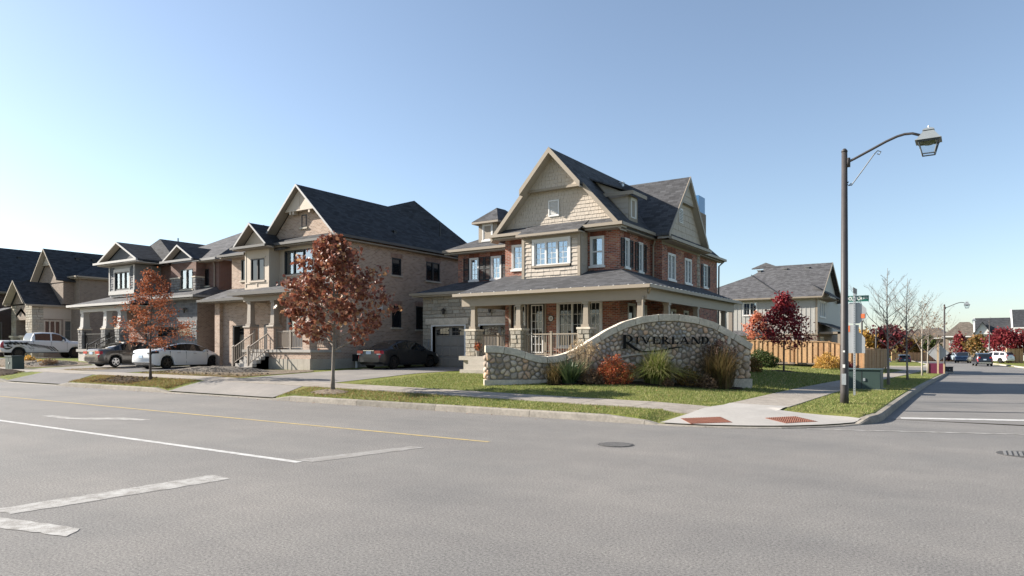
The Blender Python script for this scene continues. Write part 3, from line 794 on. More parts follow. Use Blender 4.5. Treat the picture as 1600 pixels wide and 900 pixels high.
# ================================================================== corner house
def corner_house():
    h = thing('corner_house', 'large red brick corner house with tan shingled gable and wraparound porch', 'house', (-15.5, 27, .6))
    Yf, Xr, z_e = 27.0, -12.45, 6.92; zf = 1.32
    F = FY(Yf); S = FX(Xr); XB = -11.9; SB = FX(XB); YB0, YB1 = 30.45, 35.8; G = FY(28.2); W = FY(29.4)
    Xl = -18.35
    # ---- walls of red brick
    door = (-18.0, -16.15, zf, 3.88); win = (-15.45, -13.35, 1.75, 3.70)
    lw = (-17.92, -17.28, 5.36, 6.46); rw = (-13.80, -13.22, 5.26, 6.50)
    m = MB(); wall(m, F, Xl, Xr, zf-.7, z_e+.0, (door, win, lw, rw))
    sA = [(27.55, 27.95, 5.2, 6.42), (29.05, 29.45, 5.15, 6.42)]; lowA = [(27.9, 28.6, 1.9, 3.6), (29.3, 29.9, 1.9, 3.6)]
    wall(m, S, Yf, YB0, zf-.7, z_e, sA+lowA)
    sB = [(31.25, 32.15, 4.95, 6.15), (33.55, 34.45, 4.95, 6.15)]; lowB = [(31.6, 32.2, 1.9, 3.5), (33.4, 34.0, 1.9, 3.5)]
    wall(m, FY(YB0), Xr, XB, zf-.7, z_e); wall(m, SB, YB0, YB1, zf-.7, z_e-.02, sB+lowB); wall(m, FB(YB1), -XB, -Xr, zf-.7, z_e)
    sC = [(38.1, 38.75, 5.1, 6.35)]
    wall(m, S, YB1, 40.6, zf-.7, z_e, sC)
    wall(m, FB(40.6), -Xr, 23.06, zf-.7, z_e); wall(m, FL(-23.06), -40.6, -29.4, zf-.7, z_e)
    ww = [(-22.24, -21.73, 5.28, 6.42), (-20.84, -20.28, 5.28, 6.42)]
    wall(m, W, -23.06, Xl, 4.6, z_e, ww); wall(m, FL(Xl), -29.4, -27, 4.2, z_e); wall(m, FL(Xl), -28.2, -27, zf-.7, 4.3)
    m.build('brick_wall', 'red_brick', h)
    # soldier courses and bands (bricks on end over the windows)
    def soldier(fr, u0, u1, v):
        n = int((u1-u0)/.085)
        for i in range(n):
            a = u0+(u1-u0)*i/n; MB().fbox(fr, a+.005, a+(u1-u0)/n-.005, v, v+.24, -.01, .014).build('brick', MT['soldier'], h)
    MT['soldier'] = objtint('soldier', [(0, (.20, .07, .048)), (.5, (.25, .095, .062)), (1, (.14, .06, .045))], .85, .3, 9.)
    soldier(F, -13.85, -13.1, 6.56); soldier(F, -18.1, -17.25, 6.54); soldier(F, -15.5, -13.3, 3.76)
    for a, b, c, e in sA: soldier(S, a-.1, b+.1, e+.06)
    for a, b, c, e in sB: soldier(SB, a-.1, b+.1, e+.06)
    for a, b, c, e in ww: soldier(W, a-.1, b+.1, e+.06)
    MB().fbox(SB, YB0-.02, YB1+.02, 6.52, 6.62, 0, .02).build('band', 'ashlar', h)
    ashlar(h, SB, YB1-.45, YB1, 4.3, 6.9, seed=21, lmin=.2, lmax=.3, out=.03)
    # ---- windows
    window(h, F, *lw, 1, 2, 4, curtain='curtain'); window(h, F, *rw, 1, 1, 2, curtain='curtain', hung=True)
    window(h, F, *win, 3, 3, 4, case=.09, curtain='curtain', glass='glass_dark')
    for w_ in sA:
        window(h, S, *w_, 1, 2, 4); shutter(h, S, w_[0]-.42, w_[0]-.06, w_[2], w_[3]); shutter(h, S, w_[1]+.06, w_[1]+.42, w_[2], w_[3])
    for w_ in sB: window(h, SB, *w_, 2, 2, 4, curtain='curtain')
    for w_ in sC:
        window(h, S, *w_, 1, 2, 4); shutter(h, S, w_[0]-.42, w_[0]-.06, w_[2], w_[3]); shutter(h, S, w_[1]+.06, w_[1]+.42, w_[2], w_[3])
    for w_ in ww:
        window(h, W, *w_, 1, 2, 4); shutter(h, W, w_[0]-.44, w_[0]-.06, w_[2]-.05, w_[3]+.05)
    shutter(h, W, -21.67, -21.32, 5.23, 6.47); shutter(h, W, -20.22, -19.85, 5.23, 6.47)
    for w_ in lowA: window(h, S, *w_, 1, 1, 2, glass='glass_dark')
    for w_ in lowB: window(h, SB, *w_, 1, 1, 2, glass='glass_dark')
    # ---- front door: pale casing, two dark leaves with glazed lights
    m = MB(); m.fbox(F, door[0]-.10, door[0], zf, 3.98, -.02, .06); m.fbox(F, door[1], door[1]+.06, zf, 3.98, -.02, .05); m.fbox(F, door[0], door[1], 3.88, 3.98, -.02, .055)
    m.fbox(F, -17.12, -17.04, zf, 3.88, -.10, .03); m.build('door_frame', 'trim_tan', h)
    for a, b in ((-17.98, -17.13), (-17.03, -16.16)):
        dl = MB().fbox(F, a, b, zf, 3.86, -.10, -.05).build('door', 'black_frame', h)
        q = MB(); c, e, lo, hi = a+.16, b-.16, zf+.18, 3.62
        q.fbox(F, c-.05, c, lo-.05, hi+.05, -.05, -.02); q.fbox(F, e, e+.05, lo-.05, hi+.05, -.05, -.02); q.fbox(F, c, e, hi, hi+.05, -.05, -.02); q.fbox(F, c, e, lo-.05, lo, -.05, -.02)
        for k in range(1, 3): x = c+(e-c)*k/3; q.fbox(F, x-.012, x+.012, lo, hi, -.045, -.030)
        for k in range(1, 6): z = lo+(hi-lo)*k/6; q.fbox(F, c, e, z-.012, z+.012, -.045, -.032)
        q.build('muntin', 'trim_white', dl); MB().fbox(F, c, e, lo, hi, -.049, -.046).build('pane', 'glass_dark', dl)
    MB().fbox(F, -17.2, -17.16, 2.3, 2.5, -.05, .01).build('handle', 'steel', h)
    # house number: a white disc with a dark rim and two digits
    q = MB().disc((-15.83, Yf-.001, 3.02), (0, -1, 0), .15, .03, 20).build('number_plaque', 'black_frame', h)
    MB().disc((-15.83, Yf-.03, 3.02), (0, -1, 0), .12, .008, 20).build('plaque_face', 'trim_white', q)
    m = MB(); y0 = Yf-.039
    def seg(x0, x1, z0, z1): m.box(-15.83+x0, -15.83+x1, y0-.004, y0, 3.02+z0, 3.02+z1)
    for dx in (-.06, .012):
        for z in (-.055, -.008, .04): seg(dx, dx+.048, z, z+.015)
        seg(dx+.036, dx+.048, -.055, .055)
        if dx > 0: seg(dx, dx+.012, 0, .055)
    m.build('digit', 'black_frame', q)
    # ---- shingled bay over the porch
    bay = FY(26.3); b0, b1, bz0, bz1 = -16.92, -13.98, 4.72, 6.74; bw = (-16.28, -14.55, 5.36, 6.42)
    m = MB(); m.fbox(bay, b0, b1, bz0, bz1, -.7, -.33); m.fbox(bay, b0, bw[0]-.16, bz0, bz1, -.33, 0); m.fbox(bay, bw[1]+.16, b1, bz0, bz1, -.33, 0); m.fbox(bay, bw[0]-.16, bw[1]+.16, bz0, bw[2]-.12, -.33, 0); m.fbox(bay, bw[0]-.16, bw[1]+.16, bw[3]+.12, bz1, -.33, 0)
    m.build('bay_wall', 'trim_tan', h)
    shakes(h, bay, [(b0+.12, bz0), (bw[0]-.16, bz0), (bw[0]-.16, bz1-.28), (b0+.12, bz1-.28)], MT['shake'], seed=3, out=.035, course=.185, w=.24)
    shakes(h, bay, [(bw[1]+.16, bz0), (b1-.10, bz0), (b1-.10, bz1-.28), (bw[1]+.16, bz1-.28)], MT['shake'], seed=4, out=.035, course=.185, w=.24)
    shakes(h, bay, [(bw[0]-.16, bz0), (bw[1]+.16, bz0), (bw[1]+.16, bw[2]-.12), (bw[0]-.16, bw[2]-.12)], MT['shake'], seed=5, out=.035, course=.185, w=.24)
    shakes(h, FX(b1), [(26.32, bz0), (26.98, bz0), (26.98, bz1), (26.32, bz1)], MT['shake'], seed=6, course=.185)
    m = MB(); m.fbox(bay, b0-.02, b0+.12, bz0, bz1, -.02, .05); m.fbox(bay, b1-.10, b1+.03, bz0, bz1, -.05, .05); m.fbox(bay, b0+.12, b1-.10, bz1-.28, bz1-.003, -.02, .045)
    m.build('corner_board', 'trim_tan', h)
    window(h, bay, *bw, 3, 2, 4, case=.12, curtain='curtain', sill='trim_tan', lift=.05)
    # ---- main gable on the front
    Xc, za, k = -15.5, 10.56, 1.105
    zr = lambda X: za-k*abs(X-Xc)
    vb = 7.20
    up = FY(26.72); lo_ = FY(26.95); vz = 8.80
    MB().prism([F.p(Xc-(za-.2-6.85)/k, 6.85, .0), F.p(Xc+(za-.2-6.85)/k, 6.85, .0), F.p(Xc, za-.2, .0)], (0, .2, 0)).build('gable_wall', 'trim_tan', h)
    shakes(h, lo_, [(Xc-(za-.16-vb)/k, vb), (Xc+(za-.16-vb)/k, vb), (Xc+(za-.16-vz)/k, vz), (Xc-(za-.16-vz)/k, vz)], MT['shake'], seed=8, course=.165, w=.17)
    m = MB(); m.prism([up.p(Xc-(za-.16-vz)/k, vz, -.01), up.p(Xc+(za-.16-vz)/k, vz, -.01), up.p(Xc, za-.16, -.01)][::-1], (0, .27, 0)); m.build('gable_overhang', 'soffit', h)
    shakes(h, up, [(Xc-(za-.16-vz)/k, vz+.09), (Xc+(za-.16-vz)/k, vz+.09), (Xc, za-.12)], MT['shake'], seed=9, course=.165, w=.17)
    MB().fbox(up, Xc-(za-.14-vz)/k, Xc+(za-.14-vz)/k, vz-.02, vz+.09, -.02, .05).build('band', 'trim_tan', h)
    # louvred vent
    v_ = (-15.86, -15.42, 7.68, 8.30)
    m = MB(); m.fbox(lo_, v_[0]-.06, v_[1]+.06, v_[2]-.06, v_[2], 0, .06); m.fbox(lo_, v_[0]-.06, v_[1]+.06, v_[3], v_[3]+.06, 0, .06); m.fbox(lo_, v_[0]-.06, v_[0], v_[2], v_[3], 0, .06); m.fbox(lo_, v_[1], v_[1]+.06, v_[2], v_[3], 0, .06)
    q = m.build('gable_vent', 'trim_white', h)
    for i in range(10):
        z = v_[2]+.062*i; MB().hexa([lo_.p(v_[0], z, .05), lo_.p(v_[1], z, .05), lo_.p(v_[1], z, .025), lo_.p(v_[0], z, .025), lo_.p(v_[0], z+.05, .02), lo_.p(v_[1], z+.05, .02), lo_.p(v_[1], z+.05, .006), lo_.p(v_[0], z+.05, .006)]).build('louvre', 'trim_white', q)
    # roofs
    yA, yL, yB = 26.22, 26.52, 37.6
    xe = 3.36; ze = za-k*xe; zs = vz+.05; xs = (za-zs)/k
    sl = []
    sl.append([(Xc, yA, za), (Xc, 36.2, za), (Xc-xe, 41.0, ze), (Xc-xe, yL, ze), (Xc-xs, yL, zs), (Xc-xs, yA, zs)])
    sl.append([(Xc, yA, za), (Xc+xs, yA, zs), (Xc+xs, yL, zs), (Xc+xe, yL, ze), (Xc+xe, 41.0, ze), (Xc, 36.2, za)])
    sl.append([(Xc-xe, 41.0, ze), (Xc, 36.2, za), (Xc+xe, 41.0, ze)])
    # B gable over the side
    yc, zb, kb = 32.9, 10.06, 1.10; hw = 2.85; zeb = zb-kb*hw; xf = -11.40; xi = -17.5
    sl.append([(xf, yc, zb), (xf-4.5, yc, zb), (Xc+xe-.05, yc-hw, zeb), (xf, yc-hw, zeb)][::-1][::-1])
    sl[-1] = [(xf, yc, zb), (-15.2, yc, zb), (-12.2, yc-hw, zeb), (xf, yc-hw, zeb)]
    sl.append([(xf, yc, zb), (xf, yc+hw, zeb), (-12.2, yc+hw, zeb), (-15.2, yc, zb)])
    roof(h, sl, 'roof_charcoal')
    # pent skirt under the main gable and over the bay
    pent = [[(Xc-xe+.1, 26.5, 6.98), (b0-.1, 26.5, 6.98), (b0-.1, 27.02, 7.32), (Xc-xe+.45, 27.02, 7.32)], [(b0-.1, 25.98, 6.76), (b1+.1, 25.98, 6.76), (b1+.1, 27.02, 7.33), (b0-.1, 27.02, 7.33)], [(b1+.1, 26.5, 6.98), (Xc+xe-.1, 26.5, 6.98), (Xc+xe-.45, 27.02, 7.32), (b1+.1, 27.02, 7.32)]]
    roof(h, pent, 'roof_charcoal', t=.05)
    # fascia, soffits, gutters
    m = MB()
    for sx in (-1, 1):
        P = lambda x, y, dz=0: (Xc+sx*x, y, za-k*x+dz)
        for (xa, xb, y) in ((0, xs, yA), (xs, xe-.02, yL)):
            beam(m, P(xa, y-.03, .015), P(xb, y-.03, .015), .035, .26, 0, (0, 1, 0))
    m.build('fascia', 'trim_tan', h)
    m = MB()
    for sx in (-1, 1):
        P = lambda x, y, dz=0: (Xc+sx*x, y, za-k*x+dz)
        m.prism([P(0, yA+.02, -.23), P(xs, yA+.02, -.23), P(xs, 26.9, -.23), P(0, 26.9, -.23)], (0, 0, .03))
        m.prism([P(xs, yL+.02, -.23), P(xe-.02, yL+.02, -.23), P(xe-.02, 27.1, -.23), P(xs, 27.1, -.23)], (0, 0, .03))
    m.build('soffit', 'soffit', h)
    m = MB(); m.box(Xc-xe-.02, b0-.12, 26.5, 27.0, 6.76, 6.84); m.box(b1+.12, Xc+xe+.02, 26.5, 27.0, 6.76, 6.84); m.box(b0-.12, b1+.12, 26.0, 26.5, 6.66, 6.72); m.box(Xr-.02, Xc+xe-.02, 27.0, 41.0, 6.72, 6.80); m.box(XB, xf+.02, YB0-.05, YB1+.05, 6.62, 6.68)
    m.build('soffit', 'soffit', h)
    gutter(h, (Xc-xe, 26.46, 6.98), (b0-.1, 26.46, 6.98), (0, -1, 0)); gutter(h, (b1+.1, 26.46, 6.98), (Xc+xe+.1, 26.46, 6.98), (0, -1, 0)); gutter(h, (b0-.12, 25.94, 6.75), (b1+.12, 25.94, 6.75), (0, -1, 0), hgt=.10, w=.05)
    gutter(h, (Xc+xe, 26.4, 6.97), (Xc+xe, 30.0, 6.97), (1, 0, 0)); gutter(h, (xf+.02, YB0-.45, 6.78), (xf+.02, YB1+.05, 6.78), (1, 0, 0)); gutter(h, (Xc+xe, YB1+.1, 6.92), (Xc+xe, 41.1, 6.92), (1, 0, 0))
    # B gable face
    fb = FX(-11.72); vbB = 7.05
    m = MB(); m.prism([fb.p(yc-(zb-.15-6.7)/kb, 6.7, -.02), fb.p(yc+(zb-.15-6.7)/kb, 6.7, -.02), fb.p(yc, zb-.15, -.02)], (-.2, 0, 0)); m.build('gable_wall', 'trim_tan', h)
    vzB = 8.75
    shakes(h, fb, [(yc-(zb-.2-vbB)/kb, vbB), (yc+(zb-.2-vbB)/kb, vbB), (yc+(zb-.2-vzB)/kb, vzB), (yc-(zb-.2-vzB)/kb, vzB)], MT['shake'], seed=12, course=.3, w=.4)
    fu = FX(-11.55); MB().fbox(fu, yc-(zb-.2-vzB)/kb, yc+(zb-.2-vzB)/kb, vzB-.03, vzB+.09, -.2, .03).build('band', 'trim_tan', h)
    shakes(h, fu, [(yc-(zb-.2-vzB)/kb, vzB+.05), (yc+(zb-.2-vzB)/kb, vzB+.05), (yc, zb-.15)], MT['shake'], seed=13, course=.3, w=.4)
    m = MB(); m.fbox(fb, yc-.75, yc-.25, 7.75, 8.45, 0, .05); q = m.build('gable_vent', 'trim_white', h)
    for i in range(8): z = 7.81+.075*i; MB().fbox(fb, yc-.69, yc-.31, z, z+.035, .05, .065).build('louvre', 'trim_grey', q)
    m = MB()
    for sy in (-1, 1): beam(m, (xf+.03, yc, zb+.02), (xf+.03, yc+sy*hw, zeb+.02), .035, .24, 0, (-1, 0, 0))
    m.build('fascia', 'trim_tan', h)
    m = MB()
    for sy in (-1, 1): m.prism([(xf, yc, zb-.22), (xf, yc+sy*hw, zeb-.22), (-11.75, yc+sy*hw, zeb-.22), (-11.75, yc, zb-.22)], (0, 0, .03))
    m.build('soffit', 'soffit', h)
    roof(h, [[(xf, YB0-.35, 6.80), (xf, YB1, 6.80), (-11.75, YB1-.4, 7.08), (-11.75, YB0+.05, 7.08)]], 'roof_charcoal', t=.05)
    # dormer on the dark slope
    dx, dy0, dy1 = -12.62, 28.35, 29.30; dz1 = 8.52
    m = MB(); m.prism([(dx, dy0, 7.30), (dx, dy0, dz1), (-14.3, dy0, 9.30)], (0, dy1-dy0, 0)); m.build('dormer', 'trim_tan', h)
    shakes(h, FY(dy0), [(dx-.02, 7.42), (dx-.02, dz1-.02), (-14.2, 9.24)], MT['shake'], seed=15, course=.25, w=.5)
    window(h, FX(dx), dy0+.25, dy1-.25, 7.52, 8.36, 1, 2, 4, case=.07, curtain='curtain', sill=None)
    roof(h, [[(dx+.28, dy0-.28, dz1+.06), (dx+.28, dy1+.28, dz1+.06), (-14.45, dy1+.28, 9.42), (-14.45, dy0-.28, 9.42)]], 'roof_charcoal', t=.06, name='dormer_roof')
    m = MB(); beam(m, (dx+.30, dy0-.30, dz1+.08), (dx+.30, dy1+.30, dz1+.08), .04, .16, 0, (1, 0, 0)); beam(m, (dx+.33, dy0-.30, dz1+.08), (-13.85, dy0-.30, dz1+.10), .04, .16, 0, (0, -1, 0)); m.build('fascia', 'trim_tan', h)
    for px, py in ((-15.2, 33.2), (-14.9, 35.0)): roof_vent(h, (px, py, za-k*abs(px-Xc)), 'steel', .14)
    # ---- left wing roof, pyramid dormer
    p = .5; x0, y0 = -23.7, 29.0
    roof(h, [[(x0, y0, 6.95), (-18.4, y0, 6.95), (-18.4, y0+4.6, 6.95+p*4.6), (x0+4.6, y0+4.6, 6.95+p*4.6)], [(x0, y0, 6.95), (x0+4.6, y0+4.6, 6.95+p*4.6), (x0, 41.0, 6.95)], [(x0, 41.0, 6.95), (x0+4.6, y0+4.6, 9.25), (-16.5, 33.6, 9.25), (-18.0, 41, 6.95)]], 'roof_charcoal')
    MB().box(x0, Xl, y0, 29.4, 6.70, 6.78).build('soffit', 'soffit', h); gutter(h, (x0-.05, y0-.02, 6.93), (-18.4, y0-.02, 6.93), (0, -1, 0), 'trim_tan')
    D = FY(29.75); da, db, dzt = -21.95, -20.75, 8.36
    m = MB(); m.prism([D.p(da, 7.0), D.p(db, 7.0), D.p(db, dzt), D.p(da, dzt)], (0, 2.4, 0)); m.build('dormer', 'trim_tan', h)
    window(h, D, -21.62, -21.08, 7.42, 8.22, 1, 2, 4, case=.07, curtain='curtain')
    pk = (-21.35, 31.4, 9.30); q = [(da-.25, 29.48, dzt+.05), (db+.25, 29.48, dzt+.05), (db+.25, 33.2, dzt+.05), (da-.25, 33.2, dzt+.05)]; pf = (-21.35, 30.6, 9.28)
    roof(h, [[q[0], q[1], pf], [q[1], q[2], pk, pf], [q[3], q[0], pf, pk]], 'roof_charcoal', t=.08, name='dormer_roof')
    m = MB(); m.box(da-.26, db+.26, 29.46, 33.0, dzt-.08, dzt+.02); m.build('fascia', 'trim_tan', h)
    # ---- chimney behind the side gable
    m = MB(); m.box(-13.55, -12.75, 38.3, 39.5, 6.5, 9.4); q = m.build('chimney', 'tan_brick', h)
    MB().box(-13.5, -12.8, 38.35, 39.45, 9.4, 10.35).build('chimney_cap', MT['chrome_blue'], q)
    # ---- garage wing
    gd = [(-23.85, -21.72, .66, 2.82), (-20.72, -18.62, .66, 2.82)]
    m = MB(); wall(m, G, -24.52, Xl, .4, 4.55, gd, .25); wall(m, FL(-24.52), -36, -28.2, .4, 4.55); m.build('garage_wall', 'mortar', h)
    lint = [(-24.3, -21.4, 2.92, 3.24), (-20.95, -18.4, 2.92, 3.24)]
    ashlar(h, G, -24.52, Xl-.0, .62, 4.42, [(a-.1, b+.1, .4, c+.1) for a, b, _, c in gd]+lint, seed=5, course=.19, lmin=.3, lmax=.85)
    for a, b, c, e in lint: MB().fbox(G, a, b, c, e, 0, .07).build('lintel', 'coping', h, bevel=.01)
    for a, b, c, e in gd: garage_door(h, G, a, b, c, e, 'garage_tan')
    wall_lamp(h, G, -23.0, 3.62); wall_lamp(h, G, -20.0, 3.62)
    MB().fbox(G, -24.14, -24.04, 1.75, 2.15, 0, .05).build('number_plate', 'trim_grey', h)
    roof(h, [[(-24.95, 27.72, 4.58), (-18.3, 27.72, 4.58), (-18.3, 29.42, 5.22), (-23.06, 29.42, 5.22)], [(-24.95, 27.72, 4.58), (-23.06, 29.42, 5.22), (-23.06, 36, 5.22), (-24.95, 36, 4.58)]], 'roof_charcoal')
    MB().box(-24.9, -18.4, 27.74, 28.2, 4.38, 4.46).build('soffit', 'soffit', h); gutter(h, (-25.0, 27.72, 4.58), (-18.6, 27.72, 4.58), (0, -1, 0))
    # ---- wraparound porch
    P0 = (-19.1, 24.1, 4.06); P1 = (-9.95, 24.1, 4.06); P2 = (-9.95, 36.3, 4.06); zi = 5.07
    roof(h, [[P0, P1, (-12.45, 27.02, zi), (-18.35, 27.02, zi)], [P1, P2, (-12.45, 36.3, zi), (-12.45, 27.02, zi)], [P0, (-18.35, 27.02, zi), (-18.35, 28.3, zi), (-19.1, 28.3, 4.06)]], 'roof_charcoal')
    m = MB(); m.box(-18.9, -10.1, 24.35, 24.55, 3.52, 3.95); m.box(-10.35, -10.15, 24.55, 36.0, 3.52, 3.95); m.box(-18.9, -18.7, 24.55, 27.9, 3.52, 3.95); m.build('porch_beam', 'trim_tan', h)
    m = MB(); m.box(-18.95, -10.0, 24.2, 27.0, 3.94, 3.97); m.box(-12.45, -10.0, 27.0, 36.2, 3.94, 3.97); m.build('porch_ceiling', 'soffit', h)
    gutter(h, (-19.15, 24.1, 4.07), (-9.85, 24.1, 4.07), (0, -1, 0)); gutter(h, (-9.95, 24.0, 4.07), (-9.95, 36.4, 4.07), (1, 0, 0))
    m = MB(); m.box(-18.95, -10.15, 24.2, 27.0, 1.14, zf); m.box(-12.45, -10.15, 27.0, 36.0, 1.14, zf); m.build('porch_floor', 'concrete', h)
    m = MB(); m.box(-18.8, -10.3, 24.35, 27.0, .2, 1.14); m.box(-12.45, -10.3, 27.0, 35.9, .2, 1.14); m.build('porch_base', 'concrete', h)
    for i in range(3): MB().box(-18.2, -16.6, 24.2-.3*(3-i), 24.2-.3*(2-i), .4, .62+.22*i+.14).build('step', 'concrete', h)
    for i, (x, y, pr) in enumerate(((-18.35, 24.55, 1), (-15.92, 24.5, 1), (-12.72, 24.5, 1), (-10.42, 24.5, 1), (-10.3, 26.9, 1), (-10.3, 30.5, 1), (-10.3, 34.7, 1))):
        column(h, x, y, zf, 2.42, 3.52, 'trim_tan', seed=30+i)
    railing(h, (-15.60, 24.45), (-13.05, 24.45), zf, 2.28, 'trim_tan', posts=(0., .5, 1.))
    railing(h, (-18.4, 24.9), (-18.4, 28.1), zf, 2.28, 'trim_tan', posts=(0., .5, 1.))
    railing(h, (-12.4, 24.45), (-10.75, 24.45), zf, 2.28, 'trim_tan'); railing(h, (-10.3, 24.85), (-10.3, 26.6), zf, 2.28, 'trim_tan'); railing(h, (-10.3, 27.2), (-10.3, 30.2), zf, 2.28, 'trim_tan')
    downspout(h, [(-12.22, YB0-.12, 6.8), (-12.22, YB0-.1, 6.6), (-12.3, YB0-.06, 6.45), (-12.3, YB0-.06, 4.75)])
    downspout(h, [(-12.1, 41.0, 6.85), (-12.35, 40.65, 6.5), (-12.38, 40.55, .6)], 'black_frame')
    downspout(h, [(-9.9, 24.2, 3.95), (-10.1, 24.5, 3.75), (-10.25, 24.3, 3.6), (-10.27, 24.3, 1.3)])
    for u in (-15.8,): MB().box(u-.25, u+.25, 26.7, 26.98, 1.5, 1.55).build('mail_slot', 'black_metal', h)
    m = MB()
    for i in range(15): x = -18.8+i*.62; m.box(x-.02, x+.02, 24.05, 24.11, 4.06, 4.10)
    for i in range(26): y = 24.3+i*.46; m.box(-9.96, -9.88, y-.06, y+.06, 4.06, 4.10)
    m.build('gutter_guard', 'trim_white', h, kind='stuff')
    return h
MT['shake'] = plain('shake', (.445, .39, .33), .75, .2, .10, 5, bump=.25)
t_ = NT('chrome_blue'); MT['chrome_blue'] = t_.fin((.07, .19, .36), .3, .5, .2)
corner_house()

# ================================================================== stone entrance sign
O2 = (-13.69, 19.0); E2 = (.782, .623)
FS = Fr((O2[0], O2[1], 0), (E2[0], E2[1], 0), (E2[1], -E2[0], 0))
TOP = [(-.04, 1.77), (.3, 1.765), (.58, 1.74), (1.01, 1.66), (1.4, 1.53), (1.75, 1.43), (2.06, 1.395), (2.35, 1.41), (2.7, 1.50), (3.13, 1.68), (3.62, 1.98), (4.14, 2.30), (4.77, 2.60), (5.4, 2.78), (6.03, 2.86), (6.67, 2.86), (7.33, 2.77), (7.97, 2.59), (8.62, 2.25), (9.36, 1.82)]
def top_at(u): return lerp_k(u, TOP)
def entrance_sign():
    z0 = .30
    s = thing('entrance_sign', 'curving fieldstone entrance wall with concrete coping and black lettering', 'sign wall', (-10.1, 21.9, .3))
    WT = .46; th = .24
    us = [i*9.26/60 for i in range(61)]
    m = MB(); k = []
    for u in us: k.append((FS.p(u, .1, 0), FS.p(u, top_at(u)-th, 0), FS.p(u, top_at(u)-th, -WT), FS.p(u, .1, -WT)))
    m.v = [p for q in k for p in q]
    for i in range(60):
        a, b = i*4, i*4+4
        for j in range(4): m.f.append((a+j, a+(j+1) % 4, b+(j+1) % 4, b+j)[::-1])
    m.f.append((0, 1, 2, 3)); m.f.append(tuple(240+j for j in (3, 2, 1, 0)))
    m.build('wall_core', 'mortar', s)
    # plinth in blocks
    cuts = [-.08, 1.9, 3.9, 5.9, 7.9, 9.34]
    for a, b in zip(cuts, cuts[1:]):
        MB().fbox(FS, a+.004, b-.004, .05, .60, -WT-.07, .07).build('plinth_block', 'coping', s, bevel=.012)
    # coping in curved pieces
    jn = [-.04, .62, 1.35, 2.08, 2.72, 3.30, 3.86, 4.46, 5.12, 5.95, 6.70, 7.45, 8.15, 8.75, 9.36]
    for a, b in zip(jn, jn[1:]):
        m = MB(); n = 6; uu = [a+.006+(b-a-.012)*i/n for i in range(n+1)]; rows = []
        for u in uu:
            t = top_at(u); sl = (top_at(u+.03)-top_at(u-.03))/.06; L = math.sqrt(1+sl*sl); dx, dz = sl/L*th, -th/L
            ub = u+dx*.8
            rows += [FS.p(u, t, .09), FS.p(u, t, -WT-.09), FS.p(ub, t+dz, -WT-.09), FS.p(ub, t+dz, .09)]
        m.v = rows
        for i in range(n):
            p, q = i*4, i*4+4
            for j in range(4): m.f.append((p+j, p+(j+1) % 4, q+(j+1) % 4, q+j))
        m.f.append((3, 2, 1, 0)); m.f.append(tuple(n*4+j for j in range(4)))
        m.build('coping_stone', 'coping', s, bevel=.014)
    # field stones from a shrunken Voronoi pattern
    rr = random.Random(11)
    def arcL(u): return lerp_k(u, [(3.7, .9), (4.2, 1.21), (4.54, 1.35), (4.99, 1.44), (5.44, 1.49), (6.2, 1.50), (7.2, 1.40), (8.2, 1.3)])
    pts = []
    tries = 0
    def size(u, v):
        if u > 8.3 + (v-1.4)*.3: return .245
        if u > 3.7 and v < arcL(u): return .235
        if u < 3.6: return .225
        return .175
    while tries < 14000:
        tries += 1
        u = rr.uniform(.02, 9.24); v = rr.uniform(.62, 2.7)
        if v > top_at(u)-th-.03: continue
        r = size(u, v)*rr.uniform(.62, 1.25)
        if all((u-a)**2+(v-b)**2 > (min(r, c)*.98)**2 for a, b, c in pts): pts.append((u, v, r))
    def clip(poly, nx, ny, dd):
        out = []
        for i in range(len(poly)):
            a, b = poly[i], poly[(i+1) % len(poly)]; da = a[0]*nx+a[1]*ny-dd; db = b[0]*nx+b[1]*ny-dd
            if da <= 0: out.append(a)
            if da*db < 0: t = da/(da-db); out.append((a[0]+(b[0]-a[0])*t, a[1]+(b[1]-a[1])*t))
        return out
    stones = []
    for i, (u, v, r) in enumerate(pts):
        poly = [(u-.3, v-.3), (u+.3, v-.3), (u+.3, v+.3), (u-.3, v+.3)]
        for j, (a, b, c) in enumerate(pts):
            if j == i or abs(a-u) > .62 or abs(b-v) > .62: continue
            dx, dy = a-u, b-v; L = math.hypot(dx, dy); mx, my = u+dx/2, v+dy/2
            poly = clip(poly, dx/L, dy/L, (mx*dx+my*dy)/L)
            if len(poly) < 3: break
        poly = clip(poly, 0, -1, -.605); poly = clip(poly, 1, 0, 9.262); poly = clip(poly, -1, 0, 0.002)
        sl = (top_at(u+.05)-top_at(u-.05))/.1; L = math.hypot(sl, 1)
        poly = clip(poly, -sl/L, 1/L, (-sl*u+(top_at(u)-th-.005))/L)
        if len(poly) < 3: continue
        ar = abs(sum(p[0]*q[1]-q[0]*p[1] for p, q in zip(poly, poly[1:]+poly[:1])))/2
        if ar < .006: continue
        stones.append((ar, poly))
    stones.sort(key=lambda x: -x[0])
    def stone_geo(m, poly, ar):
        cx = sum(p[0] for p in poly)/len(poly); cy = sum(p[1] for p in poly)/len(poly)
        pl = poly
        for _ in range(2):
            q = []
            for a, b in zip(pl, pl[1:]+pl[:1]): q += [(a[0]*.75+b[0]*.25, a[1]*.75+b[1]*.25), (a[0]*.25+b[0]*.75, a[1]*.25+b[1]*.75)]
            pl = q
        # thin to about 12 points
        st = max(1, len(pl)//11); pl = pl[::st]
        sc = 1-.016/max(.05, math.sqrt(ar)/1.8)
        n = len(pl); k = len(m.v); hgt = min(.085, .045+.12*math.sqrt(ar)*rr.uniform(.3, .8)); ti = (rr.uniform(-.02, .02), rr.uniform(-.02, .02))
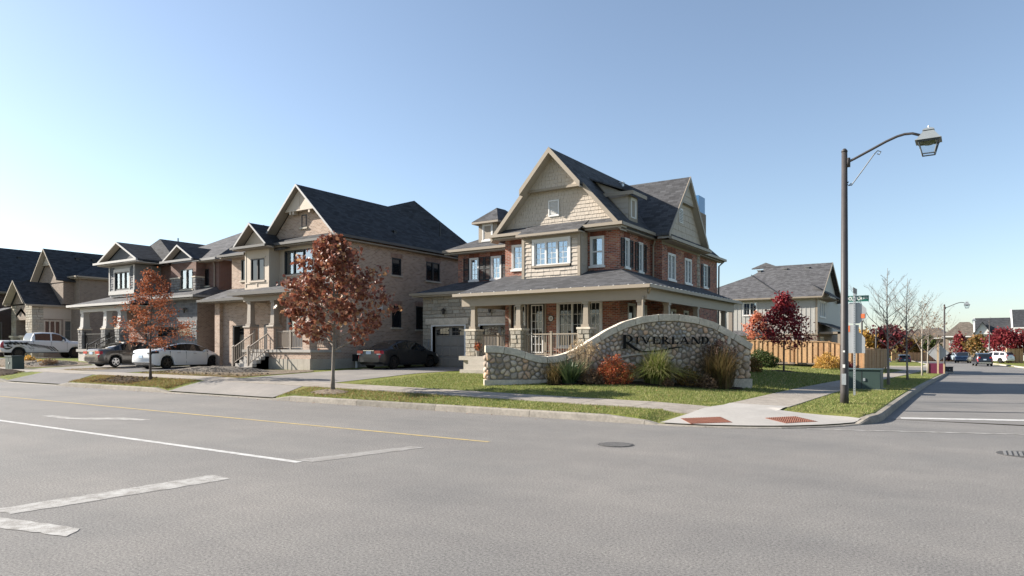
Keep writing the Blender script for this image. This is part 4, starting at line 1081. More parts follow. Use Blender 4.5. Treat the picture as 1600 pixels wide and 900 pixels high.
        for f, hh in ((sc, -.01), (sc*.97, hgt*.45), (sc*.80, hgt*.85), (sc*.45, hgt)):
            for p in pl: m.v.append(FS.p(cx+(p[0]-cx)*f, cy+(p[1]-cy)*f, hh+(ti[0]*(p[0]-cx)+ti[1]*(p[1]-cy))*2*hh/hgt))
        m.v.append(FS.p(cx, cy, hgt*1.02))
        for a in range(3):
            for i in range(n): j = (i+1) % n; m.f.append((k+a*n+i, k+a*n+j, k+(a+1)*n+j, k+(a+1)*n+i))
        for i in range(n): m.f.append((k+3*n+i, k+3*n+(i+1) % n, k+4*n))
    rest = MB()
    for i, (ar, poly) in enumerate(stones):
        a2 = sum(p[0]*q[1]-q[0]*p[1] for p, q in zip(poly, poly[1:]+poly[:1]))
        if a2 < 0: poly = poly[::-1]
        if i < 300: m = MB(); stone_geo(m, poly, ar); m.build('stone', 'fieldstone', s, True)
        else: stone_geo(rest, poly, ar)
    if rest.v: rest.build('small_stones', MT['pebble'], s, True, kind='stuff')
    # rounded stones on the two ends
    for fr, c in ((Fr(FS.p(0, 0, 0), (-FS.n[0], -FS.n[1], 0), (-E2[0], -E2[1], 0)), 0), (Fr(FS.p(9.26, 0, 0), (-FS.n[0], -FS.n[1], 0), (E2[0], E2[1], 0)), 1)):
        z = .62; tz = (top_at(0) if c == 0 else top_at(9.26))-th
        while z < tz-.08:
            hh = rr.uniform(.15, .24); hh = min(hh, tz-z); m = MB(); k = 0
            for f, o in ((1, 0), (.95, .05), (.7, .08)):
                for t in range(10):
                    a = 2*math.pi*t/10; m.v.append(fr.p(.23+math.copysign(abs(math.cos(a))**.6, math.cos(a))*.225*f, z+hh/2+math.copysign(abs(math.sin(a))**.6, math.sin(a))*(hh/2-.008)*f, o))
            for a in range(2):
                for i in range(10): j = (i+1) % 10; m.f.append((a*10+i, a*10+j, a*10+10+j, a*10+10+i))
            m.f.append(tuple(20+i for i in range(10)))
            m.build('stone', 'fieldstone', s, True); z += hh
    # pale river-like trims that divide the stonework
    def arc_trim(pl, w0, w1):
        m = MB(); n = len(pl)
        for i, (u, v) in enumerate(pl):
            a = pl[max(0, i-1)]; b = pl[min(n-1, i+1)]; tx, ty = b[0]-a[0], b[1]-a[1]; L = math.hypot(tx, ty); nx_, ny_ = -ty/L, tx/L; w = w0+(w1-w0)*i/(n-1)
            m.v += [FS.p(u-nx_*w, v-ny_*w, 0), FS.p(u-nx_*w, v-ny_*w, .10), FS.p(u+nx_*w, v+ny_*w, .10), FS.p(u+nx_*w, v+ny_*w, 0)]
        for i in range(n-1):
            for j in range(4): m.f.append((i*4+j, i*4+(j+1) % 4, i*4+4+(j+1) % 4, i*4+4+j))
        m.f.append((3, 2, 1, 0)); m.f.append(tuple((n-1)*4+j for j in range(4)))
        m.build('curved_trim', 'coping', s)
    arc_trim([(3.75, .95), (4.0, 1.12), (4.2, 1.22), (4.54, 1.36), (4.99, 1.44), (5.44, 1.49), (6.0, 1.51)], .012, .035)
    arc_trim([(7.6, 1.05), (7.95, 1.22), (8.2, 1.42), (8.38, 1.66), (8.48, 1.95), (8.5, 2.05)], .03, .05)
    # lettering
    yb = .16
    def L(polys):
        m = MB()
        for i, pl in enumerate(polys):
            a2 = sum(p[0]*q[1]-q[0]*p[1] for p, q in zip(pl, pl[1:]+pl[:1]))
            if a2 < 0: pl = pl[::-1]
            e = .0015*i
            m.prism([FS.p(u, v, yb-.02-e) for u, v in pl][::-1], mul(FS.n, .035+2*e))
        m.build('letter', MT['letter'], s)
    def rect(a, b, c, e): return [(a, c), (b, c), (b, e), (a, e)]
    def ring(cx, cy, rx, ry, wx, wy, a0, a1, n=14):
        out = []
        A = [R(a0+(a1-a0)*i/n) for i in range(n+1)]
        for p, q in zip(A, A[1:]):
            out.append([(cx+rx*math.cos(p), cy+ry*math.sin(p)), (cx+rx*math.cos(q), cy+ry*math.sin(q)), (cx+(rx-wx)*math.cos(q), cy+(ry-wy)*math.sin(q)), (cx+(rx-wx)*math.cos(p), cy+(ry-wy)*math.sin(p))])
        return out
    def stem(x, lo, hi, w):
        w *= 1.18; return [rect(x, x+w, lo, hi), rect(x-w*.5, x+w*1.5, lo, lo+.018), rect(x-w*.5, x+w*1.5, hi-.018, hi)]
    lo, hi = 1.82, 2.08; H = hi-lo
    # big R with its long tail
    b0, b1 = 1.66, 2.14; x = 4.70
    P = stem(x, b0, b1, .085) + ring(x+.13, b1-.135, .20, .135, .075, .028, -90, 90) + [rect(x+.08, x+.14, b1-.028, b1), rect(x+.08, x+.14, b1-.27, b1-.242)]
    leg = [(x+.10, b1-.26), (x+.22, b1-.34), (x+.34, b1-.44), (x+.48, b1-.53), (x+.62, b1-.575), (x+.78, b1-.585)]; lw = [.05, .05, .048, .044, .034, .02]
    for i in range(len(leg)-1): P.append([(leg[i][0]-lw[i], leg[i][1]), (leg[i][0]+lw[i], leg[i][1]+.02), (leg[i+1][0]+lw[i+1], leg[i+1][1]+.02), (leg[i+1][0]-lw[i+1], leg[i+1][1]-.01)])
    L(P)
    tail = [(5.46, 1.560, .018), (5.75, 1.565, .022), (6.05, 1.60, .026), (6.35, 1.665, .026), (6.6, 1.70, .018), (6.85, 1.715, .004)]
    L([[(a[0], a[1]-a[2]), (b[0], b[1]-b[2]), (b[0], b[1]+b[2]), (a[0], a[1]+a[2])] for a, b in zip(tail, tail[1:])])
    L(stem(5.16, lo, hi, .05))
    L([[(5.33, hi), (5.41, hi), (5.53, lo), (5.49, lo)], [(5.62, hi), (5.65, hi), (5.53, lo), (5.49, lo)], rect(5.29, 5.45, hi-.016, hi), rect(5.58, 5.69, hi-.016, hi)])
    L(stem(5.76, lo, hi, .05) + [rect(5.78, 5.98, hi-.022, hi), rect(5.78, 5.93, lo+H*.5-.01, lo+H*.5+.012), rect(5.78, 5.99, lo, lo+.022), rect(5.965, 5.985, hi-.06, hi), rect(5.97, 5.99, lo, lo+.065)])
    L(stem(6.07, lo, hi, .05) + ring(6.14, hi-.073, .12, .073, .046, .018, -90, 90) + [rect(6.10, 6.15, hi-.018, hi), rect(6.10, 6.15, hi-.146, hi-.128), [(6.14, hi-.14), (6.19, hi-.13), (6.36, lo), (6.29, lo)]])
    L(stem(6.42, lo, hi, .05) + [rect(6.44, 6.63, lo, lo+.022), rect(6.61, 6.63, lo, lo+.075)])
    L([[(6.70, lo), (6.73, lo), (6.87, hi), (6.84, hi)], [(6.83, hi), (6.87, hi+.005), (7.01, lo), (6.94, lo)], rect(6.77, 6.93, lo+.075, lo+.095), rect(6.665, 6.775, lo, lo+.015), rect(6.90, 7.05, lo, lo+.015)])
    L([rect(7.12, 7.145, lo, hi), rect(7.37, 7.395, lo, hi), [(7.12, hi), (7.19, hi), (7.395, lo), (7.33, lo)], rect(7.08, 7.185, lo, lo+.015), rect(7.33, 7.435, hi-.015, hi), rect(7.08, 7.16, hi-.015, hi)])
    L(stem(7.48, lo, hi, .05) + ring(7.55, (lo+hi)/2, .17, H/2, .05, .02, -90, 90) + [rect(7.51, 7.56, hi-.02, hi), rect(7.51, 7.56, lo, lo+.02)])
MT['letter'] = plain('letter', (.004, .004, .0045), .6, .15, .1)
MT['pebble'] = island('pebble', [(0, (.32, .26, .21)), (.3, (.38, .35, .32)), (.6, (.26, .245, .23)), (1, (.42, .36, .29))], .85, .2, 0.)
entrance_sign()

# ================================================================== beige brick house
def gable_face(h, fr, uc, za, k, vb, mat, back=.2, drop=.2):
    hw = (za-drop-vb)/k
    m = MB(); m.prism([fr.p(uc-hw, vb), fr.p(uc+hw, vb), fr.p(uc, za-drop)][::-1], mul(fr.n, -back)); return m.build('gable_wall', mat, h)
def rakes(h, fr, uc, za, k, hw, mat, w=.2, n=.03, soff=.5, sm='soffit'):
    """barge boards and the sloping soffit behind them; fr lies at the front edge of the roof"""
    m = MB()
    for s in (-1, 1): beam(m, fr.p(uc, za+.02, n), fr.p(uc+s*hw, za-k*hw+.02, n), .04, w, 0, mul(fr.n, -1))
    m.build('fascia', mat, h); m = MB()
    for s in (-1, 1): m.prism([fr.p(uc, za-w+.0, 0), fr.p(uc+s*hw, za-k*hw-w, 0), fr.p(uc+s*hw, za-k*hw-w, -soff), fr.p(uc, za-w, -soff)], (0, 0, .03))
    m.build('soffit', sm, h)
def beige_house():
    h = thing('beige_house', 'beige brick house with cream panels and a tall dark gable roof', 'house', (-31, 24.4, .6))
    Xr = -26.8; Y = 24.4; F = FY(Y); S = FX(Xr); ze = 7.40
    m = MB()
    sw_ = [(28.2, 28.95, 5.75, 6.72), (31.1, 32.35, 5.68, 6.80), (28.2, 28.95, 2.82, 4.05), (30.2, 30.9, 2.75, 4.1)]
    wall(m, S, Y, 36.5, .3, ze, sw_); lw = (-35.0, -34.6, 5.55, 6.75)
    fd = (-30.9, -28.7, 1.62, 3.85)
    wall(m, F, -31.95, Xr, .3, 5.1, [fd]); wall(m, F, -35.9, -31.5, 4.6, 7.0, [lw]); wall(m, F, -32.1, -31.95, 4.6, 7.3)
    wall(m, FL(-35.9), -36.5, -Y, .3, 7.0); wall(m, FB(36.5), -Xr, 35.9, .3, ze)
    gd = (-34.95, -32.55, .62, 2.95); od = (-32.2, -31.5, 1.55, 2.95)
    wall(m, FY(23.8), -36.3, -31.4, .3, 4.6, [gd], .45); wall(m, FX(-31.4), 23.8, 24.4, .3, 4.6); wall(m, FL(-36.3), -24.4, -23.8, .3, 4.6)
    m.fbox(FY(23.8), -36.32, -35.85, .3, 4.45, 0, .22)
    m.build('brick_wall', 'beige_brick', h)
    for i, w in enumerate(sw_): window(h, S, *w, 2 if i == 1 else 1, 0, 0, frame='black_frame', sill='coping', case=0, hung=False, glass='glass_dark')
    window(h, F, *lw, 1, 0, 0, frame='black_frame', sill='coping', case=0, glass='glass_dark')
    def soldier(fr, u0, u1, v):
        n = int((u1-u0)/.09)
        for i in range(n):
            a = u0+(u1-u0)*i/n; MB().fbox(fr, a+.005, a+(u1-u0)/n-.005, v, v+.23, -.01, .012).build('brick', MT['soldier2'], h)
    for w in sw_: soldier(S, w[0]-.1, w[1]+.1, w[3]+.02)
    # cream panelled front
    c0, c1, z0, z1 = -31.85, -26.75, 5.0, 7.25; w = (-30.95, -28.65, 5.62, 6.92); G = FY(24.25)
    m = MB(); m.fbox(G, c0, w[0], z0, z1, -.2, 0); m.fbox(G, w[1], c1, z0, z1, -.2, 0); m.fbox(G, w[0], w[1], z0, w[2], -.2, 0); m.fbox(G, w[0], w[1], w[3], z1, -.2, 0); m.build('panel_wall', 'trim_cream', h)
    m = MB()
    for u in (c0, -31.1, c1-.12): m.fbox(G, u, u+.12, z0, z1-.16, 0, .03)
    m.fbox(G, c0, c1, z1-.16, z1, 0, .032); m.fbox(G, c0+.12, -31.1, 5.45, 5.55, 0, .028); m.fbox(G, w[0]-.1, w[1]+.1, w[3]+.02, w[3]+.12, 0, .028); m.fbox(G, -28.5, c1-.12, 5.45, 5.55, 0, .028); m.build('panel_trim', 'trim_cream', h)
    window(h, G, *w, 3, 0, 0, frame='black_frame', sill='trim_cream', case=0, curtain='curtain')
    B = FY(23.6); b0, b1 = -33.5, -31.4; bw = (-33.0, -31.82, 5.36, 6.56)
    m = MB(); m.fbox(B, b0, bw[0], 4.9, 7.12, -.8, 0); m.fbox(B, bw[1], b1, 4.9, 7.12, -.8, 0); m.fbox(B, bw[0], bw[1], 4.9, bw[2], -.8, 0); m.fbox(B, bw[0], bw[1], bw[3], 7.12, -.8, 0); m.build('bay_wall', 'trim_cream', h)
    m = MB()
    m.fbox(B, b0, b1, 5.20, 5.28, 0, .03); m.fbox(B, b0, b1, 4.9, 5.0, 0, .03); m.fbox(B, b0, b0+.1, 5.0, 5.2, 0, .028); m.fbox(B, -32.5, -32.4, 5.0, 5.2, 0, .028); m.fbox(B, b1-.1, b1, 5.0, 5.2, 0, .028); m.fbox(B, bw[0]-.1, bw[1]+.1, bw[3]+.02, bw[3]+.1, 0, .03); m.fbox(B, b0, b0+.1, 5.28, 7.0, 0, .02); m.fbox(B, b1-.1, b1, 5.28, 7.0, 0, .02)
    m.build('panel_trim', 'trim_cream', h)
    window(h, B, *bw, 2, 0, 0, frame='black_frame', sill='trim_cream', case=0, glass='glass_dark')
    # big gable
    Xc, za, k = -29.42, 10.27, .965; hw = 2.92
    zf_ = za-k*hw
    gable_face(h, FY(24.3), Xc, za, k, 7.3, 'beige_brick', drop=.22)
    gw = (-29.62, -29.22, 8.08, 8.75); window(h, FY(24.29), *gw, 1, 0, 0, frame='black_frame', sill='coping', case=0, curtain='trim_white', lift=.0)
    vz = 8.98; U = FY(23.98); hw2 = (za-.2-vz)/k
    m = MB(); m.prism([U.p(Xc-hw2, vz), U.p(Xc+hw2, vz), U.p(Xc, za-.2)][::-1], (0, .3, 0)); m.build('gable_panel', 'trim_cream', h)
    MB().fbox(U, Xc-.012, Xc+.012, vz, za-.3, 0, .012).build('batten', 'trim_cream', h); MB().fbox(U, Xc-hw2, Xc+hw2, vz-.06, vz, -.28, .02).build('band', 'trim_cream', h)
    for u in (Xc-.75, Xc-.5, Xc+.75): MB().fbox(U, u-.06, u+.06, vz-.22, vz-.06, -.28, .0).build('bracket', 'trim_cream', h)
    yf = 23.75; yr = 30.6
    ap = (-29.6, 33.2, 11.1)
    sl = [[(Xc, yf, za), (Xc, yr, za), ap, (-26.45, 37.0, zf_), (-26.45, yf, zf_)], [(Xc, yf, za), (Xc-hw, yf, zf_), (-33.2, 37.0, zf_), ap, (Xc, yr, za)], [(-33.2, 37, zf_), (-26.45, 37.0, zf_), ap]]
    roof(h, sl, 'roof_dark')
    rakes(h, FY(yf), Xc, za, k, hw-.02, 'trim_slate', .13, .03, .55, 'trim_brown')
    roof(h, [[(Xc-hw-.05, 23.72, 7.28), (-26.45, 23.72, 7.28), (-26.6, 24.32, 7.62), (Xc-hw+.2, 24.32, 7.62)]], 'roof_dark', t=.05)
    gutter(h, (Xc-hw-.1, 23.7, 7.29), (-26.35, 23.7, 7.29), (0, -1, 0), 'gutter_dark'); gutter(h, (-26.45, 23.7, zf_+.0), (-26.45, 37, zf_), (1, 0, 0), 'gutter_dark')
    m = MB(); m.box(Xc-hw, -26.5, 23.74, 24.3, 7.10, 7.16); m.box(Xr, -26.46, 24.3, 36.8, 7.20, 7.26); m.build('soffit', 'trim_brown', h)
    # small gable over the bay and the low left roof
    xc2, za2, k2, hw2 = -32.45, 8.45, .86, 1.42; zf2 = za2-k2*hw2
    gable_face(h, FY(23.55), xc2, za2, k2, 7.1, 'trim_cream', drop=.2); y2 = 23.1
    roof(h, [[(xc2, y2, za2), (xc2, 27.2, za2), (xc2+hw2, 25.5, zf2), (xc2+hw2, y2, zf2)][::-1][::-1], [(xc2, y2, za2), (xc2-hw2, y2, zf2), (xc2-hw2, 25.5, zf2), (xc2, 27.2, za2)]], 'roof_dark')
    rakes(h, FY(y2), xc2, za2, k2, hw2, 'trim_slate', .12, .03, .45, 'trim_brown')
    roof(h, [[(-36.4, 23.9, 7.05), (-30.5, 23.9, 7.05), (-30.5, 27.5, 8.2), (-34.5, 27.5, 8.2)], [(-36.4, 23.9, 7.05), (-34.5, 27.5, 8.2), (-34.5, 33.5, 8.2), (-36.4, 37, 7.05)], [(-34.5, 27.5, 8.2), (-30.5, 27.5, 8.2), (-30.5, 33.5, 8.2), (-34.5, 33.5, 8.2)]], 'roof_grey')
    gutter(h, (-36.45, 23.9, 7.05), (-33.9, 23.9, 7.05), (0, -1, 0), 'gutter_dark'); gutter(h, (-34.0, 23.08, 7.2), (-30.95, 23.08, 7.2), (0, -1, 0), 'gutter_dark')
    m = MB(); m.box(-36.4, -33.5, 23.95, 24.4, 6.86, 6.92); m.box(-33.95, -31.0, 23.12, 23.6, 7.04, 7.1); m.build('soffit', 'trim_brown', h)
    # garage
    garage_door(h, FY(23.8), *gd, 'garage_tan', inset=.42, jamb=None)
    m = MB(); m.fbox(FY(23.8), gd[0]-.02, gd[0]+.1, gd[2], gd[3], -.45, -.02); m.fbox(FY(23.8), gd[0], gd[1], gd[3]-.06, gd[3]+.04, -.45, -.02); m.fbox(FY(23.8), gd[1]-.1, gd[1]+.02, gd[2], gd[3], -.45, -.02); m.build('door_frame', 'black_frame', h)
    wall_lamp(h, FY(23.8), -33.0, 3.65)
    roof(h, [[(-36.9, 22.95, 4.42), (-31.2, 22.95, 4.42), (-31.2, 24.42, 5.12), (-36.0, 24.42, 5.12)], [(-36.9, 22.95, 4.42), (-36.0, 24.42, 5.12), (-36.9, 25, 4.42)]], 'roof_grey')
    gutter(h, (-36.95, 22.95, 4.42), (-32.3, 22.95, 4.42), (0, -1, 0), 'gutter_dark'); MB().box(-36.8, -31.4, 23.0, 23.8, 4.24, 4.30).build('soffit', 'trim_brown', h)
    # porch
    zf = 1.60
    roof(h, [[(-32.5, 22.0, 4.58), (-26.3, 22.0, 4.58), (-26.3, 24.42, 5.15), (-31.6, 24.42, 5.15)], [(-32.5, 22.0, 4.58), (-31.6, 24.42, 5.15), (-32.5, 24.4, 4.58)]], 'roof_grey')
    gutter(h, (-32.6, 22.0, 4.58), (-26.2, 22.0, 4.58), (0, -1, 0), 'gutter_dark', .16); MB().box(-32.4, -26.4, 22.05, 24.4, 4.38, 4.42).build('porch_ceiling', 'trim_brown', h)
    m = MB(); m.box(-32.1, -26.75, 22.5, 22.72, 4.12, 4.38); m.box(-26.97, -26.75, 22.72, 24.3, 4.12, 4.38); m.box(-32.1, -31.88, 22.72, 23.8, 4.12, 4.38); m.build('porch_beam', 'trim_brown', h)
    MB().box(-32.1, -26.7, 22.42, 24.4, 1.46, zf).build('porch_floor', 'concrete_pale', h); MB().box(-32.0, -26.76, 22.5, 24.4, 1.14, 1.46).build('porch_base', 'beige_brick', h)
    m = MB()
    for i in range(7):
        a = -30.0+i*.46; m.box(a+.004, a+.456, 22.47, 22.6, .3, 1.14)
    m.box(-30.0, -26.74, 22.52, 24.4, .3, 1.14); m.build('foundation', 'concrete', h); MB().box(-26.8, -26.75, 24.4, 36.5, .3, 1.14).build('foundation', 'concrete', h)
    for x in (-31.72, -29.78, -27.05):
        column(h, x, 22.7, zf, 2.74, 4.12, 'trim_brown', 'beige_brick', .5, .3)
    railing(h, (-29.5, 22.62), (-27.3, 22.62), zf, 2.55, 'trim_brown', posts=(0., .5, 1.)); railing(h, (-27.0, 22.95), (-27.0, 24.3), zf, 2.55, 'trim_brown')
    railing(h, (-31.35, 24.0), (-29.9, 24.0), zf, 2.55, 'trim_brown', posts=())
    for i in range(5): MB().box(-31.35, -29.95, 21.25+.25*i, 22.5, .5, .72+.175*i).build('step', 'concrete_pale', h)
    for x in (-31.28, -30.02): railing(h, (x, 21.32), (x, 22.6), .78, 1.70, 'trim_brown', dz=.82)
    MB().box(-32.6, -30.2, 20.4, 21.24, .45, .66).build('landing', 'concrete_pale', h)
    q = window(h, F, *fd, 3, 2, 5, case=.05, curtain='curtain', sill=None, name='front_door', glass='glass')
    m = MB()
    for a in (-30.85, -30.12, -29.4): m.fbox(F, a, a+.6, 1.65, 2.35, -.05, -.02)
    m.build('door_panel', 'trim_white', q)
    MB().fbox(FY(23.8), -32.1, -31.5, 1.6, 2.95, -.02, .02).build('door', 'black_frame', h)
    MB().fbox(S, 27.1, 27.35, 3.75, 4.0, 0, .12).build('utility_box', 'trim_white', h)
    MB().tube([(-26.6, 25.35, .4), (-26.6, 25.35, 1.0)], .06, 8).build('gas_pipe', 'trim_white', h); MB().box(-26.74, -26.45, 25.2, 25.5, 1.0, 1.35).build('gas_meter', 'black_metal', h)
    roof_vent(h, (-27.3, 28.9, 8.22), 'black_frame', .14); MB().tube([(-27.8, 33.6, 8.6), (-27.8, 33.6, 9.55)], .05, 6).build('vent_pipe', 'black_frame', h)
MT['soldier2'] = objtint('soldier2', [(0, (.28, .18, .14)), (.5, (.40, .265, .205)), (1, (.33, .21, .16))], .85, .3, 9.)
beige_house()

# ================================================================== dark brick house with a grey bay
def grey_bay_house():
    h = thing('grey_bay_house', 'dark brick house with grey stone garage and shingled bay above its porch', 'house', (-43, 24.9, .8))
    Xr, Y, ze = -37.9, 24.9, 7.05; F = FY(Y); S = FX(Xr)
    w1 = (-39.55, -38.95, 5.5, 6.55)
    m = MB(); wall(m, F, -48.6, Xr, .5, ze, [w1, (-46.2, -45.0, 1.62, 3.7)]); wall(m, S, Y, 36, .5, ze); wall(m, FL(-48.6), -36, -Y, .5, ze); wall(m, FB(36), -Xr, 48.6, .5, ze); m.build('brick_wall', 'brown_brick', h)
    window(h, F, *w1, 1, 0, 0, frame='black_frame', sill='coping', case=0, glass='glass_dark')
    # grey shingled bay
    B = FY(23.2); b0, b1 = -47.45, -44.3; w = (-46.75, -44.95, 5.48, 6.60)
    m = MB(); m.fbox(B, b0, w[0], 5.0, 7.02, -1.7, 0); m.fbox(B, w[1], b1, 5.0, 7.02, -1.7, 0); m.fbox(B, w[0], w[1], 5.0, w[2], -1.7, 0); m.fbox(B, w[0], w[1], w[3], 7.02, -1.7, 0); m.build('bay_wall', 'trim_grey', h)
    for u0, u1 in ((b0+.1, w[0]-.12), (w[1]+.12, b1-.1)): shakes(h, B, [(u0, 5.4), (u1, 5.4), (u1, 6.95), (u0, 6.95)], MT['grey_shake'], seed=3, course=.16, w=.2, out=.04)
    m = MB(); m.fbox(B, b0-.02, b0+.1, 5.15, 7.0, 0, .06); m.fbox(B, b1-.1, b1+.02, 5.15, 7.0, 0, .06); m.fbox(B, b0-.02, b1+.02, 5.15, 5.4, 0, .08); m.fbox(B, w[0]-.12, w[1]+.12, w[3], w[3]+.2, 0, .06); m.fbox(B, w[0]-.12, w[0], w[2]-.06, w[3], 0, .055); m.fbox(B, w[1], w[1]+.12, w[2]-.06, w[3], 0, .055); m.build('bay_trim', 'trim_grey2', h)
    window(h, B, *w, 3, 0, 0, frame='black_frame', sill=None, case=0, curtain='curtain')
    xc, za, k, hw = -45.75, 8.5, .50, 2.45; yf = 22.75
    gable_face(h, FY(23.15), xc, za, k, 7.2, MT['grey_shake'], drop=.25)
    roof(h, [[(xc, yf, za), (xc, 28, za), (xc+hw, 28, za-k*hw), (xc+hw, yf, za-k*hw)][::-1][::-1], [(xc, yf, za), (xc-hw, yf, za-k*hw), (xc-hw, 28, za-k*hw), (xc, 28, za)]], 'roof_dark')
    rakes(h, FY(yf), xc, za, k, hw, 'trim_grey2', .12, .03, .4)
    gutter(h, (xc-hw-.3, yf-.02, 7.27), (xc+hw+.2, yf-.02, 7.27), (0, -1, 0), 'trim_grey2'); MB().box(xc-hw, xc+hw, yf, 24.9, 7.06, 7.12).build('soffit', 'soffit', h)
    roof(h, [[(-45.0, 25.2, 8.95), (-45.0, 33, 8.95), (-41.6, 33, 7.1), (-41.6, 24.4, 7.1)], [(-49, 24.4, 7.1), (-41.6, 24.4, 7.1), (-45.0, 25.2, 8.95)], [(-45.0, 25.2, 8.95), (-49, 24.4, 7.1), (-49, 33, 7.1), (-45, 33, 8.95)]], 'roof_dark')
    ap = (-41.2, 30.5, 10.3)
    roof(h, [[(-45.2, 24.4, 7.1), (-37.45, 24.4, 7.1), ap], [(-37.45, 24.4, 7.1), (-37.45, 36.5, 7.1), ap], [(-37.45, 36.5, 7.1), (-45.2, 36.5, 7.1), ap], [(-45.2, 36.5, 7.1), (-45.2, 24.4, 7.1), ap]], 'roof_grey')
    gutter(h, (-42.0, 24.4, 7.1), (-37.4, 24.4, 7.1), (0, -1, 0), 'trim_grey'); gutter(h, (-37.45, 24.4, 7.1), (-37.45, 36, 7.1), (1, 0, 0), 'trim_grey'); MB().box(-42, -37.5, 24.42, 24.9, 6.92, 6.98).build('soffit', 'soffit', h)
    # stone fronted bay with its little gable
    B = FY(24.3); b0, b1 = -42.1, -39.35; w = (-41.0, -39.7, 5.30, 6.55)
    m = MB(); m.fbox(B, b0, w[0], 4.8, 7.0, -.6, 0); m.fbox(B, w[1], b1, 4.8, 7.0, -.6, 0); m.fbox(B, w[0], w[1], 4.8, w[2], -.6, 0); m.fbox(B, w[0], w[1], w[3], 7.0, -.6, 0); m.build('bay_wall', 'brown_brick', h)
    ashlar(h, B, b0, b1, 4.85, 6.0, [(w[0]-.05, w[1]+.05, w[2]-.1, 7)], 'grey_stone', .17, .2, .4, seed=4); ashlar(h, FX(b1), 24.3, 24.85, 4.85, 6.0, (), 'grey_stone', .17, .2, .4, seed=5)
    m = MB(); m.fbox(B, b0-.03, w[0], 6.0, 6.08, 0, .08); m.fbox(B, w[1], b1+.03, 6.0, 6.08, -.55, .08); m.build('ledge', 'coping', h)
    window(h, B, *w, 2, 0, 0, frame='black_frame', sill='coping', case=0, curtain='curtain')
    xc, za, k, hw = -40.65, 8.02, .56, 1.65; yf = 23.85
    gable_face(h, FY(24.25), xc, za, k, 7.05, MT['grey_shake'], drop=.2)
    roof(h, [[(xc, yf, za), (xc, 26.5, za), (xc+hw, 25, za-k*hw), (xc+hw, yf, za-k*hw)][::-1][::-1], [(xc, yf, za), (xc-hw, yf, za-k*hw), (xc-hw, 25, za-k*hw), (xc, 26.5, za)]], 'roof_dark')
    rakes(h, FY(yf), xc, za, k, hw, 'trim_grey2', .11, .03, .35); gutter(h, (xc-hw-.1, yf-.02, 7.09), (xc+hw+.1, yf-.02, 7.09), (0, -1, 0), 'trim_grey')
    downspout(h, [(-38.3, 24.75, 6.95), (-38.3, 24.84, 6.7), (-38.3, 24.84, 5.3), (-38.6, 24.7, 5.25)], 'trim_brown')
    # garage
    G = FY(23.6); gd = (-42.3, -38.75, .55, 2.95)
    m = MB(); wall(m, G, -43.6, -38.1, .4, 4.7, [gd], .3); m.build('garage_wall', 'grey_brick', h)
    m = MB(); wall(m, FX(-38.1), 23.6, 24.9, .4, 4.7); m.build('side_wall', 'tan_brick', h); m = MB(); wall(m, FL(-43.6), -24.9, -23.6, .4, 4.7); m.build('side_wall', 'tan_brick', h)
    ashlar(h, G, -38.72, -38.1, .55, 3.35, (), 'grey_stone', .17, .2, .4, seed=6); ashlar(h, G, -43.6, -42.35, .55, 3.35, (), 'grey_stone', .17, .2, .4, seed=7)
    ashlar(h, G, -42.35, -38.72, 3.10, 3.35, (), 'grey_stone', .25, .2, .4, seed=8)
    garage_door(h, G, *gd, 'garage_grey', arched=False, jamb='trim_grey', inset=.25); wall_lamp(h, G, -39.2, 3.95)
    roof(h, [[(-44.2, 23.0, 4.78), (-37.5, 23.0, 4.78), (-38.2, 24.92, 5.42), (-44.2, 24.92, 5.42)], [(-37.5, 23.0, 4.78), (-37.5, 27, 4.78), (-38.0, 27, 5.42), (-38.2, 24.92, 5.42)]], 'roof_grey')
    gutter(h, (-44.2, 23.0, 4.78), (-37.4, 23.0, 4.78), (0, -1, 0), 'trim_grey'); gutter(h, (-37.5, 23.0, 4.78), (-37.5, 27.0, 4.78), (1, 0, 0), 'trim_grey'); MB().box(-44.0, -37.6, 23.02, 24.9, 4.56, 4.62).build('soffit', 'soffit', h)
    # porch
    zf = 1.6
    roof(h, [[(-50.0, 21.8, 4.5), (-42.2, 21.8, 4.5), (-43.6, 24.92, 5.42), (-48.8, 24.92, 5.42)], [(-50.0, 21.8, 4.5), (-48.8, 24.92, 5.42), (-50, 25, 4.5)], [(-42.2, 21.8, 4.5), (-42.2, 23.2, 4.5), (-43.6, 24.92, 5.42)]], 'roof_grey')
    gutter(h, (-50.1, 21.8, 4.5), (-42.1, 21.8, 4.5), (0, -1, 0), 'trim_grey2', .15); MB().box(-49.9, -42.3, 21.85, 24.9, 4.26, 4.30).build('porch_ceiling', 'soffit', h)
    MB().box(-49.2, -43.0, 22.15, 22.4, 4.02, 4.26).build('porch_beam', 'trim_grey2', h)
    MB().box(-49.3, -43.6, 21.95, 24.9, 1.42, zf).build('porch_floor', 'concrete_pale', h); MB().box(-49.2, -43.6, 22.05, 24.9, .6, 1.42).build('porch_base', 'pale_brick', h)
    for i, x in enumerate((-48.85, -45.85, -44.1)): column(h, x, 22.3, zf, 2.85, 4.02, 'trim_grey2', seed=60+i, stone='grey_stone', cw=.42, pw=.56)
    railing(h, (-48.5, 22.15), (-46.2, 22.15), zf, 2.6, 'black_metal', posts=(0., 1.), bw=.018, pw=.06)
    for x in (-45.5, -44.4): railing(h, (x, 20.9), (x, 22.2), .95, 1.85, 'black_metal', dz=.7, bw=.018, pw=.06)
    for i in range(4): MB().box(-45.5, -44.4, 21.0+.27*i, 22.06, .6, 1.0+.16*i).build('step', 'concrete_pale', h)
    MB().fbox(F, -46.1, -45.1, 1.62, 3.65, -.08, -.03).build('door', 'black_frame', h)
    MB().tube([(-45.2, 26.6, 8.9), (-45.2, 26.6, 9.2)], .06, 6).build('vent_pipe', 'trim_white', h)
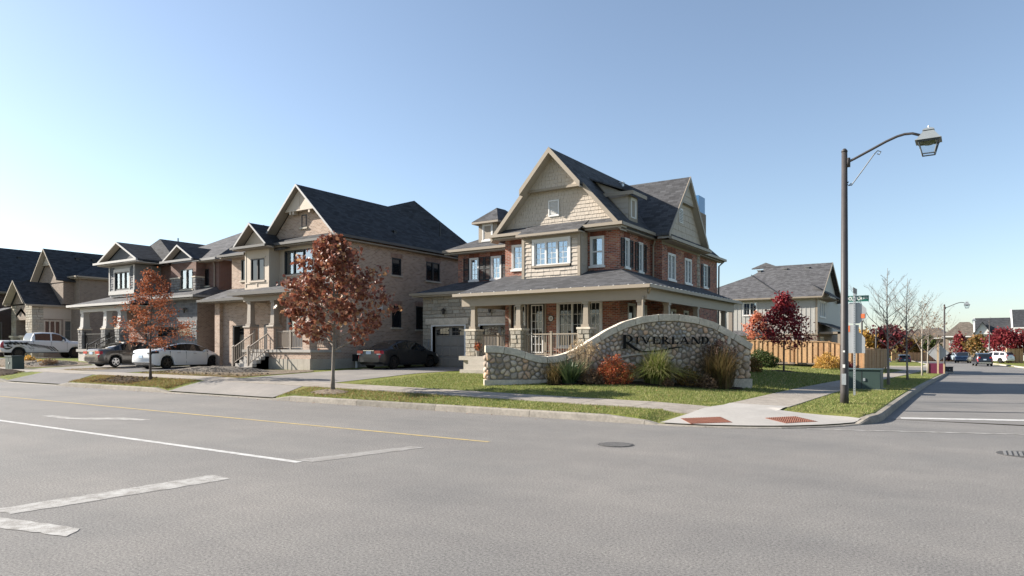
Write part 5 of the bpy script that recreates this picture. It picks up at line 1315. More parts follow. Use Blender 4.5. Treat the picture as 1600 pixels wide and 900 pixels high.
MT['grey_shake'] = plain('grey_shake', (.115, .12, .13), .75, .2, .15, 5)
MT['trim_grey2'] = plain('trim_grey2', (.40, .385, .365), .5, .35, .05)
MT['grey_brick'] = brick('grey_brick', [(0, (.12, .12, .125)), (1, (.18, .18, .185))], (.2, .2, .2), .45, .19)
MT['pale_brick'] = brick('pale_brick', [(0, (.42, .38, .33)), (1, (.52, .48, .43))], (.45, .42, .38))
grey_bay_house()

# ================================================================== stone house with two steep gables, far left
def twin_gable_house():
    h = thing('twin_gable_house', 'tan stone house with two steep gables behind the white pickup', 'house', (-63, 24.2, 1.0))
    X = -61.5; S = FX(X); F = FY(24.2); dark = 'roof_dark'
    hs = [(25.05, 26.2, 1.9, 3.85), (26.5, 27.05, 1.5, 3.9)]
    m = MB(); wall(m, S, 24.2, 27.0, .6, 5.2, hs); wall(m, F, -65.3, X, .6, 5.2, [(-64.4, -62.7, 1.4, 3.9)], .9); wall(m, FL(-65.3), -36, -24.2, .6, 5.2); m.build('stone_wall', 'tan_brick', h)
    m = MB(); wall(m, FY(27.0), -66, -60, .6, 7.4); wall(m, FX(-60), 27, 38, .6, 7.4); wall(m, FB(38), 60, 70, .6, 7.4); wall(m, FL(-70), -38, -27, .6, 7.4); m.build('brick_wall', 'tan_brick', h); m = MB(); wall(m, FY(26.2), -66.0, -61.0, 5.2, 7.2); wall(m, FX(-61.0), 26.2, 27, 5.2, 7.2); m.build('gable_base', 'tan_brick', h)
    ashlar(h, F, -65.3, -64.45, .9, 5.1, (), 'ashlar', .2, .25, .6, seed=1); ashlar(h, F, -62.65, X, .9, 5.1, (), 'ashlar', .2, .25, .6, seed=2); ashlar(h, S, 24.2, 25.0, .9, 5.1, (), 'ashlar', .2, .25, .6, seed=3)
    m = MB()
    for a, b in ((-64.45, -63.55), (-63.55, -62.65)):
        s = 1 if b == -62.65 else -1; top = -63.55
        m.prism([F.p(top, 4.62), F.p(top+s*.9, 4.1), F.p(top+s*.9, 4.35), F.p(top, 4.9)][::-s], (0, .2, 0))
    m.build('arch_trim', 'coping', h)
    for x in (-64.45, -62.65): MB().box(x-.25, x+.25, 23.9, 24.5, .9, 2.5).build('pier', 'ashlar', h); 
    for x in (-64.45, -62.65): MB().box(x-.32, x+.32, 23.8, 24.6, 2.5, 2.65).build('pier_cap', 'coping', h)
    window(h, S, *hs[0], 3, 0, 0, frame='trim_cream', sill='coping', case=.06, glass='glass_dark'); window(h, S, *hs[1], 1, 1, 3, frame='trim_cream', sill=None, case=.08, curtain='curtain', name='side_door')
    MB().fbox(S, 24.95, 27.0, 4.0, 5.0, 0, .05).build('band', 'trim_cream', h)
    MB().fbox(FY(24.7), -64.4, -62.7, 1.0, 3.9, -.3, -.2).build('front_door', 'trim_brown', h)
    # lower gable
    xc, za, k, hw = -63.5, 7.05, .98, 1.85; y0 = 23.6
    gable_face(h, F, xc, za, k, 5.1, 'tan_brick', drop=.25)
    roof(h, [[(xc, y0, za), (xc, 28, za), (xc+2.25, 28, za-k*2.25+.25), (xc+2.25, y0, za-k*2.25+.25)][::-1][::-1], [(xc, y0, za), (xc-hw, y0, za-k*hw), (xc-hw, 28, za-k*hw), (xc, 28, za)]], dark)
    rakes(h, FY(y0), xc, za, k, hw, 'trim_tan', .13, .03, .5); gutter(h, (xc+2.25, y0, 5.1), (xc+2.25, 27.6, 5.1), (1, 0, 0)); gutter(h, (xc-hw-.2, y0+.3, 5.2), (xc-hw+.4, y0+.3, 5.2), (0, -1, 0))
    # tall gable
    xc, za, k, hw = -63.1, 9.8, 1.12, 2.3; y0 = 25.6
    gable_face(h, FY(26.15), xc, za, k, 7.0, 'tan_brick', drop=.25)
    U = FY(25.95); MB().prism([U.p(xc-.85, 8.55), U.p(xc+.85, 8.55), U.p(xc, za-.25)][::-1], (0, .2, 0)).build('gable_panel', 'trim_tan', h); shakes(h, U, [(xc-.83, 8.6), (xc+.83, 8.6), (xc, za-.3)], MT['shake'], seed=33, course=.2)
    MB().fbox(U, xc-.95, xc+.95, 8.45, 8.58, -.2, .05).build('band', 'trim_tan', h)
    roof(h, [[(xc, y0, za), (xc, 36, za), (xc+4.2, 36, 5.1), (xc+4.2, 27.3, 5.1), (xc+2.3, y0, za-k*2.3)][:0] or [(xc, y0, za), (xc, 36, za), (xc+hw+.6, 36, za-k*(hw+.6)), (xc+hw+.05, y0, za-k*(hw+.05))], [(xc, y0, za), (xc-hw, y0, za-k*hw), (xc-hw-.5, 36, za-k*(hw+.5)), (xc, 36, za)]], dark)
    rakes(h, FY(y0), xc, za, k, hw, 'trim_tan', .13, .03, .5)
    # right wing hip and rear block
    ap = (-63.2, 31.5, 9.9)
    roof(h, [[(-66, 26.6, 7.45), (-59.6, 26.6, 7.45), ap], [(-59.6, 26.6, 7.45), (-59.6, 38.4, 7.45), (-63.2, 35, 9.9), ap], [(-59.6, 38.4, 7.45), (-70.4, 38.4, 7.45), (-66, 35, 9.9), (-63.2, 35, 9.9)], [(-70.4, 38.4, 7.45), (-70.4, 26.6, 7.45), (-66, 31.5, 9.9), (-66, 35, 9.9)]], dark)
    gutter(h, (-61, 26.58, 7.47), (-59.5, 26.58, 7.47), (0, -1, 0)); gutter(h, (-59.6, 26.6, 7.47), (-59.6, 38, 7.47), (1, 0, 0)); MB().box(-61, -59.65, 26.62, 38, 7.27, 7.33).build('soffit', 'soffit', h)
    for y in (27.9, 29.2): roof_vent(h, (-62.5, y, 9.12), 'black_frame', .18)
    # front porch on the left
    roof(h, [[(-70.2, 22.7, 4.4), (-65.3, 22.7, 4.4), (-65.3, 24.3, 5.0), (-70.2, 24.3, 5.0)]], 'roof_grey'); gutter(h, (-70.2, 22.7, 4.4), (-65.2, 22.7, 4.4), (0, -1, 0)); MB().box(-70, -65.3, 22.9, 23.1, 4.0, 4.24).build('porch_beam', 'trim_tan', h)
    for x in (-66.0, -69.0): column(h, x, 23.0, .9, 2.2, 4.0, 'trim_tan', 'tan_brick', .6, .36)
twin_gable_house()
def dark_house():
    h = thing('dark_brick_house', 'dark brick house with a large black roof at the left edge', 'house', (-75, 26, 1.0))
    X = -71.2; S = FX(X)
    m = MB(); hs = [(24.6, 25.3, 4.9, 6.1), (24.2, 25.6, 1.6, 3.9)]; wall(m, S, 23, 38, .6, 6.6, hs); wall(m, FY(23), -81, X, .6, 6.6); wall(m, FB(38), 71.2, 81, .6, 6.6); wall(m, FL(-81), -38, -23, .6, 6.6); m.build('brick_wall', 'dark_brick', h)
    window(h, S, *hs[0], 2, 0, 0, sill='coping', curtain='curtain'); window(h, S, *hs[1], 2, 0, 0, frame='trim_grey', sill=None, glass='glass_dark')
    roof(h, [[(-76.1, 22.5, 11.1), (-76.1, 34, 11.1), (-70.7, 39, 6.62), (-70.7, 22.5, 6.62)], [(-76.1, 22.5, 11.1), (-81.5, 22.5, 6.62), (-81.5, 39, 6.62), (-76.1, 34, 11.1)], [(-76.1, 34, 11.1), (-81.5, 39, 6.62), (-70.7, 39, 6.62)]], 'roof_dark')
    gable_face(h, FY(23), -76.1, 11.1, .83, 6.6, 'dark_brick', drop=.2); gutter(h, (-70.7, 22.5, 6.62), (-70.7, 38.5, 6.62), (1, 0, 0)); MB().box(X, -70.75, 22.6, 38.5, 6.42, 6.48).build('soffit', 'soffit', h)
    rakes(h, FY(22.5), -76.1, 11.1, .83, 5.4, 'trim_tan', .13); downspout(h, [(-71.1, 26.6, 6.5), (-71.13, 26.6, 1.0)], 'trim_tan')
    for y in (26.4, 28.4): roof_vent(h, (-75.0, y, 10.15), 'black_frame', .2)
    xc, za = -71.2, 7.9
    roof(h, [[(-73.2, 22.0, 5.1), (-69.5, 22.0, 5.1), (-69.5, 24.0, 5.6), (-73.2, 24, 5.6)]], 'roof_dark')
dark_house()

# ================================================================== grey board-and-batten house beyond the fence
def batten_house():
    h = thing('batten_house', 'grey board and batten house with a hipped roof beyond the wooden fence', 'house', (-14, 68, .4))
    Y, Xr, ze, zb = 66.0, -11.3, 6.25, .2; F = FY(Y); S = FX(Xr)
    w = (-17.75, -16.55, 4.72, 5.88); lows = [(-17.5, -15.9, 1.4, 2.7), (-13.3, -12.5, 1.4, 2.7)]
    m = MB(); wall(m, F, -23.4, Xr, 2.9, ze, [w]); wall(m, FL(-23.4), -80, -Y, zb, ze); wall(m, FB(80), 11.3, 23.4, zb, ze)
    sw_ = [(67.2+i*1.05, 68.0+i*1.05, 4.5, 5.9) for i in range(3)]
    wall(m, S, Y, 80, 2.9, ze, sw_); m.build('siding', 'batten_grey', h)
    m = MB(); wall(m, F, -23.4, Xr, zb, 2.9, lows); wall(m, S, Y, 80, zb, 2.9, [(67.5, 69.0, 1.0, 2.6)]); m.build('stone_wall', 'tan_brick', h)
    bat = MB().fbox(Fr((0, 0, 0), (1, 0, 0), (0, -1, 0)), -.028, .028, 2.95, ze, 0, .022)
    src = bat.build('batten', 'batten_grey', h); off = wpos(h); first = True
    u = -23.3
    while u < Xr-.05:
        lo = 0
        if not (w[0]-.08 < u < w[1]+.08):
            if first: src.location = (u-off[0]*0, Y, 0); src.location = (u, Y, 0); first = False
            else: inst(src, h, (u, Y, 0))
        else:
            for a, b in ((2.95, w[2]-.1), (w[3]+.06, ze)):
                MB().fbox(F, u-.028, u+.028, a, b, 0, .022).build('batten', 'batten_grey', h)
        u += .38
    for o in h.children:
        if o.name.startswith('batten') and o.data == src.data: o.location = (o.location[0], o.location[1], 0)
    MB().fbox(F, -23.4, Xr+.04, 2.82, 2.95, 0, .05).build('band', 'trim_tan', h); MB().fbox(F, Xr-.14, Xr+.03, 2.95, ze, 0, .035).build('corner_board', 'trim_tan', h)
    window(h, F, *w, 2, 2, 2, case=.06); 
    for q in lows: window(h, F, *q, 1, 0, 0, case=.06, glass='glass_dark')
    for q in sw_: window(h, S, *q, 1, 1, 2, case=.08, curtain='curtain')
    window(h, S, 67.5, 69.0, 1.0, 2.6, 2, 2, 3, case=.08, curtain='curtain')
    # lean-to awnings on the front
    MB().box(-20.4, -16.4, 65.2, 66.0, 2.55, 2.8).build('porch_beam', 'trim_white', h); roof(h, [[(-20.6, 64.9, 2.85), (-16.3, 64.9, 2.85), (-16.3, 66, 3.3), (-20.6, 66, 3.3)]], 'roof_grey')
    # porch behind the corner house: posts and beam
    MB().box(-21.5, -17.9, 63.0, 63.25, 5.0, 5.6).build('porch_beam', 'trim_grey', h)
    for x in (-18.1, -20.6): MB().box(x-.16, x+.16, 62.95, 63.27, .3, 5.0).build('porch_column', 'trim_brown', h)
    # roof
    e = .45; x1 = Xr+.5
    rz = 9.75; ry = 71.0
    roof(h, [[(-24.0, Y-e, ze), (x1, Y-e, ze), (x1, ry, rz), (-16.6, ry, rz), (-17.9, 69.6, 8.78)], [(x1, Y-e, ze), (x1, Y-e, ze), (x1, ry, rz)][:0] or [(x1, ry, rz), (x1, 77, ze), (-16.6, 77, ze), (-16.6, ry, rz)], [(-24.0, Y-e, ze), (-17.9, 69.6, 8.78), (-16.6, ry, rz), (-16.6, 77, ze), (-24, 77, ze)]], 'roof_grey')
    roof(h, [[(-18.2, ry-.3, 9.6), (-15.6, ry-.3, 9.6), (-16.9, ry, 10.15)], [(-15.6, ry-.3, 9.6), (-15.6, ry+3, 9.6), (-16.9, ry+2, 10.15), (-16.9, ry, 10.15)]], 'roof_grey')
    k = (rz-ze)/(ry-Y+e)
    m = MB(); m.prism([(x1-.4, Y-e+.3, ze), (x1-.4, 2*ry-Y+e-.3, ze), (x1-.4, ry, rz-.15)], (-.1, 0, 0)); m.build('gable_wall', 'batten_grey', h)
    gutter(h, (-24, Y-e, ze), (x1, Y-e, ze), (0, -1, 0)); MB().box(-24, x1-.05, Y-e+.02, Y, ze-.2, ze-.14).build('soffit', 'soffit', h)
    m = MB(); beam(m, (x1+.03, Y-e, ze+.02), (x1+.03, ry, rz+.02), .04, .25, 0, (-1, 0, 0)); beam(m, (x1+.03, ry, rz+.02), (x1+.03, 77, ze+.02), .04, .25, 0, (-1, 0, 0)); m.build('fascia', 'trim_tan', h)
    MB().tube([(-17.95, 69.6, 8.84), (-14.1, Y-e, ze+.06)], .05, 5).build('valley_flashing', 'black_frame', h)
    # second gable and bracketed eave on the street side
    roof(h, [[(x1+.6, 66.3, 6.3), (x1+.6, 72, 6.3), (x1-1, 72, 7.4), (x1-1, 66.3, 7.4)]], 'roof_grey', t=.08)
    for i in range(5): m = MB(); beam(m, (Xr, 66.6+i*1.1, 6.1), (x1+.5, 66.6+i*1.1, 6.2), .1, .12, 0, (0, 1, 0)); m.build('bracket', 'trim_brown', h)
    roof(h, [[(Xr+2.0, 66.2, 3.2), (Xr+2.0, 74, 3.2), (Xr, 74, 4.0), (Xr, 66.2, 4.0)]], 'roof_dark'); MB().box(Xr+1.6, Xr+1.9, 66.4, 66.7, .2, 3.1).build('porch_column', 'trim_tan', h); MB().box(Xr+.1, Xr+1.9, 66.4, 74, 2.9, 3.1).build('porch_beam', 'trim_tan', h)
    for p in ((-17.3, 70.2, 9.2), (-14.9, 70.3, 9.26), (-12.9, 70.3, 9.26)): roof_vent(h, p, 'trim_grey', .22)
    return h
batten_house()
def far_house(name, label, x, y, w, dpt, zb, ze, rise, wallm, roofm, ridge='x', gable=False, trim='trim_white', rz=0., windows=()):
    """x, y = front left corner seen from the camera; the front faces -Y"""
    h = thing(name, label, 'house', (x+w/2, y, zb)); F = FY(y); S = FX(x+w)
    m = MB(); wall(m, F, x, x+w, zb, ze, [q for q in windows]); wall(m, FL(x), -y-dpt, -y, zb, ze); wall(m, S, y, y+dpt, zb, ze); wall(m, FB(y+dpt), -x-w, -x, zb, ze); m.build('wall', wallm, h)
    for q in windows: window(h, F, *q, 2, 0, 0, case=.08, frame=trim, sill=trim)
    e = .5; za = ze+rise; cx, cy = x+w/2, y+dpt/2
    if gable == 'x':
        roof(h, [[(x-.2, y-e, ze), (x+w+e, y-e, ze), (x+w+e, cy, za), (x-.2, cy, za)], [(x-.2, cy, za), (x+w+e, cy, za), (x+w+e, y+dpt+e, ze), (x-.2, y+dpt+e, ze)]], roofm, t=.2)
        MB().prism([(x+.02, y, ze-.1), (x+.02, cy, za-.25), (x+.02, y+dpt, ze-.1)], (.2, 0, 0)).build('gable_wall', wallm, h); m = MB(); beam(m, (x-.2, y-e, ze+.05), (x-.2, cy, za+.05), .25, .35, 0, (-1, 0, 0)); m.build('fascia', trim, h)
    elif gable:
        roof(h, [[(cx, y-e, za), (cx, y+dpt+e, za), (x+w+e, y+dpt+e, ze), (x+w+e, y-e, ze)], [(cx, y-e, za), (x-e, y-e, ze), (x-e, y+dpt+e, ze), (cx, y+dpt+e, za)]], roofm, t=.2)
        k = rise/(w/2+e); gable_face(h, F, cx, za, k, ze-.1, wallm, drop=.3); rakes(h, FY(y-e), cx, za, k, w/2+e, trim, .3)
    else:
        q = min(w, dpt)/2*.75
        roof(h, [[(x-e, y-e, ze), (x+w+e, y-e, ze), (x+w-q, cy, za), (x+q, cy, za)], [(x+w+e, y-e, ze), (x+w+e, y+dpt+e, ze), (x+w-q, cy, za)], [(x+w+e, y+dpt+e, ze), (x-e, y+dpt+e, ze), (x+q, cy, za), (x+w-q, cy, za)], [(x-e, y+dpt+e, ze), (x-e, y-e, ze), (x+q, cy, za)]], roofm, t=.2)
    m = MB(); m.box(x-e-.05, x+w+e+.05, y-e-.08, y-e, ze-.2, ze+.02); m.build('gutter', trim, h)
    return h
far_house('tan_hip_house', 'tan brick house with a brown hipped roof beyond the street lamp', -4.2, 166.5, 6.6, 9, -.9, 4.0, 3.0, 'tan_brick', 'roof_tan', windows=((-3.4, -1.9, 1.9, 3.1),))
far_house('tan_side_house', 'low brown roofed house left of the tan brick house far off', -13.5, 182, 10.5, 9, -.9, 3.9, 2.1, 'tan_brick', 'roof_tan')
h = far_house('white_gable_house', 'white sided house with a long dark roof far down the street', 1.0, 151, 5.6, 9, -.8, 4.3, 2.9, 'trim_white', 'roof_dark', gable='x', windows=((3.6, 4.6, 2.2, 3.6),))
roof(h, [[(1.9, 149.6, 6.4), (1.9, 153, 6.4), (3.3, 153, 4.2), (3.3, 149.6, 4.2)], [(1.9, 149.6, 6.4), (.5, 149.6, 4.2), (.5, 153, 4.2), (1.9, 153, 6.4)]], 'roof_dark', t=.15); gable_face(h, FY(150.0), 1.9, 6.4, 1.57, 4.1, 'trim_white', drop=.2)
far_house('steep_gable_house', 'white house with a steep dark gable at the right edge', 6.5, 149, 9, 8, -.6, 5.2, 3.3, 'trim_white', 'roof_dark', gable='x', windows=((7.3, 8.3, 2.4, 4.2),))
far_house('corner_far_house', 'pale house with dark roof behind the small bare trees', -13.0, 240, 9, 9, -1, 4.6, 3., 'trim_white', 'roof_grey')

# ================================================================== vehicles
def paint(name, c, metal=.3, rough=.28, coat=.6):
    t = NT(name); t.fin(c, rough, .5, metal)
    if 'Coat Weight' in t.b.inputs: t.b.inputs['Coat Weight'].default_value = coat; t.b.inputs['Coat Roughness'].default_value = .06
    return t.m
MT['car_white'] = paint('car_white', (.68, .68, .68), 0.)
MT['car_charcoal'] = paint('car_charcoal', (.013, .0145, .017), .0, .35, .15)
MT['car_brown'] = paint('car_brown', (.085, .075, .066), .3)
MT['car_navy'] = paint('car_navy', (.012, .016, .03), .3)
MT['car_blue'] = paint('car_blue', (.012, .028, .06), .2)
MT['car_maroon'] = paint('car_maroon', (.05, .012, .018), .3)
MT['car_ice'] = paint('car_ice', (.40, .47, .52), .3)
MT['tyre'] = plain('tyre', (.012, .012, .012), .8, .2, .15)
MT['rim_silver'] = plain('rim_silver', (.45, .45, .46), .3, .5, .05, metal=.8)
MT['rim_dark'] = plain('rim_dark', (.035, .035, .037), .35, .5, .1, metal=.5)
MT['car_glass'] = plain('car_glass', (.010, .012, .014), .03, .8, .1)
MT['red_light'] = plain('red_light', (.42, .012, .015), .15, .6, .1)
MT['clear_light'] = plain('clear_light', (.55, .55, .55), .12, .7, .05)
MT['plate_blue'] = plain('plate_blue', (.42, .52, .62), .5, .4, .05)
MT['black_plastic'] = plain('black_plastic', (.018, .018, .019), .55, .3, .1)
MT['chrome'] = plain('chrome', (.55, .55, .55), .18, .6, .03, metal=.9)
def pl_interp(pts, x): return lerp_k(x, pts)
def car(name, label, x, y, z, heading, spec, group=None, pitch=0.):
    """x forward, y left, z up; loft of sections, cut into body, glass and lights"""
    L, Wd, top, belt, axle, rw, gl, col = spec['L'], spec['W'], spec['top'], spec['belt'], spec['axle'], spec['rw'], spec['glass'], spec['paint']
    h = thing(name, label, spec.get('cat', 'car'), (0, 0, 0), group)
    h.location = (x, y, z); 
    X0, X1 = -L/2, L/2; wc = rw; ar = rw+.055; base = spec.get('base', .20)
    xs = set([X0+(X1-X0)*i/44 for i in range(45)] + [p[0] for p in top] + list(gl['pillars']))
    for a in axle:
        for i in range(9): xs.add(a-ar+2*ar*i/8)
        xs.add(a-ar-.01); xs.add(a+ar+.01)
    xs = sorted(v for v in xs if X0 <= v <= X1)
    q = [xs[0]]
    for v in xs[1:]:
        if v-q[-1] > .012: q.append(v)
    xs = q
    def w_at(v):
        t = abs(v)/(L/2); t0 = spec.get('round', .80); k = max(0, (t-t0)/(1-t0)); return Wd/2*(1-.17*k**2.4-.02*t*t)
    def sec(v):
        zt = pl_interp(top, v); zb = min(pl_interp(belt, v), zt-.015); w = w_at(v); lo = base + (.14*smooth01((abs(v)-L/2+.35)/.35))
        a = lo
        for ax in axle:
            if abs(v-ax) < ar: a = max(a, wc+math.sqrt(max(0, ar*ar-(v-ax)**2)))
        arch = a > lo+.005
        g = smooth01((zt-zb-.05)/.22); wr = w*spec.get('tumble', .74)
        z2 = max(a+.015, min(lo+.10, zb-.25)); z3 = max(a+.03, min(.30+lo*.9, zb-.18)); z4 = max(z3+.02, zb-.14)
        P = [(0, lo+.02), (w*.86, a if arch else lo), (w*.975, a if arch else lo+.03), (w*.99, z2), (w*1.0, z3), (w*.992, z4), (w*.955, zb-.01)]
        hz = lambda f: zb+(zt-zb)*f
        hood = [(w*.92, hz(.18)), (w*.80, hz(.55)), (w*.66, hz(.80)), (w*.40, hz(.95)), (0, zt)]
        gh = [(w*.93, hz(.07)), (wr+(w*.93-wr)*.12, hz(.84)), (wr*.93, hz(.945)), (wr*.55, hz(.99)), (0, zt)]
        P += [(a_[0]*(1-g)+b_[0]*g, a_[1]*(1-g)+b_[1]*g) for a_, b_ in zip(hood, gh)]
        return P, zt-zb
    S = [sec(v) for v in xs]; n = len(S[0][0])
    parts = {}
    def put(part, pts):
        m = parts.setdefault(part, MB()); m.face(pts)
    r0, r1 = gl['rear']; f0, f1 = gl['front']
    for i in range(len(xs)-1):
        a, b = xs[i], xs[i+1]; mid = (a+b)/2; tall = min(S[i][1], S[i+1][1]); tallmax = max(S[i][1], S[i+1][1])
        for j in range(n-1):
            for sgn in (1, -1):
                pa, pb = S[i][0][j], S[i+1][0][j]; qa, qb = S[i][0][j+1], S[i+1][0][j+1]
                pts = [(a, sgn*pa[0], pa[1]), (b, sgn*pb[0], pb[1]), (b, sgn*qb[0], qb[1]), (a, sgn*qa[0], qa[1])]
                if sgn > 0: pts = pts[::-1]
                key = 'body'
                if j == 7 and tallmax > .16 and gl['side'][0] < mid < gl['side'][1]:
                    pil = any(abs(mid-c) < hw_ for c, hw_ in gl['bars'])
                    key = 'pillar' if pil and gl.get('dark_pillars') else ('body' if pil else ('side_window_r' if sgn < 0 else 'side_window_l'))
                elif j >= 9 and r0 < mid < r1: key = 'rear_window'
                elif j >= 9 and f0 < mid < f1: key = 'windshield'
                elif j >= 9 and gl.get('roof') and gl['roof'][0] < mid < gl['roof'][1]: key = 'roof_glass'
                elif j in spec.get('tail', (4, 5)) and mid < X0+spec.get('tail_len', .3): key = 'tail_light_r' if sgn < 0 else 'tail_light_l'
                elif j in (5,) and mid > X1-.42: key = 'headlight_r' if sgn < 0 else 'headlight_l'
                put(key, pts)
    for i, sg in ((0, -1), (len(xs)-1, 1)):
        P = S[i][0]; pts = [(xs[i], p[0], p[1]) for p in P] + [(xs[i], -p[0], p[1]) for p in P[::-1] if p[0] > 0]
        put('body', pts if sg > 0 else pts[::-1])
    names = {'side_window_r': 'side_window', 'side_window_l': 'side_window', 'tail_light_r': 'tail_light', 'tail_light_l': 'tail_light', 'headlight_r': 'headlight', 'headlight_l': 'headlight', 'roof_glass': 'glass_roof'}
    mats = {'body': col, 'tail_light': spec.get('tail_mat', 'red_light'), 'headlight': 'clear_light', 'pillar': 'black_plastic'}
    rot = Matrix.Rotation(heading, 4, 'Z') @ Matrix.Rotation(-pitch, 4, 'Y')
    def b_(m, nm, mat, parent=h, smooth=False):
        # vertices are local to the car: place through a rotated mesh
        vv = [tuple(rot @ Vector(p)) for p in m.v]; off = wpos(parent)
        me = bpy.data.meshes.new(nm); me.from_pydata(vv, [], m.f); finish(me, mat, smooth); 
        if smooth:
            import bmesh
            bm = bmesh.new(); bm.from_mesh(me); bmesh.ops.remove_doubles(bm, verts=bm.verts, dist=.0008); bmesh.ops.recalc_face_normals(bm, faces=bm.faces)
            for e in bm.edges:
                if len(e.link_faces) == 2 and e.calc_face_angle(0) > R(42): e.smooth = False
            bm.to_mesh(me); bm.free()
        me.update(); auto_uv(me, Vector((0, 0, 0))); o = bpy.data.objects.new(nm, me); C.objects.link(o); o.parent = parent
        return o
    made = {}
    for k, m in parts.items():
        nm = names.get(k, k); made[k] = b_(m, nm, mats.get(nm, 'car_glass'), h, True)
    # underbody
    b_(MB().box(X0+.25, X1-.25, -Wd/2+.12, Wd/2-.12, base-.02, base+.28), 'underbody', 'black_plastic')
    # wheels
    tw = spec.get('tw', .2)
    for a in axle:
        for s in (1, -1):
            yo = s*(Wd/2-.015-tw/2); m = MB(); N = 24; prof = [(rw*.66, -tw*.5), (rw*.93, -tw*.5), (rw, -tw*.32), (rw, tw*.32), (rw*.93, tw*.5), (rw*.66, tw*.5)]
            for t in range(N):
                an = 2*math.pi*t/N
                for r_, w_ in prof: m.v.append((a+r_*math.cos(an), yo+s*w_, wc+r_*math.sin(an)))
            np_ = len(prof)
            for t in range(N):
                for j in range(np_-1): u, v_ = t*np_+j, ((t+1) % N)*np_+j; m.f.append((u, u+1, v_+1, v_))
            ty = b_(m, 'wheel', 'tyre', h, True)
            m = MB(); rr_ = rw*.68; o_ = yo+s*tw*.30
            m.disc((a, o_-s*.06, wc), (0, s, 0), rr_, .02, 20)
            bk = b_(m, 'brake', 'black_metal', ty)
            m = MB(); ns = spec.get('spokes', 5)
            for t in range(ns):
                an = 2*math.pi*t/ns+.3; c_, s_ = math.cos(an), math.sin(an); px, pz = -s_, c_
                for (ra, rb, wa, wb) in ((.03, rr_, rw*.13, rw*.10),):
                    pts = [(a+c_*ra+px*wa, wc+s_*ra+pz*wa), (a+c_*rb+px*wb, wc+s_*rb+pz*wb), (a+c_*rb-px*wb, wc+s_*rb-pz*wb), (a+c_*ra-px*wa, wc+s_*ra-pz*wa)]
                    m.prism([(p[0], o_, p[1]) for p in pts][::int(s)], (0, s*.045, 0))
            m.disc((a, o_, wc), (0, s, 0), rw*.2, .055, 12)
            for t in range(20):
                a0, a1 = 2*math.pi*t/20, 2*math.pi*(t+1)/20
                pts = [(a+math.cos(q_)*r_, wc+math.sin(q_)*r_) for q_, r_ in ((a0, rr_), (a1, rr_), (a1, rr_*.88), (a0, rr_*.88))]
                m.prism([(p[0], o_, p[1]) for p in pts][::int(-s)], (0, s*.05, 0))
            b_(m, 'rim', spec.get('rim', 'rim_silver'), ty)
            # wheel well
            m = MB(); K = 10
            for t in range(K):
                t0, t1 = math.pi*t/K, math.pi*(t+1)/K; R_ = ar+.005
                m.face([(a+R_*math.cos(t0), s*(Wd/2-.04), wc+R_*math.sin(t0)), (a+R_*math.cos(t1), s*(Wd/2-.04), wc+R_*math.sin(t1)), (a+R_*math.cos(t1), s*(Wd/2-.45), wc+R_*math.sin(t1)), (a+R_*math.cos(t0), s*(Wd/2-.45), wc+R_*math.sin(t0))])
            m.box(a-ar, a+ar, s*(Wd/2-.45)-.01, s*(Wd/2-.45)+.01, base, wc+ar*.7); b_(m, 'wheel_well', 'black_plastic')
    # mirrors, handles, plate
    mx = spec.get('mirror', .55); zb = pl_interp(belt, mx)
    for s in (1, -1):
        m = MB(); y0 = s*Wd/2*.97; m.hexa([(mx-.07, y0, zb+.0), (mx+.10, y0, zb+.0), (mx+.05, y0+s*.20, zb+.02), (mx-.08, y0+s*.20, zb+.02), (mx-.07, y0, zb+.08), (mx+.06, y0, zb+.08), (mx+.02, y0+s*.19, zb+.15), (mx-.08, y0+s*.19, zb+.15)]); b_(m, 'mirror', spec.get('mirror_mat', col))
        for hx in spec.get('handles', (-.75, .2)):
            zz = pl_interp(belt, hx)-.10; b_(MB().box(hx-.11, hx+.09, s*Wd/2*.985-.012, s*Wd/2*.985+.022, zz-.02, zz+.02), 'handle', spec.get('handle_mat', col))
        for sx in spec.get('seams', ()): # door seams
            zt = pl_interp(belt, sx)-.02; b_(MB().box(sx-.006, sx+.006, s*Wd/2*.9, s*Wd/2*.9985, base+.12, zt), 'door_seam', 'black_plastic')
    zp = spec.get('plate_z', .78)
    if spec.get('plate', True):
        b_(MB().box(X0-.018, X0+.02, -.16, .16, zp-.075, zp+.075), 'number_plate', 'plate_blue')
    for bx in spec.get('extra', ()): m = MB().box(*bx[0]); b_(m, bx[1], bx[2])
    if 'polys' in spec:
        for nm, mat, polys in spec['polys']:
            m = MB()
            for pl in polys: m.prism(pl, (0, -.004, 0))
            b_(m, nm, mat)
    return h
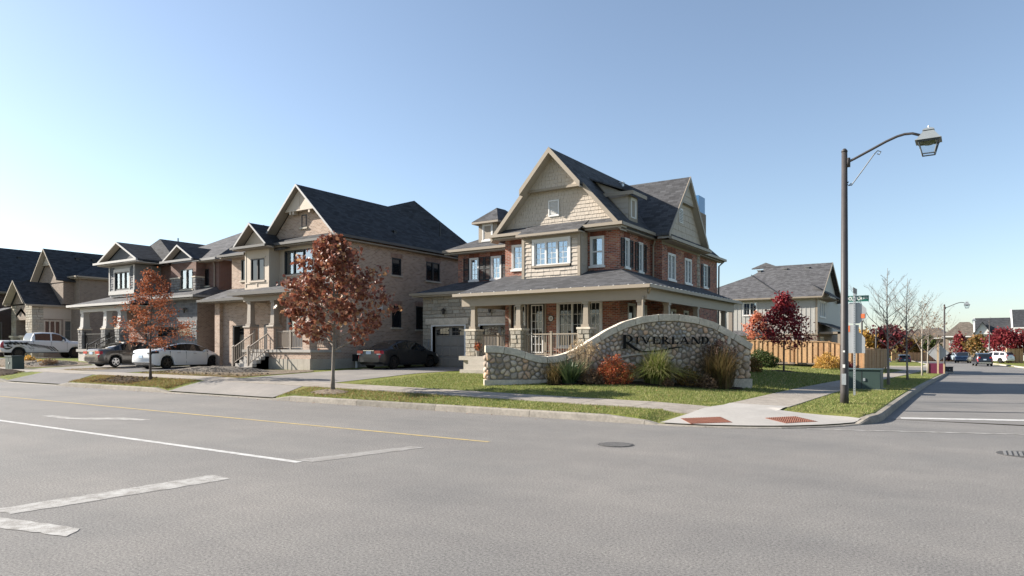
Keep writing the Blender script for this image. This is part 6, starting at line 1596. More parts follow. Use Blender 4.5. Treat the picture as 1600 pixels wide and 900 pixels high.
civic = dict(L=4.5, W=1.75, paint='car_charcoal', rw=.315, axle=(-1.35, 1.35), spokes=7, rim='rim_dark',
    top=[(-2.25, .62), (-2.235, .90), (-2.15, .985), (-1.62, 1.03), (-1.0, 1.29), (-.55, 1.405), (-.1, 1.435), (.35, 1.40), (.8, 1.24), (1.45, .95), (1.9, .83), (2.17, .66), (2.25, .50)],
    belt=[(-2.25, .60), (-2.2, .86), (-1.7, .96), (-.5, .93), (.8, .88), (1.4, .86), (2.0, .72), (2.25, .45)],
    glass=dict(side=(-1.38, 1.05), bars=((-.32, .045), (-1.02, .03)), rear=(-1.60, -.72), front=(.45, 1.42), pillars=(-1.38, -.72, -.365, -.275, .45, 1.05, -1.6, 1.42)),
    tail=(5, 6), tail_len=.20, mirror=.72, handles=(-.85, .12), seams=(-.32, .95, -1.15), plate_z=.80,
    extra=[((-2.262, -2.2, -.78, -.40, .76, .90), 'tail_light', 'red_light'), ((-2.262, -2.2, .40, .78, .76, .90), 'tail_light', 'red_light'), ((-2.268, -2.2, -.78, -.55, .70, .755), 'tail_light', 'clear_light'), ((-2.268, -2.2, .55, .78, .70, .755), 'tail_light', 'clear_light'), ((-2.27, -2.2, -.72, .72, .50, .515), 'bumper_seam', 'black_plastic'), ((-2.262, -2.2, -.36, .36, .885, .915), 'boot_trim', 'chrome')])
c1 = car('charcoal_sedan', 'charcoal grey sedan parked nose in before the corner house garage', -24.3, 26.2, T(-24.2, 26), R(90), civic, 'cars parked on the driveways', pitch=-.0)
cor = dict(civic); cor.update(paint='car_brown', rim='rim_silver', rw=.31, L=4.5, W=1.70, spokes=5, top=[(-2.25, .62), (-2.235, .93), (-2.12, 1.03), (-1.55, 1.08), (-.95, 1.34), (-.5, 1.455), (-.1, 1.48), (.3, 1.45), (.8, 1.26), (1.3, 1.02), (1.9, .90), (2.17, .70), (2.25, .52)])
car('brown_sedan', 'grey brown sedan parked behind the rust tree beside the black stair rails', -41.2, 21.3, T(-41.4, 21.0)+.03, R(94), cor, 'cars parked on the driveways')
tes = dict(L=4.69, W=1.85, paint='car_white', rw=.335, axle=(-1.42, 1.45), spokes=5, rim='rim_dark', base=.17,
    top=[(-2.345, .66), (-2.33, .98), (-2.2, 1.06), (-1.8, 1.10), (-1.2, 1.27), (-.6, 1.40), (-.1, 1.443), (.35, 1.42), (.9, 1.24), (1.5, .98), (1.95, .84), (2.25, .66), (2.345, .48)],
    belt=[(-2.345, .64), (-2.25, .96), (-1.5, 1.00), (-.5, .965), (.9, .90), (1.4, .86), (2.0, .72), (2.345, .44)],
    glass=dict(side=(-1.55, 1.15), bars=((-.28, .025),), dark_pillars=True, rear=(-1.9, -.75), front=(.5, 1.48), roof=(-.75, .5), pillars=(-1.55, -.75, -.305, -.255, .5, 1.15, -1.9, 1.48)),
    tail=(5,), tail_len=.45, tail_mat='black_plastic', mirror=.85, handles=(-.72, .28), handle_mat='rim_silver', seams=(-.28, 1.08, -1.25), plate_z=.66,
    extra=[((-2.36, -2.3, -.70, .70, .30, .36), 'bumper_trim', 'black_plastic'), ((-2.36, -2.3, .58, .86, .82, .87), 'tail_light', 'black_plastic'), ((-2.36, -2.3, -.86, -.58, .82, .87), 'tail_light', 'black_plastic')])
car('white_sedan', 'white electric sedan with black wheels parked beside the rust tree trunk', -37.0, 21.9, T(-37, 21.5)-.02, R(95), tes, 'cars parked on the driveways')
pk_flame = []
rr = random.Random(4)
for i in range(9):
    x0 = -1.35+i*.20; z0 = 1.10-.03*i; l = rr.uniform(.25, .5)
    pk_flame.append([(x0, -1.012, z0), (x0+.10, -1.012, z0+.02), (x0+.24+l*.5, -1.012, z0-l*.75), (x0+.20+l*.45, -1.012, z0-l*.8)])
for i in range(6):
    a = -2.75+i*.24; pk_flame.append([(a, -1.012, 1.18), (a+.26, -1.012, 1.14), (a+.22, -1.012, 1.02-.03*(i % 3)), (a+.04, -1.012, 1.06)])
pk_flame += [[(-2.8, -1.012, .86), (-2.66, -1.012, .78), (-2.5, -1.012, .74), (-2.36, -1.012, .78), (-2.22, -1.012, .9), (-2.3, -1.012, .74), (-2.45, -1.012, .66), (-2.62, -1.012, .66), (-2.74, -1.012, .74)], [(-2.62, -1.012, .92), (-2.5, -1.012, 1.0), (-2.44, -1.012, .9), (-2.52, -1.012, .84)]]
for i in range(34):
    a, b = rr.uniform(-2.85, -.75), rr.uniform(.72, 1.22); 
    if (a+1.83)**2+(b-.4)**2 < .52**2: continue
    th_ = rr.uniform(-.9, .3); l, w = rr.uniform(.10, .26), rr.uniform(.015, .04); c_, s_ = math.cos(th_), math.sin(th_)
    pk_flame.append([(a-c_*l, -1.0125, b-s_*l), (a+s_*w, -1.0125, b-c_*w), (a+c_*l, -1.0125, b+s_*l), (a-s_*w*.4, -1.0125, b+c_*w*.4)])
pick = dict(L=5.85, W=2.02, cat='pickup truck', paint='car_white', rw=.40, axle=(-1.83, 1.84), spokes=6, rim='rim_dark', base=.42, tw=.26, round=.9, tumble=.83,
    top=[(-2.925, .95), (-2.91, 1.30), (-2.75, 1.33), (-1.02, 1.34), (-.98, 1.60), (-.86, 1.88), (-.3, 1.95), (.5, 1.94), (.78, 1.86), (1.50, 1.36), (1.62, 1.32), (2.5, 1.26), (2.85, 1.12), (2.925, .75)],
    belt=[(-2.925, .93), (-2.88, 1.28), (-1.05, 1.30), (0, 1.27), (1.4, 1.24), (2.3, 1.15), (2.8, 1.02), (2.925, .7)],
    glass=dict(side=(-.80, 1.22), bars=((.24, .05),), rear=(-1.02, -.80), front=(.78, 1.5), pillars=(-.80, .19, .29, .78, 1.22, 1.5, -1.02)),
    tail=(4, 5), tail_len=.16, mirror=1.0, handles=(-.55, .55), seams=(.24, 1.28, -.92), plate=False,
    extra=[((-2.95, -2.88, -.9, .9, .48, .66), 'rear_bumper', 'chrome')], polys=[('decal', 'black_plastic', pk_flame)])
car('white_pickup', 'white crew cab pickup with a black claw pattern on its bed', -58.2, 23.6, T(-58, 23)+.0, R(86), pick, 'cars parked on the driveways')
suv = dict(L=4.7, W=1.88, paint='car_navy', rw=.36, axle=(-1.36, 1.36), spokes=5, base=.26, cat='car', tumble=.80,
    top=[(-2.35, .70), (-2.33, 1.05), (-2.2, 1.38), (-1.95, 1.60), (-1.3, 1.69), (0, 1.71), (.4, 1.66), (1.25, 1.15), (2.0, 1.02), (2.28, .80), (2.35, .6)],
    belt=[(-2.35, .68), (-2.2, 1.05), (-1, 1.05), (.6, 1.0), (1.3, .97), (2.1, .9), (2.35, .55)],
    glass=dict(side=(-1.95, .98), bars=((-.2, .05), (-1.2, .05)), rear=(-2.29, -1.96), front=(.42, 1.24), pillars=(-1.95, -2.28, -.25, -.15, -1.25, -1.15, .42, .98, 1.24)),
    tail=(5, 6), tail_len=.25, mirror=.7, handles=(-.9, .1), plate_z=.86,
    extra=[((-2.37, -2.3, -.72, -.5, 1.02, 1.20), 'tail_light', 'red_light'), ((-2.37, -2.3, .5, .72, 1.02, 1.20), 'tail_light', 'red_light'), ((-2.38, -2.3, -.7, .7, .36, .50), 'bumper_trim', 'chrome')])
def along(y): return math.atan2(4, bend(y+2)-bend(y-2))
car('navy_suv', 'dark navy sport utility vehicle driving away down the side street', 1.35, 110, road_z(0, 110)+.03, along(110), suv)
s2 = dict(suv, paint='car_blue'); car('blue_suv', 'dark blue sport utility vehicle coming along the bend ahead of the navy one', -.9, 131, road_z(0, 131)+.02, along(131)+math.pi-.25, s2)
s3 = dict(suv, paint='car_white', rim='rim_dark'); car('white_suv', 'white hatchback parked in a drive under the red trees', 3.3, 127.5, T(3.3, 127)+.03, R(140), s3, 'small cars parked far down the street')
s4 = dict(civic, paint='car_maroon'); car('maroon_car', 'dark maroon car parked far away left of the pale blue car', -3.6, 141, T(-3, 141)+.02, R(60), s4, 'small cars parked far down the street')
s5 = dict(civic, paint='car_ice'); car('pale_blue_car', 'pale blue car parked beyond the blue sport utility vehicle', -1.9, 140.5, T(-2, 140)+.02, R(110), s5, 'small cars parked far down the street')
s6 = dict(civic, paint='car_white', rim='rim_silver'); car('small_white_car', 'small white car far off under the dark red tree', -11.6, 127, T(-11, 127)-.5, R(100), s6, 'small cars parked far down the street')
s7 = dict(suv, paint='car_navy'); car('small_dark_car', 'small dark car far off between the first bare trees', -9.0, 128.5, T(-9, 128)-.5, R(100), s7, 'small cars parked far down the street')

# ================================================================== street furniture
def lantern(h, c, s=1.):
    x, y, z = c                      # z = eave of the lantern
    def ring(r, zz): return [(x-r, y-r, zz), (x+r, y-r, zz), (x+r, y+r, zz), (x-r, y+r, zz)]
    m = MB(); lo, hi, tp = ring(.33*s, z), ring(.31*s, z+.03*s), ring(.12*s, z+.30*s)
    m.hexa(lo+hi); m.hexa(ring(.29*s, z+.03*s)+tp); m.hexa(ring(.15*s, z+.30*s)+ring(.13*s, z+.34*s)); m.hexa(ring(.13*s, z+.34*s)+ring(.03*s, z+.40*s)); m.tube([(x, y, z+.38*s), (x, y, z+.46*s)], [.03*s, .012*s], 6)
    cap = m.build('lantern_roof', 'lamp_roof', h)
    m = MB(); t, b = .25*s, .155*s
    for sx, sy in ((-1, -1), (1, -1), (1, 1), (-1, 1)): m.tube([(x+sx*b, y+sy*b, z-.38*s), (x+sx*t, y+sy*t, z)], .020*s, 5)
    bb = ring(b, z-.38*s); tt = ring(t, z-.02*s)
    for rg, w in ((bb, .02*s), (tt, .03*s)):
        for i in range(4): m.tube([rg[i], rg[(i+1) % 4]], w, 5)
    m.tube([(x, y, z), (x, y, z-.10*s)], [.17*s, .12*s], 10); m.build('lantern_frame', 'lamp_metal', h)
    m = MB()
    for i in range(4): j = (i+1) % 4; m.face([bb[i], bb[j], tt[j], tt[i]])
    m.build('lantern_glass', MT['clear_glass'], h)
t_ = NT('clear_glass'); t_.n.remove(t_.b); g_ = t_.new('ShaderNodeBsdfGlossy'); g_.inputs['Roughness'].default_value = .03
tr_ = t_.new('ShaderNodeBsdfTransparent'); mx_ = t_.new('ShaderNodeMixShader'); mx_.inputs[0].default_value = .10; tr_.inputs['Color'].default_value = (.93, .95, .97, 1)
t_.link(tr_.outputs[0], mx_.inputs[1]); t_.link(g_.outputs[0], mx_.inputs[2]); t_.link(mx_.outputs[0], t_.n['Material Output'].inputs[0]); MT['clear_glass'] = t_.m
def street_lamp(label, x, y, z, dirx=1., H=6.85, first=False, group='black street lamps with lanterns', dy=0.):
    h = thing('street_lamp', label, 'street lamp', (x, y, z), group)
    m = MB(); m.tube([(x, y, z-.1), (x, y, z+.35), (x, y, z+H)], [.112, .108, .074], 10); m.tube([(x, y, z+H), (x, y, z+H+.04), (x, y, z+H+.09)], [.085, .075, .03], 10); m.build('pole', 'pole', h, True)
    d_ = dirx; zt = z+H
    arm = [(.0, -.32), (.25, -.22), (.65, -.04), (1.0, .12), (1.25, .21), (1.42, .24), (1.6, .23), (1.78, .15)]
    m = MB(); m.tube([(x+d_*a, y, zt+b) for a, b in arm], .034, 8); m.box(x-.05+d_*.09, x+.05+d_*.09, y-.05, y+.05, zt-.42, zt-.18); m.build('arm', 'pole', h, True)
    m = MB(); br = [(.17, -.87), (.11, -.93), (.06, -.88), (.10, -.82)]; br2 = [(.10, -.92), (.17, -.93), (.45, -.55), (.72, -.17), (.80, -.09), (.88, -.13), (.84, -.20), (.79, -.17)]
    m.tube([(x+d_*a, y, zt+b) for a, b in br], .014, 6); m.tube([(x+d_*a, y, zt+b) for a, b in br2], .014, 6); m.build('scroll_brace', 'lamp_metal', h)
    lantern(h, (x+d_*1.96, y, zt-.03), .88)
    if first:
        def st(name, a, w, hh, mat): 
            r_ = .115-.035*(a/H); MB().box(x-w/2, x+w/2, y-r_-.004, y-r_+.02, z+a, z+a+hh).build(name, mat, h)
        st('sticker', .98, .06, .09, 'trim_white'); st('sticker', 1.40, .05, .05, 'trim_white'); st('metal_plate', .52, .11, .30, 'steel')
    return h
street_lamp('tall dark street lamp by the stop sign with its lantern over the side street', -2.84, 20.6, T(-2.84, 20.6), first=True)
street_lamp('second dark street lamp standing past the maroon box', -2.2, 84.5, side_z(84)+.0, H=6.85)
street_lamp('far street lamp on the opposite side with its arm pointing left', 2.5, 127.6, T(2.5, 127)-.1, dirx=-1., H=6.6)
for x, y, l in ((-12.4, 105.8, 'thin dark pole beyond the fence, nearest the stop sign'), (-11.9, 118, 'thin dark pole among the yellow trees')):
    h = thing('utility_pole', l, 'pole', (x, y, T(x, y)), 'thin poles beyond the fence'); MB().tube([(x, y, 0), (x, y, 5.3 if y < 110 else 4.4)], .13, 6).build('pole', 'pole', h); MB().box(x-.25, x+.25, y-.1, y+.1, (5.3 if y < 110 else 4.4), (5.4 if y < 110 else 4.5)).build('pole_cap', 'pole', h)
# stop sign seen from behind, with street name blades
px_, py_ = -3.06, 24.3; pz_ = T(px_, py_)
h = thing('sign_post', 'galvanised post with stop sign back, notice boards and street name blades', 'street sign', (px_, py_, pz_))
m = MB(); m.box(px_-.03, px_+.03, py_-.03, py_+.03, pz_-.1, 3.4)
m.build('post', 'steel', h)
m = MB()
for i in range(40): m.box(px_-.008, px_+.008, py_-.036, py_-.03, pz_+.15+i*.075, pz_+.17+i*.075)
m.build('post_hole', 'black_metal', h, kind='stuff')
oc = [(px_+.36*math.cos(R(22.5+45*i)), 2.80+.36*math.sin(R(22.5+45*i))) for i in range(8)]
so = MB().prism([(a, py_+.035, b) for a, b in oc][::-1], (0, .006, 0)).build('stop_sign', 'sign_back', h)
MB().box(px_+.17, px_+.29, py_+.028, py_+.034, 2.63, 2.77).build('sticker', 'orange_sticker', so)
sb = MB().box(px_-.34, px_+.12, py_+.035, py_+.042, 2.17, 2.42).build('tab_sign', 'sign_back', h); MB().box(px_-.30, px_-.14, py_+.029, py_+.034, 2.2, 2.40).build('sticker', 'orange_sticker', sb)
MB().prism([(px_-.38, py_+.035, 1.52), (px_+.30, py_+.035, 1.52), (px_+.30, py_+.035, 2.0), (px_+.16, py_+.035, 2.17), (px_-.38, py_+.035, 2.17)][::-1], (0, .006, 0)).build('notice_board', 'sign_back', h)
bl = MB().box(px_-.39, px_+.41, py_-.006, py_+.006, 3.16, 3.35).build('street_blade', 'sign_green', h)
def text(body, x, y, z, size, mat, parent, sx=1.):
    c = bpy.data.curves.new('lettering', 'FONT'); c.body = body; c.size = size; c.extrude = .002; c.align_x = 'CENTER'; c.align_y = 'CENTER'; c.offset = .003
    o = bpy.data.objects.new('lettering', c); C.objects.link(o); c.materials.append(MT[mat]); me = bpy.data.meshes.new_from_object(o); bpy.data.objects.remove(o); o = bpy.data.objects.new('lettering', me); C.objects.link(o); o.parent = parent; off = wpos(parent); o.location = (x-off[0], y-off[1], z-off[2]); o.rotation_euler = (R(90), 0, 0); wd = max(v.co.x for v in me.vertices)-min(v.co.x for v in me.vertices); o.scale = (sx/wd, 1, 1); return o
text('WOOLWICH', px_-.06, py_-.009, 3.255, .165, 'paint_white', bl, .56); text('ST S', px_+.31, py_-.009, 3.265, .09, 'paint_white', bl, .12)
MB().box(px_-.006, px_+.006, py_-.30, py_+.55, 3.42, 3.60).build('street_blade', MT['shaded_blade'] if 'shaded_blade' in MT else plain('shaded_blade', (.16, .145, .14), .6, .3, .1), h)  # unlit side of a green blade: shade put into a grey-brown colour
MB().box(px_-.03, px_+.03, py_-.05, py_+.05, 3.35, 3.42).build('blade_bracket', 'steel', h)
# utility boxes
def cabinet(name, label, x0, x1, y0, y1, z, hgt, mat='transformer', group=None):
    h = thing(name, label, 'utility box', ((x0+x1)/2, (y0+y1)/2, z), group)
    MB().box(x0, x1, y0, y1, z-.1, z+hgt).build('cabinet', mat, h, bevel=.015); MB().box(x0-.03, x1+.03, y0-.04, y1+.03, z+hgt, z+hgt+.05).build('lid', mat, h, bevel=.012)
    m = MB(); m.box((x0+x1)/2-.008, (x0+x1)/2+.008, y0-.006, y0, z+.05, z+hgt-.03); m.build('door_seam', 'black_plastic', h)
    MB().box((x0+x1)/2+.05, (x0+x1)/2+.12, y0-.03, y0, z+hgt*.45, z+hgt*.6).build('handle', 'steel', h)
    MB().box(x0-.08, x1+.08, y0-.08, y1+.08, z-.1, z+.02).build('base', 'concrete', h)
    return h
cabinet('transformer_box', 'wide green transformer box on the grass behind the stop sign post', -3.95, -2.72, 28.4, 29.4, T(-3.3, 28.8)+.0, .72)
cabinet('pedestal_box', 'dark green utility pedestal on the boulevard left of the soil heap', -45.1, -44.2, 16.4, 17.0, T(-44.6, 16.0), .72)
cabinet('small_cabinet', 'small dark cabinet near the kerb beside the second street lamp', -2.0, -1.3+.0, 76.0, 76.6, side_z(76)+.12, .45, 'pole')
h = thing('maroon_box', 'maroon panelled box beside a wooden sign post on the boulevard', 'utility box', (-2.3, 66.2, T(-2.3, 66)))
z0 = T(-2.3, 66.2); MB().box(-2.85, -1.75, 65.9, 66.7, z0-.1, z0+.82).build('panel_box', 'maroon', h); MB().box(-1.80, -1.68, 65.85, 65.97, z0, z0+.85).build('post', 'pale_wood', h); MB().box(-2.88, -2.80, 65.85, 65.95, z0, z0+.82).build('post', 'pale_wood', h)
h = thing('diamond_sign', 'grey back of a diamond warning sign on a pale wooden post', 'street sign', (-2.15, 65.5, z0))
MB().box(-2.21, -2.09, 65.44, 65.56, z0-.1, z0+2.45).build('post', 'pale_wood', h); MB().prism([(-2.15, 65.62, z0+.95), (-1.35, 65.62, z0+1.7), (-2.15, 65.62, z0+2.45), (-2.95, 65.62, z0+1.7)], (0, .01, 0)).build('sign_panel', 'sign_back', h)

# ================================================================== fences
def fence(name, label, pts, hgt, pitch=.42, bw=.29, posts=2.5, group=None, zf=None):
    x0, y0 = pts[0][:2]; h = thing(name, label, 'fence', (x0, y0, pts[0][2]), group)
    src = None
    for (ax, ay, az), (bx, by, bz) in zip(pts, pts[1:]):
        L = math.hypot(bx-ax, by-ay); u = ((bx-ax)/L, (by-ay)/L, 0); n = (u[1], -u[0], 0)
        fr = Fr((ax, ay, 0), u, n); zz = lambda s: az+(bz-az)*s/L; rot = math.atan2(u[1], u[0])
        m = MB(); m.hexa([fr.p(0, az+.04, -.07), fr.p(L, bz+.04, -.07), fr.p(L, bz+.04, -.09), fr.p(0, az+.04, -.09), fr.p(0, az+hgt-.06, -.07), fr.p(L, bz+hgt-.06, -.07), fr.p(L, bz+hgt-.06, -.09), fr.p(0, az+hgt-.06, -.09)]); m.build('backing', 'fence_wood', h)
        m = MB(); m.hexa([fr.p(0, az+hgt-.02, .06), fr.p(L, bz+hgt-.02, .06), fr.p(L, bz+hgt-.02, -.08), fr.p(0, az+hgt-.02, -.08), fr.p(0, az+hgt+.03, .06), fr.p(L, bz+hgt+.03, .06), fr.p(L, bz+hgt+.03, -.08), fr.p(0, az+hgt+.03, -.08)]); m.build('cap_rail', 'fence_wood', h)
        s = pitch/2
        while s < L:
            if src is None:
                q = MB().box(-bw/2, bw/2, -.012, .012, 0, hgt-.04); src = q.build('board', 'fence_wood'); src.parent = h; o = src
            else: o = inst(src, h, (0, 0, 0))
            p = fr.p(s, zz(s)+.02, .0); off = wpos(h); o.location = (p[0]-off[0], p[1]-off[1], p[2]-off[2]); o.rotation_euler = (0, 0, rot); s += pitch
        s = 0
        while s <= L+.01:
            p = fr.p(s, 0, .0); MB().hexa([fr.p(s-.07, zz(s)-.1, .05), fr.p(s+.07, zz(s)-.1, .05), fr.p(s+.07, zz(s)-.1, -.09), fr.p(s-.07, zz(s)-.1, -.09), fr.p(s-.07, zz(s)+hgt+.09, .05), fr.p(s+.07, zz(s)+hgt+.09, .05), fr.p(s+.07, zz(s)+hgt+.09, -.09), fr.p(s-.07, zz(s)+hgt+.09, -.09)]).build('post', 'fence_wood', h); s += posts
    return h
fence('wooden_fence', 'tall cedar board fence around the yard of the grey batten house', [(-19.0, 60.2, .62), (-15.0, 60.2, .52), (-11.9, 60.2, .46), (-9.4, 60.1, .36), (-6.9, 60.0, -.12), (-6.9, 66, -.2), (-6.9, 72, -.25), (-6.9, 79, -.28)], 1.78)
fence('far_fence', 'brown board fence far off behind the bare trees', [(-11.5, 139, -.9), (-6, 142, -.9), (-2.0, 145, -.8)], 1.7, .6, .42, 3., 'brown fences far down the street')
fence('red_tree_fence', 'short pale fence under the red trees at the right edge', [(4.6, 126.6, -.6), (6.6, 127.9, -.6), (6.8, 134, -.6)], 2.1, .6, .42, 2.4, 'brown fences far down the street')
fence('edge_fence', 'pale fence cut by the right edge of the picture', [(7.2, 128.4, -.6), (12, 131, -.5)], 2.0, .6, .42, 2.4, 'brown fences far down the street')

# ================================================================== trees and plants
def quads_obj(name, V, mat, parent, kind=None, tri=False):
    """V: (n, k, 3) array of separate leaves or blades"""
    n, k, _ = V.shape; off = np.array(wpos(parent) if parent is not None else (0, 0, 0))
    me = bpy.data.meshes.new(name); me.vertices.add(n*k); me.vertices.foreach_set('co', (V-off).astype('f').ravel())
    me.loops.add(n*k); me.loops.foreach_set('vertex_index', np.arange(n*k, dtype='i')); me.polygons.add(n)
    me.polygons.foreach_set('loop_start', np.arange(n, dtype='i')*k)
    try: me.polygons.foreach_set('loop_total', np.full(n, k, dtype='i'))
    except Exception: pass
    me.materials.append(MT[mat] if isinstance(mat, str) else mat); me.update(calc_edges=True)
    o = bpy.data.objects.new(name, me); C.objects.link(o)
    if parent is not None: o.parent = parent
    if kind: o['kind'] = kind
    return o
def unit(a): return a/np.maximum(np.linalg.norm(a, axis=-1, keepdims=True), 1e-9)
def leaves(P, size, rs, droop=.3, up=None, lobed=True):
    n = len(P); d_ = unit(rs.normal(size=(n, 3))+np.array([0, 0, -droop])); r = unit(np.cross(d_, rs.normal(size=(n, 3)))); nn = np.cross(d_, r)
    s = size*rs.uniform(.6, 1.3, (n, 1))
    if lobed:
        sh = [(0, 0), (.45, .18), (.30, .55), (.62, .62), (.25, .78), (0, 1.15), (-.25, .78), (-.62, .62), (-.30, .55), (-.45, .18)]
    else: sh = [(0, 0), (.38, .45), (0, 1.1), (-.38, .45)]
    cur = rs.uniform(-.3, .3, (n, 1))
    V = np.stack([P+d_*s*b+r*s*a+nn*s*(abs(a)*.5*cur*2) for a, b in sh], 1)
    return V
def tree(name, label, cat, x, y, z, H, cb, cr, mat, nleaf, lsize, bark='bark_grey', seed=1, shape=None, tr=.06, group=None, nl=18, twigs=5, up=.75, lean=(0, 0), lobed=True, spread=.16, bare=False, fill=.35, flat=1., clump=0.):
    rs = np.random.RandomState(seed); rr = random.Random(seed)
    h = thing(name, label, cat, (x, y, z), group)
    shape = shape or [(0, .55), (.2, .95), (.4, 1.), (.65, .72), (.85, .38), (1, .10)]
    path = []; n = 9
    for i in range(n+1):
        t = i/n; path.append((x+lean[0]*t+math.sin(t*5+seed)*.03*H/6, y+lean[1]*t+math.cos(t*4+seed)*.03*H/6, z-.08+(H*.97+.08)*t))
    m = MB(); m.tube(path, [tr*(1-.88*i/n)*(1.35 if i == 0 else 1) for i in range(n+1)], 8); tk = m.build('trunk', bark, h, True)
    def at(t): 
        f = t*n; i = min(n-1, int(f)); return add(path[i], mul(sub(path[i+1], path[i]), f-i))
    bm_ = MB(); pts = []; tw = MB()
    for i in range(nl):
        t = (cb+(H-cb)*(i+.3)/nl*.93)/H; p = at(t); az = i*2.4+rr.uniform(-.4, .4)
        # limb tip: on the crown profile somewhat above its start
        ft = min(1., (t*H-cb)/(H-cb)+.16*up); L = cr*lerp_k(ft, shape)*rr.uniform(.75, 1.12)
        rise = L*up*rr.uniform(.7, 1.2)
        q = (p[0]+math.cos(az)*L, p[1]+math.sin(az)*L*flat, p[2]+rise)
        mid = add(mul(add(p, q), .5), (rr.uniform(-.08, .08)*L, rr.uniform(-.08, .08)*L, -rise*.10)); r0 = max(.008, tr*(1-t)*.5+.004)
        limb = [p, add(mul(p, .6), mul(mid, .4)), mid, add(mul(mid, .5), mul(q, .5)), q]
        bm_.tube(limb, [r0, r0*.85, r0*.6, r0*.4, r0*.15], 5, False)
        for k in range(twigs):
            f = .25+.75*(k+rr.random())/twigs; a0 = f*4; ii = min(3, int(a0)); s = add(limb[ii], mul(sub(limb[ii+1], limb[ii]), a0-ii))
            l2 = L*rr.uniform(.22, .45)*(1.15-f*.4); a2 = az+rr.choice((-1, 1))*rr.uniform(.4, 1.3); e = (s[0]+math.cos(a2)*l2, s[1]+math.sin(a2)*l2*flat, s[2]+l2*up*rr.uniform(.2, 1.2))
            md = add(mul(add(s, e), .5), (0, 0, -.05*l2)); r2 = max(.0045 if bare else .004, r0*.32)
            bm_.tube([s, md, e], [r2, r2*.7, r2*.3], 4, False); pts += [md, e, add(mul(md, .5), mul(e, .5))]
            if bare or twigs > 6:
                for g in range(4 if bare else 2):
                    f3 = rr.uniform(.2, 1.); s3 = add(s, mul(sub(e, s), f3)); l3 = l2*rr.uniform(.25, .6); a3 = a2+rr.uniform(-1.1, 1.1)
                    e3 = (s3[0]+math.cos(a3)*l3, s3[1]+math.sin(a3)*l3*flat, s3[2]+l3*up*rr.uniform(.3, 1.5)); bm_.tube([s3, e3], [r2*.6, r2*.25], 3, False); pts.append(e3)
        pts += [q, limb[3], limb[3]]
    bm_.build('branches', bark if not bare else 'bark_twig', h)
    if nleaf:
        A = np.array(pts); wt = rs.uniform(0, 1, len(A)); wt = np.where(wt < clump*.6, .04, .4+wt)**1.2; idx = rs.choice(len(A), nleaf, p=wt/wt.sum()); P = A[idx]+rs.normal(size=(nleaf, 3))*np.array([1, flat, .8])*spread
        quads_obj('crown', leaves(P, lsize, rs, lobed=lobed), mat, h)
    return h
MT['leaf_rust'] = island('leaf_rust', [(0, (.11, .035, .024)), (.3, (.19, .062, .04)), (.6, (.25, .09, .055)), (.82, (.36, .17, .10)), (1, (.42, .25, .12))], .5, .35, .3)
MT['leaf_orange'] = island('leaf_orange', [(0, (.17, .05, .026)), (.4, (.28, .088, .042)), (.75, (.36, .13, .06)), (1, (.28, .13, .075))], .6, .2, .35)
MT['leaf_purple'] = island('leaf_purple', [(0, (.08, .009, .016)), (.4, (.18, .017, .026)), (.8, (.28, .028, .035)), (1, (.36, .055, .055))], .5, .3, .35)
MT['leaf_pink'] = island('leaf_pink', [(0, (.40, .11, .07)), (.5, (.55, .20, .13)), (1, (.60, .27, .14))], .6, .2, .4)
MT['leaf_red'] = island('leaf_red', [(0, (.12, .014, .022)), (.5, (.21, .026, .036)), (1, (.31, .06, .055))], .55, .25, .4)
MT['leaf_darkred'] = island('leaf_darkred', [(0, (.06, .012, .018)), (.6, (.12, .022, .03)), (1, (.20, .04, .04))], .6, .2, .3)
MT['leaf_yellow'] = island('leaf_yellow', [(0, (.42, .24, .05)), (.5, (.55, .34, .08)), (1, (.48, .30, .12))], .6, .2, .4)
MT['leaf_olive'] = island('leaf_olive', [(0, (.10, .085, .025)), (.5, (.18, .12, .035)), (1, (.27, .12, .04))], .6, .2, .35)
MT['leaf_green'] = island('leaf_green', [(0, (.03, .05, .012)), (.6, (.05, .075, .02)), (1, (.09, .10, .03))], .6, .2, .3)
MT['leaf_brown'] = island('leaf_brown', [(0, (.14, .085, .05)), (.6, (.22, .14, .085)), (1, (.30, .2, .12))], .7, .15, .3)
MT['leaf_bush'] = island('leaf_bush', [(0, (.34, .06, .028)), (.35, (.46, .11, .048)), (.7, (.44, .18, .07)), (1, (.22, .12, .035))], .55, .25, .35)
ov = [(0, .55), (.12, .88), (.3, 1.), (.5, .92), (.7, .66), (.88, .36), (1, .10)]
tx, ty = -17.13, 15.3
tree('rust_maple', 'young maple with rust red leaves on the boulevard before the beige house', 'tree', tx, ty, T(tx, ty), 5.4, 1.4, 1.66, 'leaf_rust', 5400, .118, 'bark_grey', 5, [(0, .62), (.1, .92), (.28, 1.), (.45, .88), (.62, .66), (.8, .40), (.92, .22), (1, .05)], .062, 'young rust coloured street trees', nl=31, twigs=6, up=.55, spread=.12, clump=.5)
tx, ty = -28.25, 15.45
tree('orange_oak', 'young tree with fine orange red leaves beside the white sedan', 'tree', tx, ty, T(tx, ty), 4.85, 1.45, 1.36, 'leaf_orange', 4800, .075, 'bark_dark', 9, [(0, .80), (.15, 1.), (.35, .93), (.55, .62), (.75, .36), (.9, .2), (1, .06)], .055, 'young rust coloured street trees', nl=24, twigs=6, up=.12, lobed=False, spread=.125, clump=.45)
tx, ty = -9.25, 43.2
tree('purple_maple', 'small maple with deep wine red leaves on the side lawn', 'tree', tx, ty, T(tx, ty), 4.95, 1.35, 1.45, 'leaf_purple', 3900, .115, 'bark_dark', 12, [(0, .9), (.15, 1.), (.3, .9), (.5, .72), (.68, .42), (.85, .12), (1, .03)], .055, nl=20, twigs=6, up=.55, spread=.2)
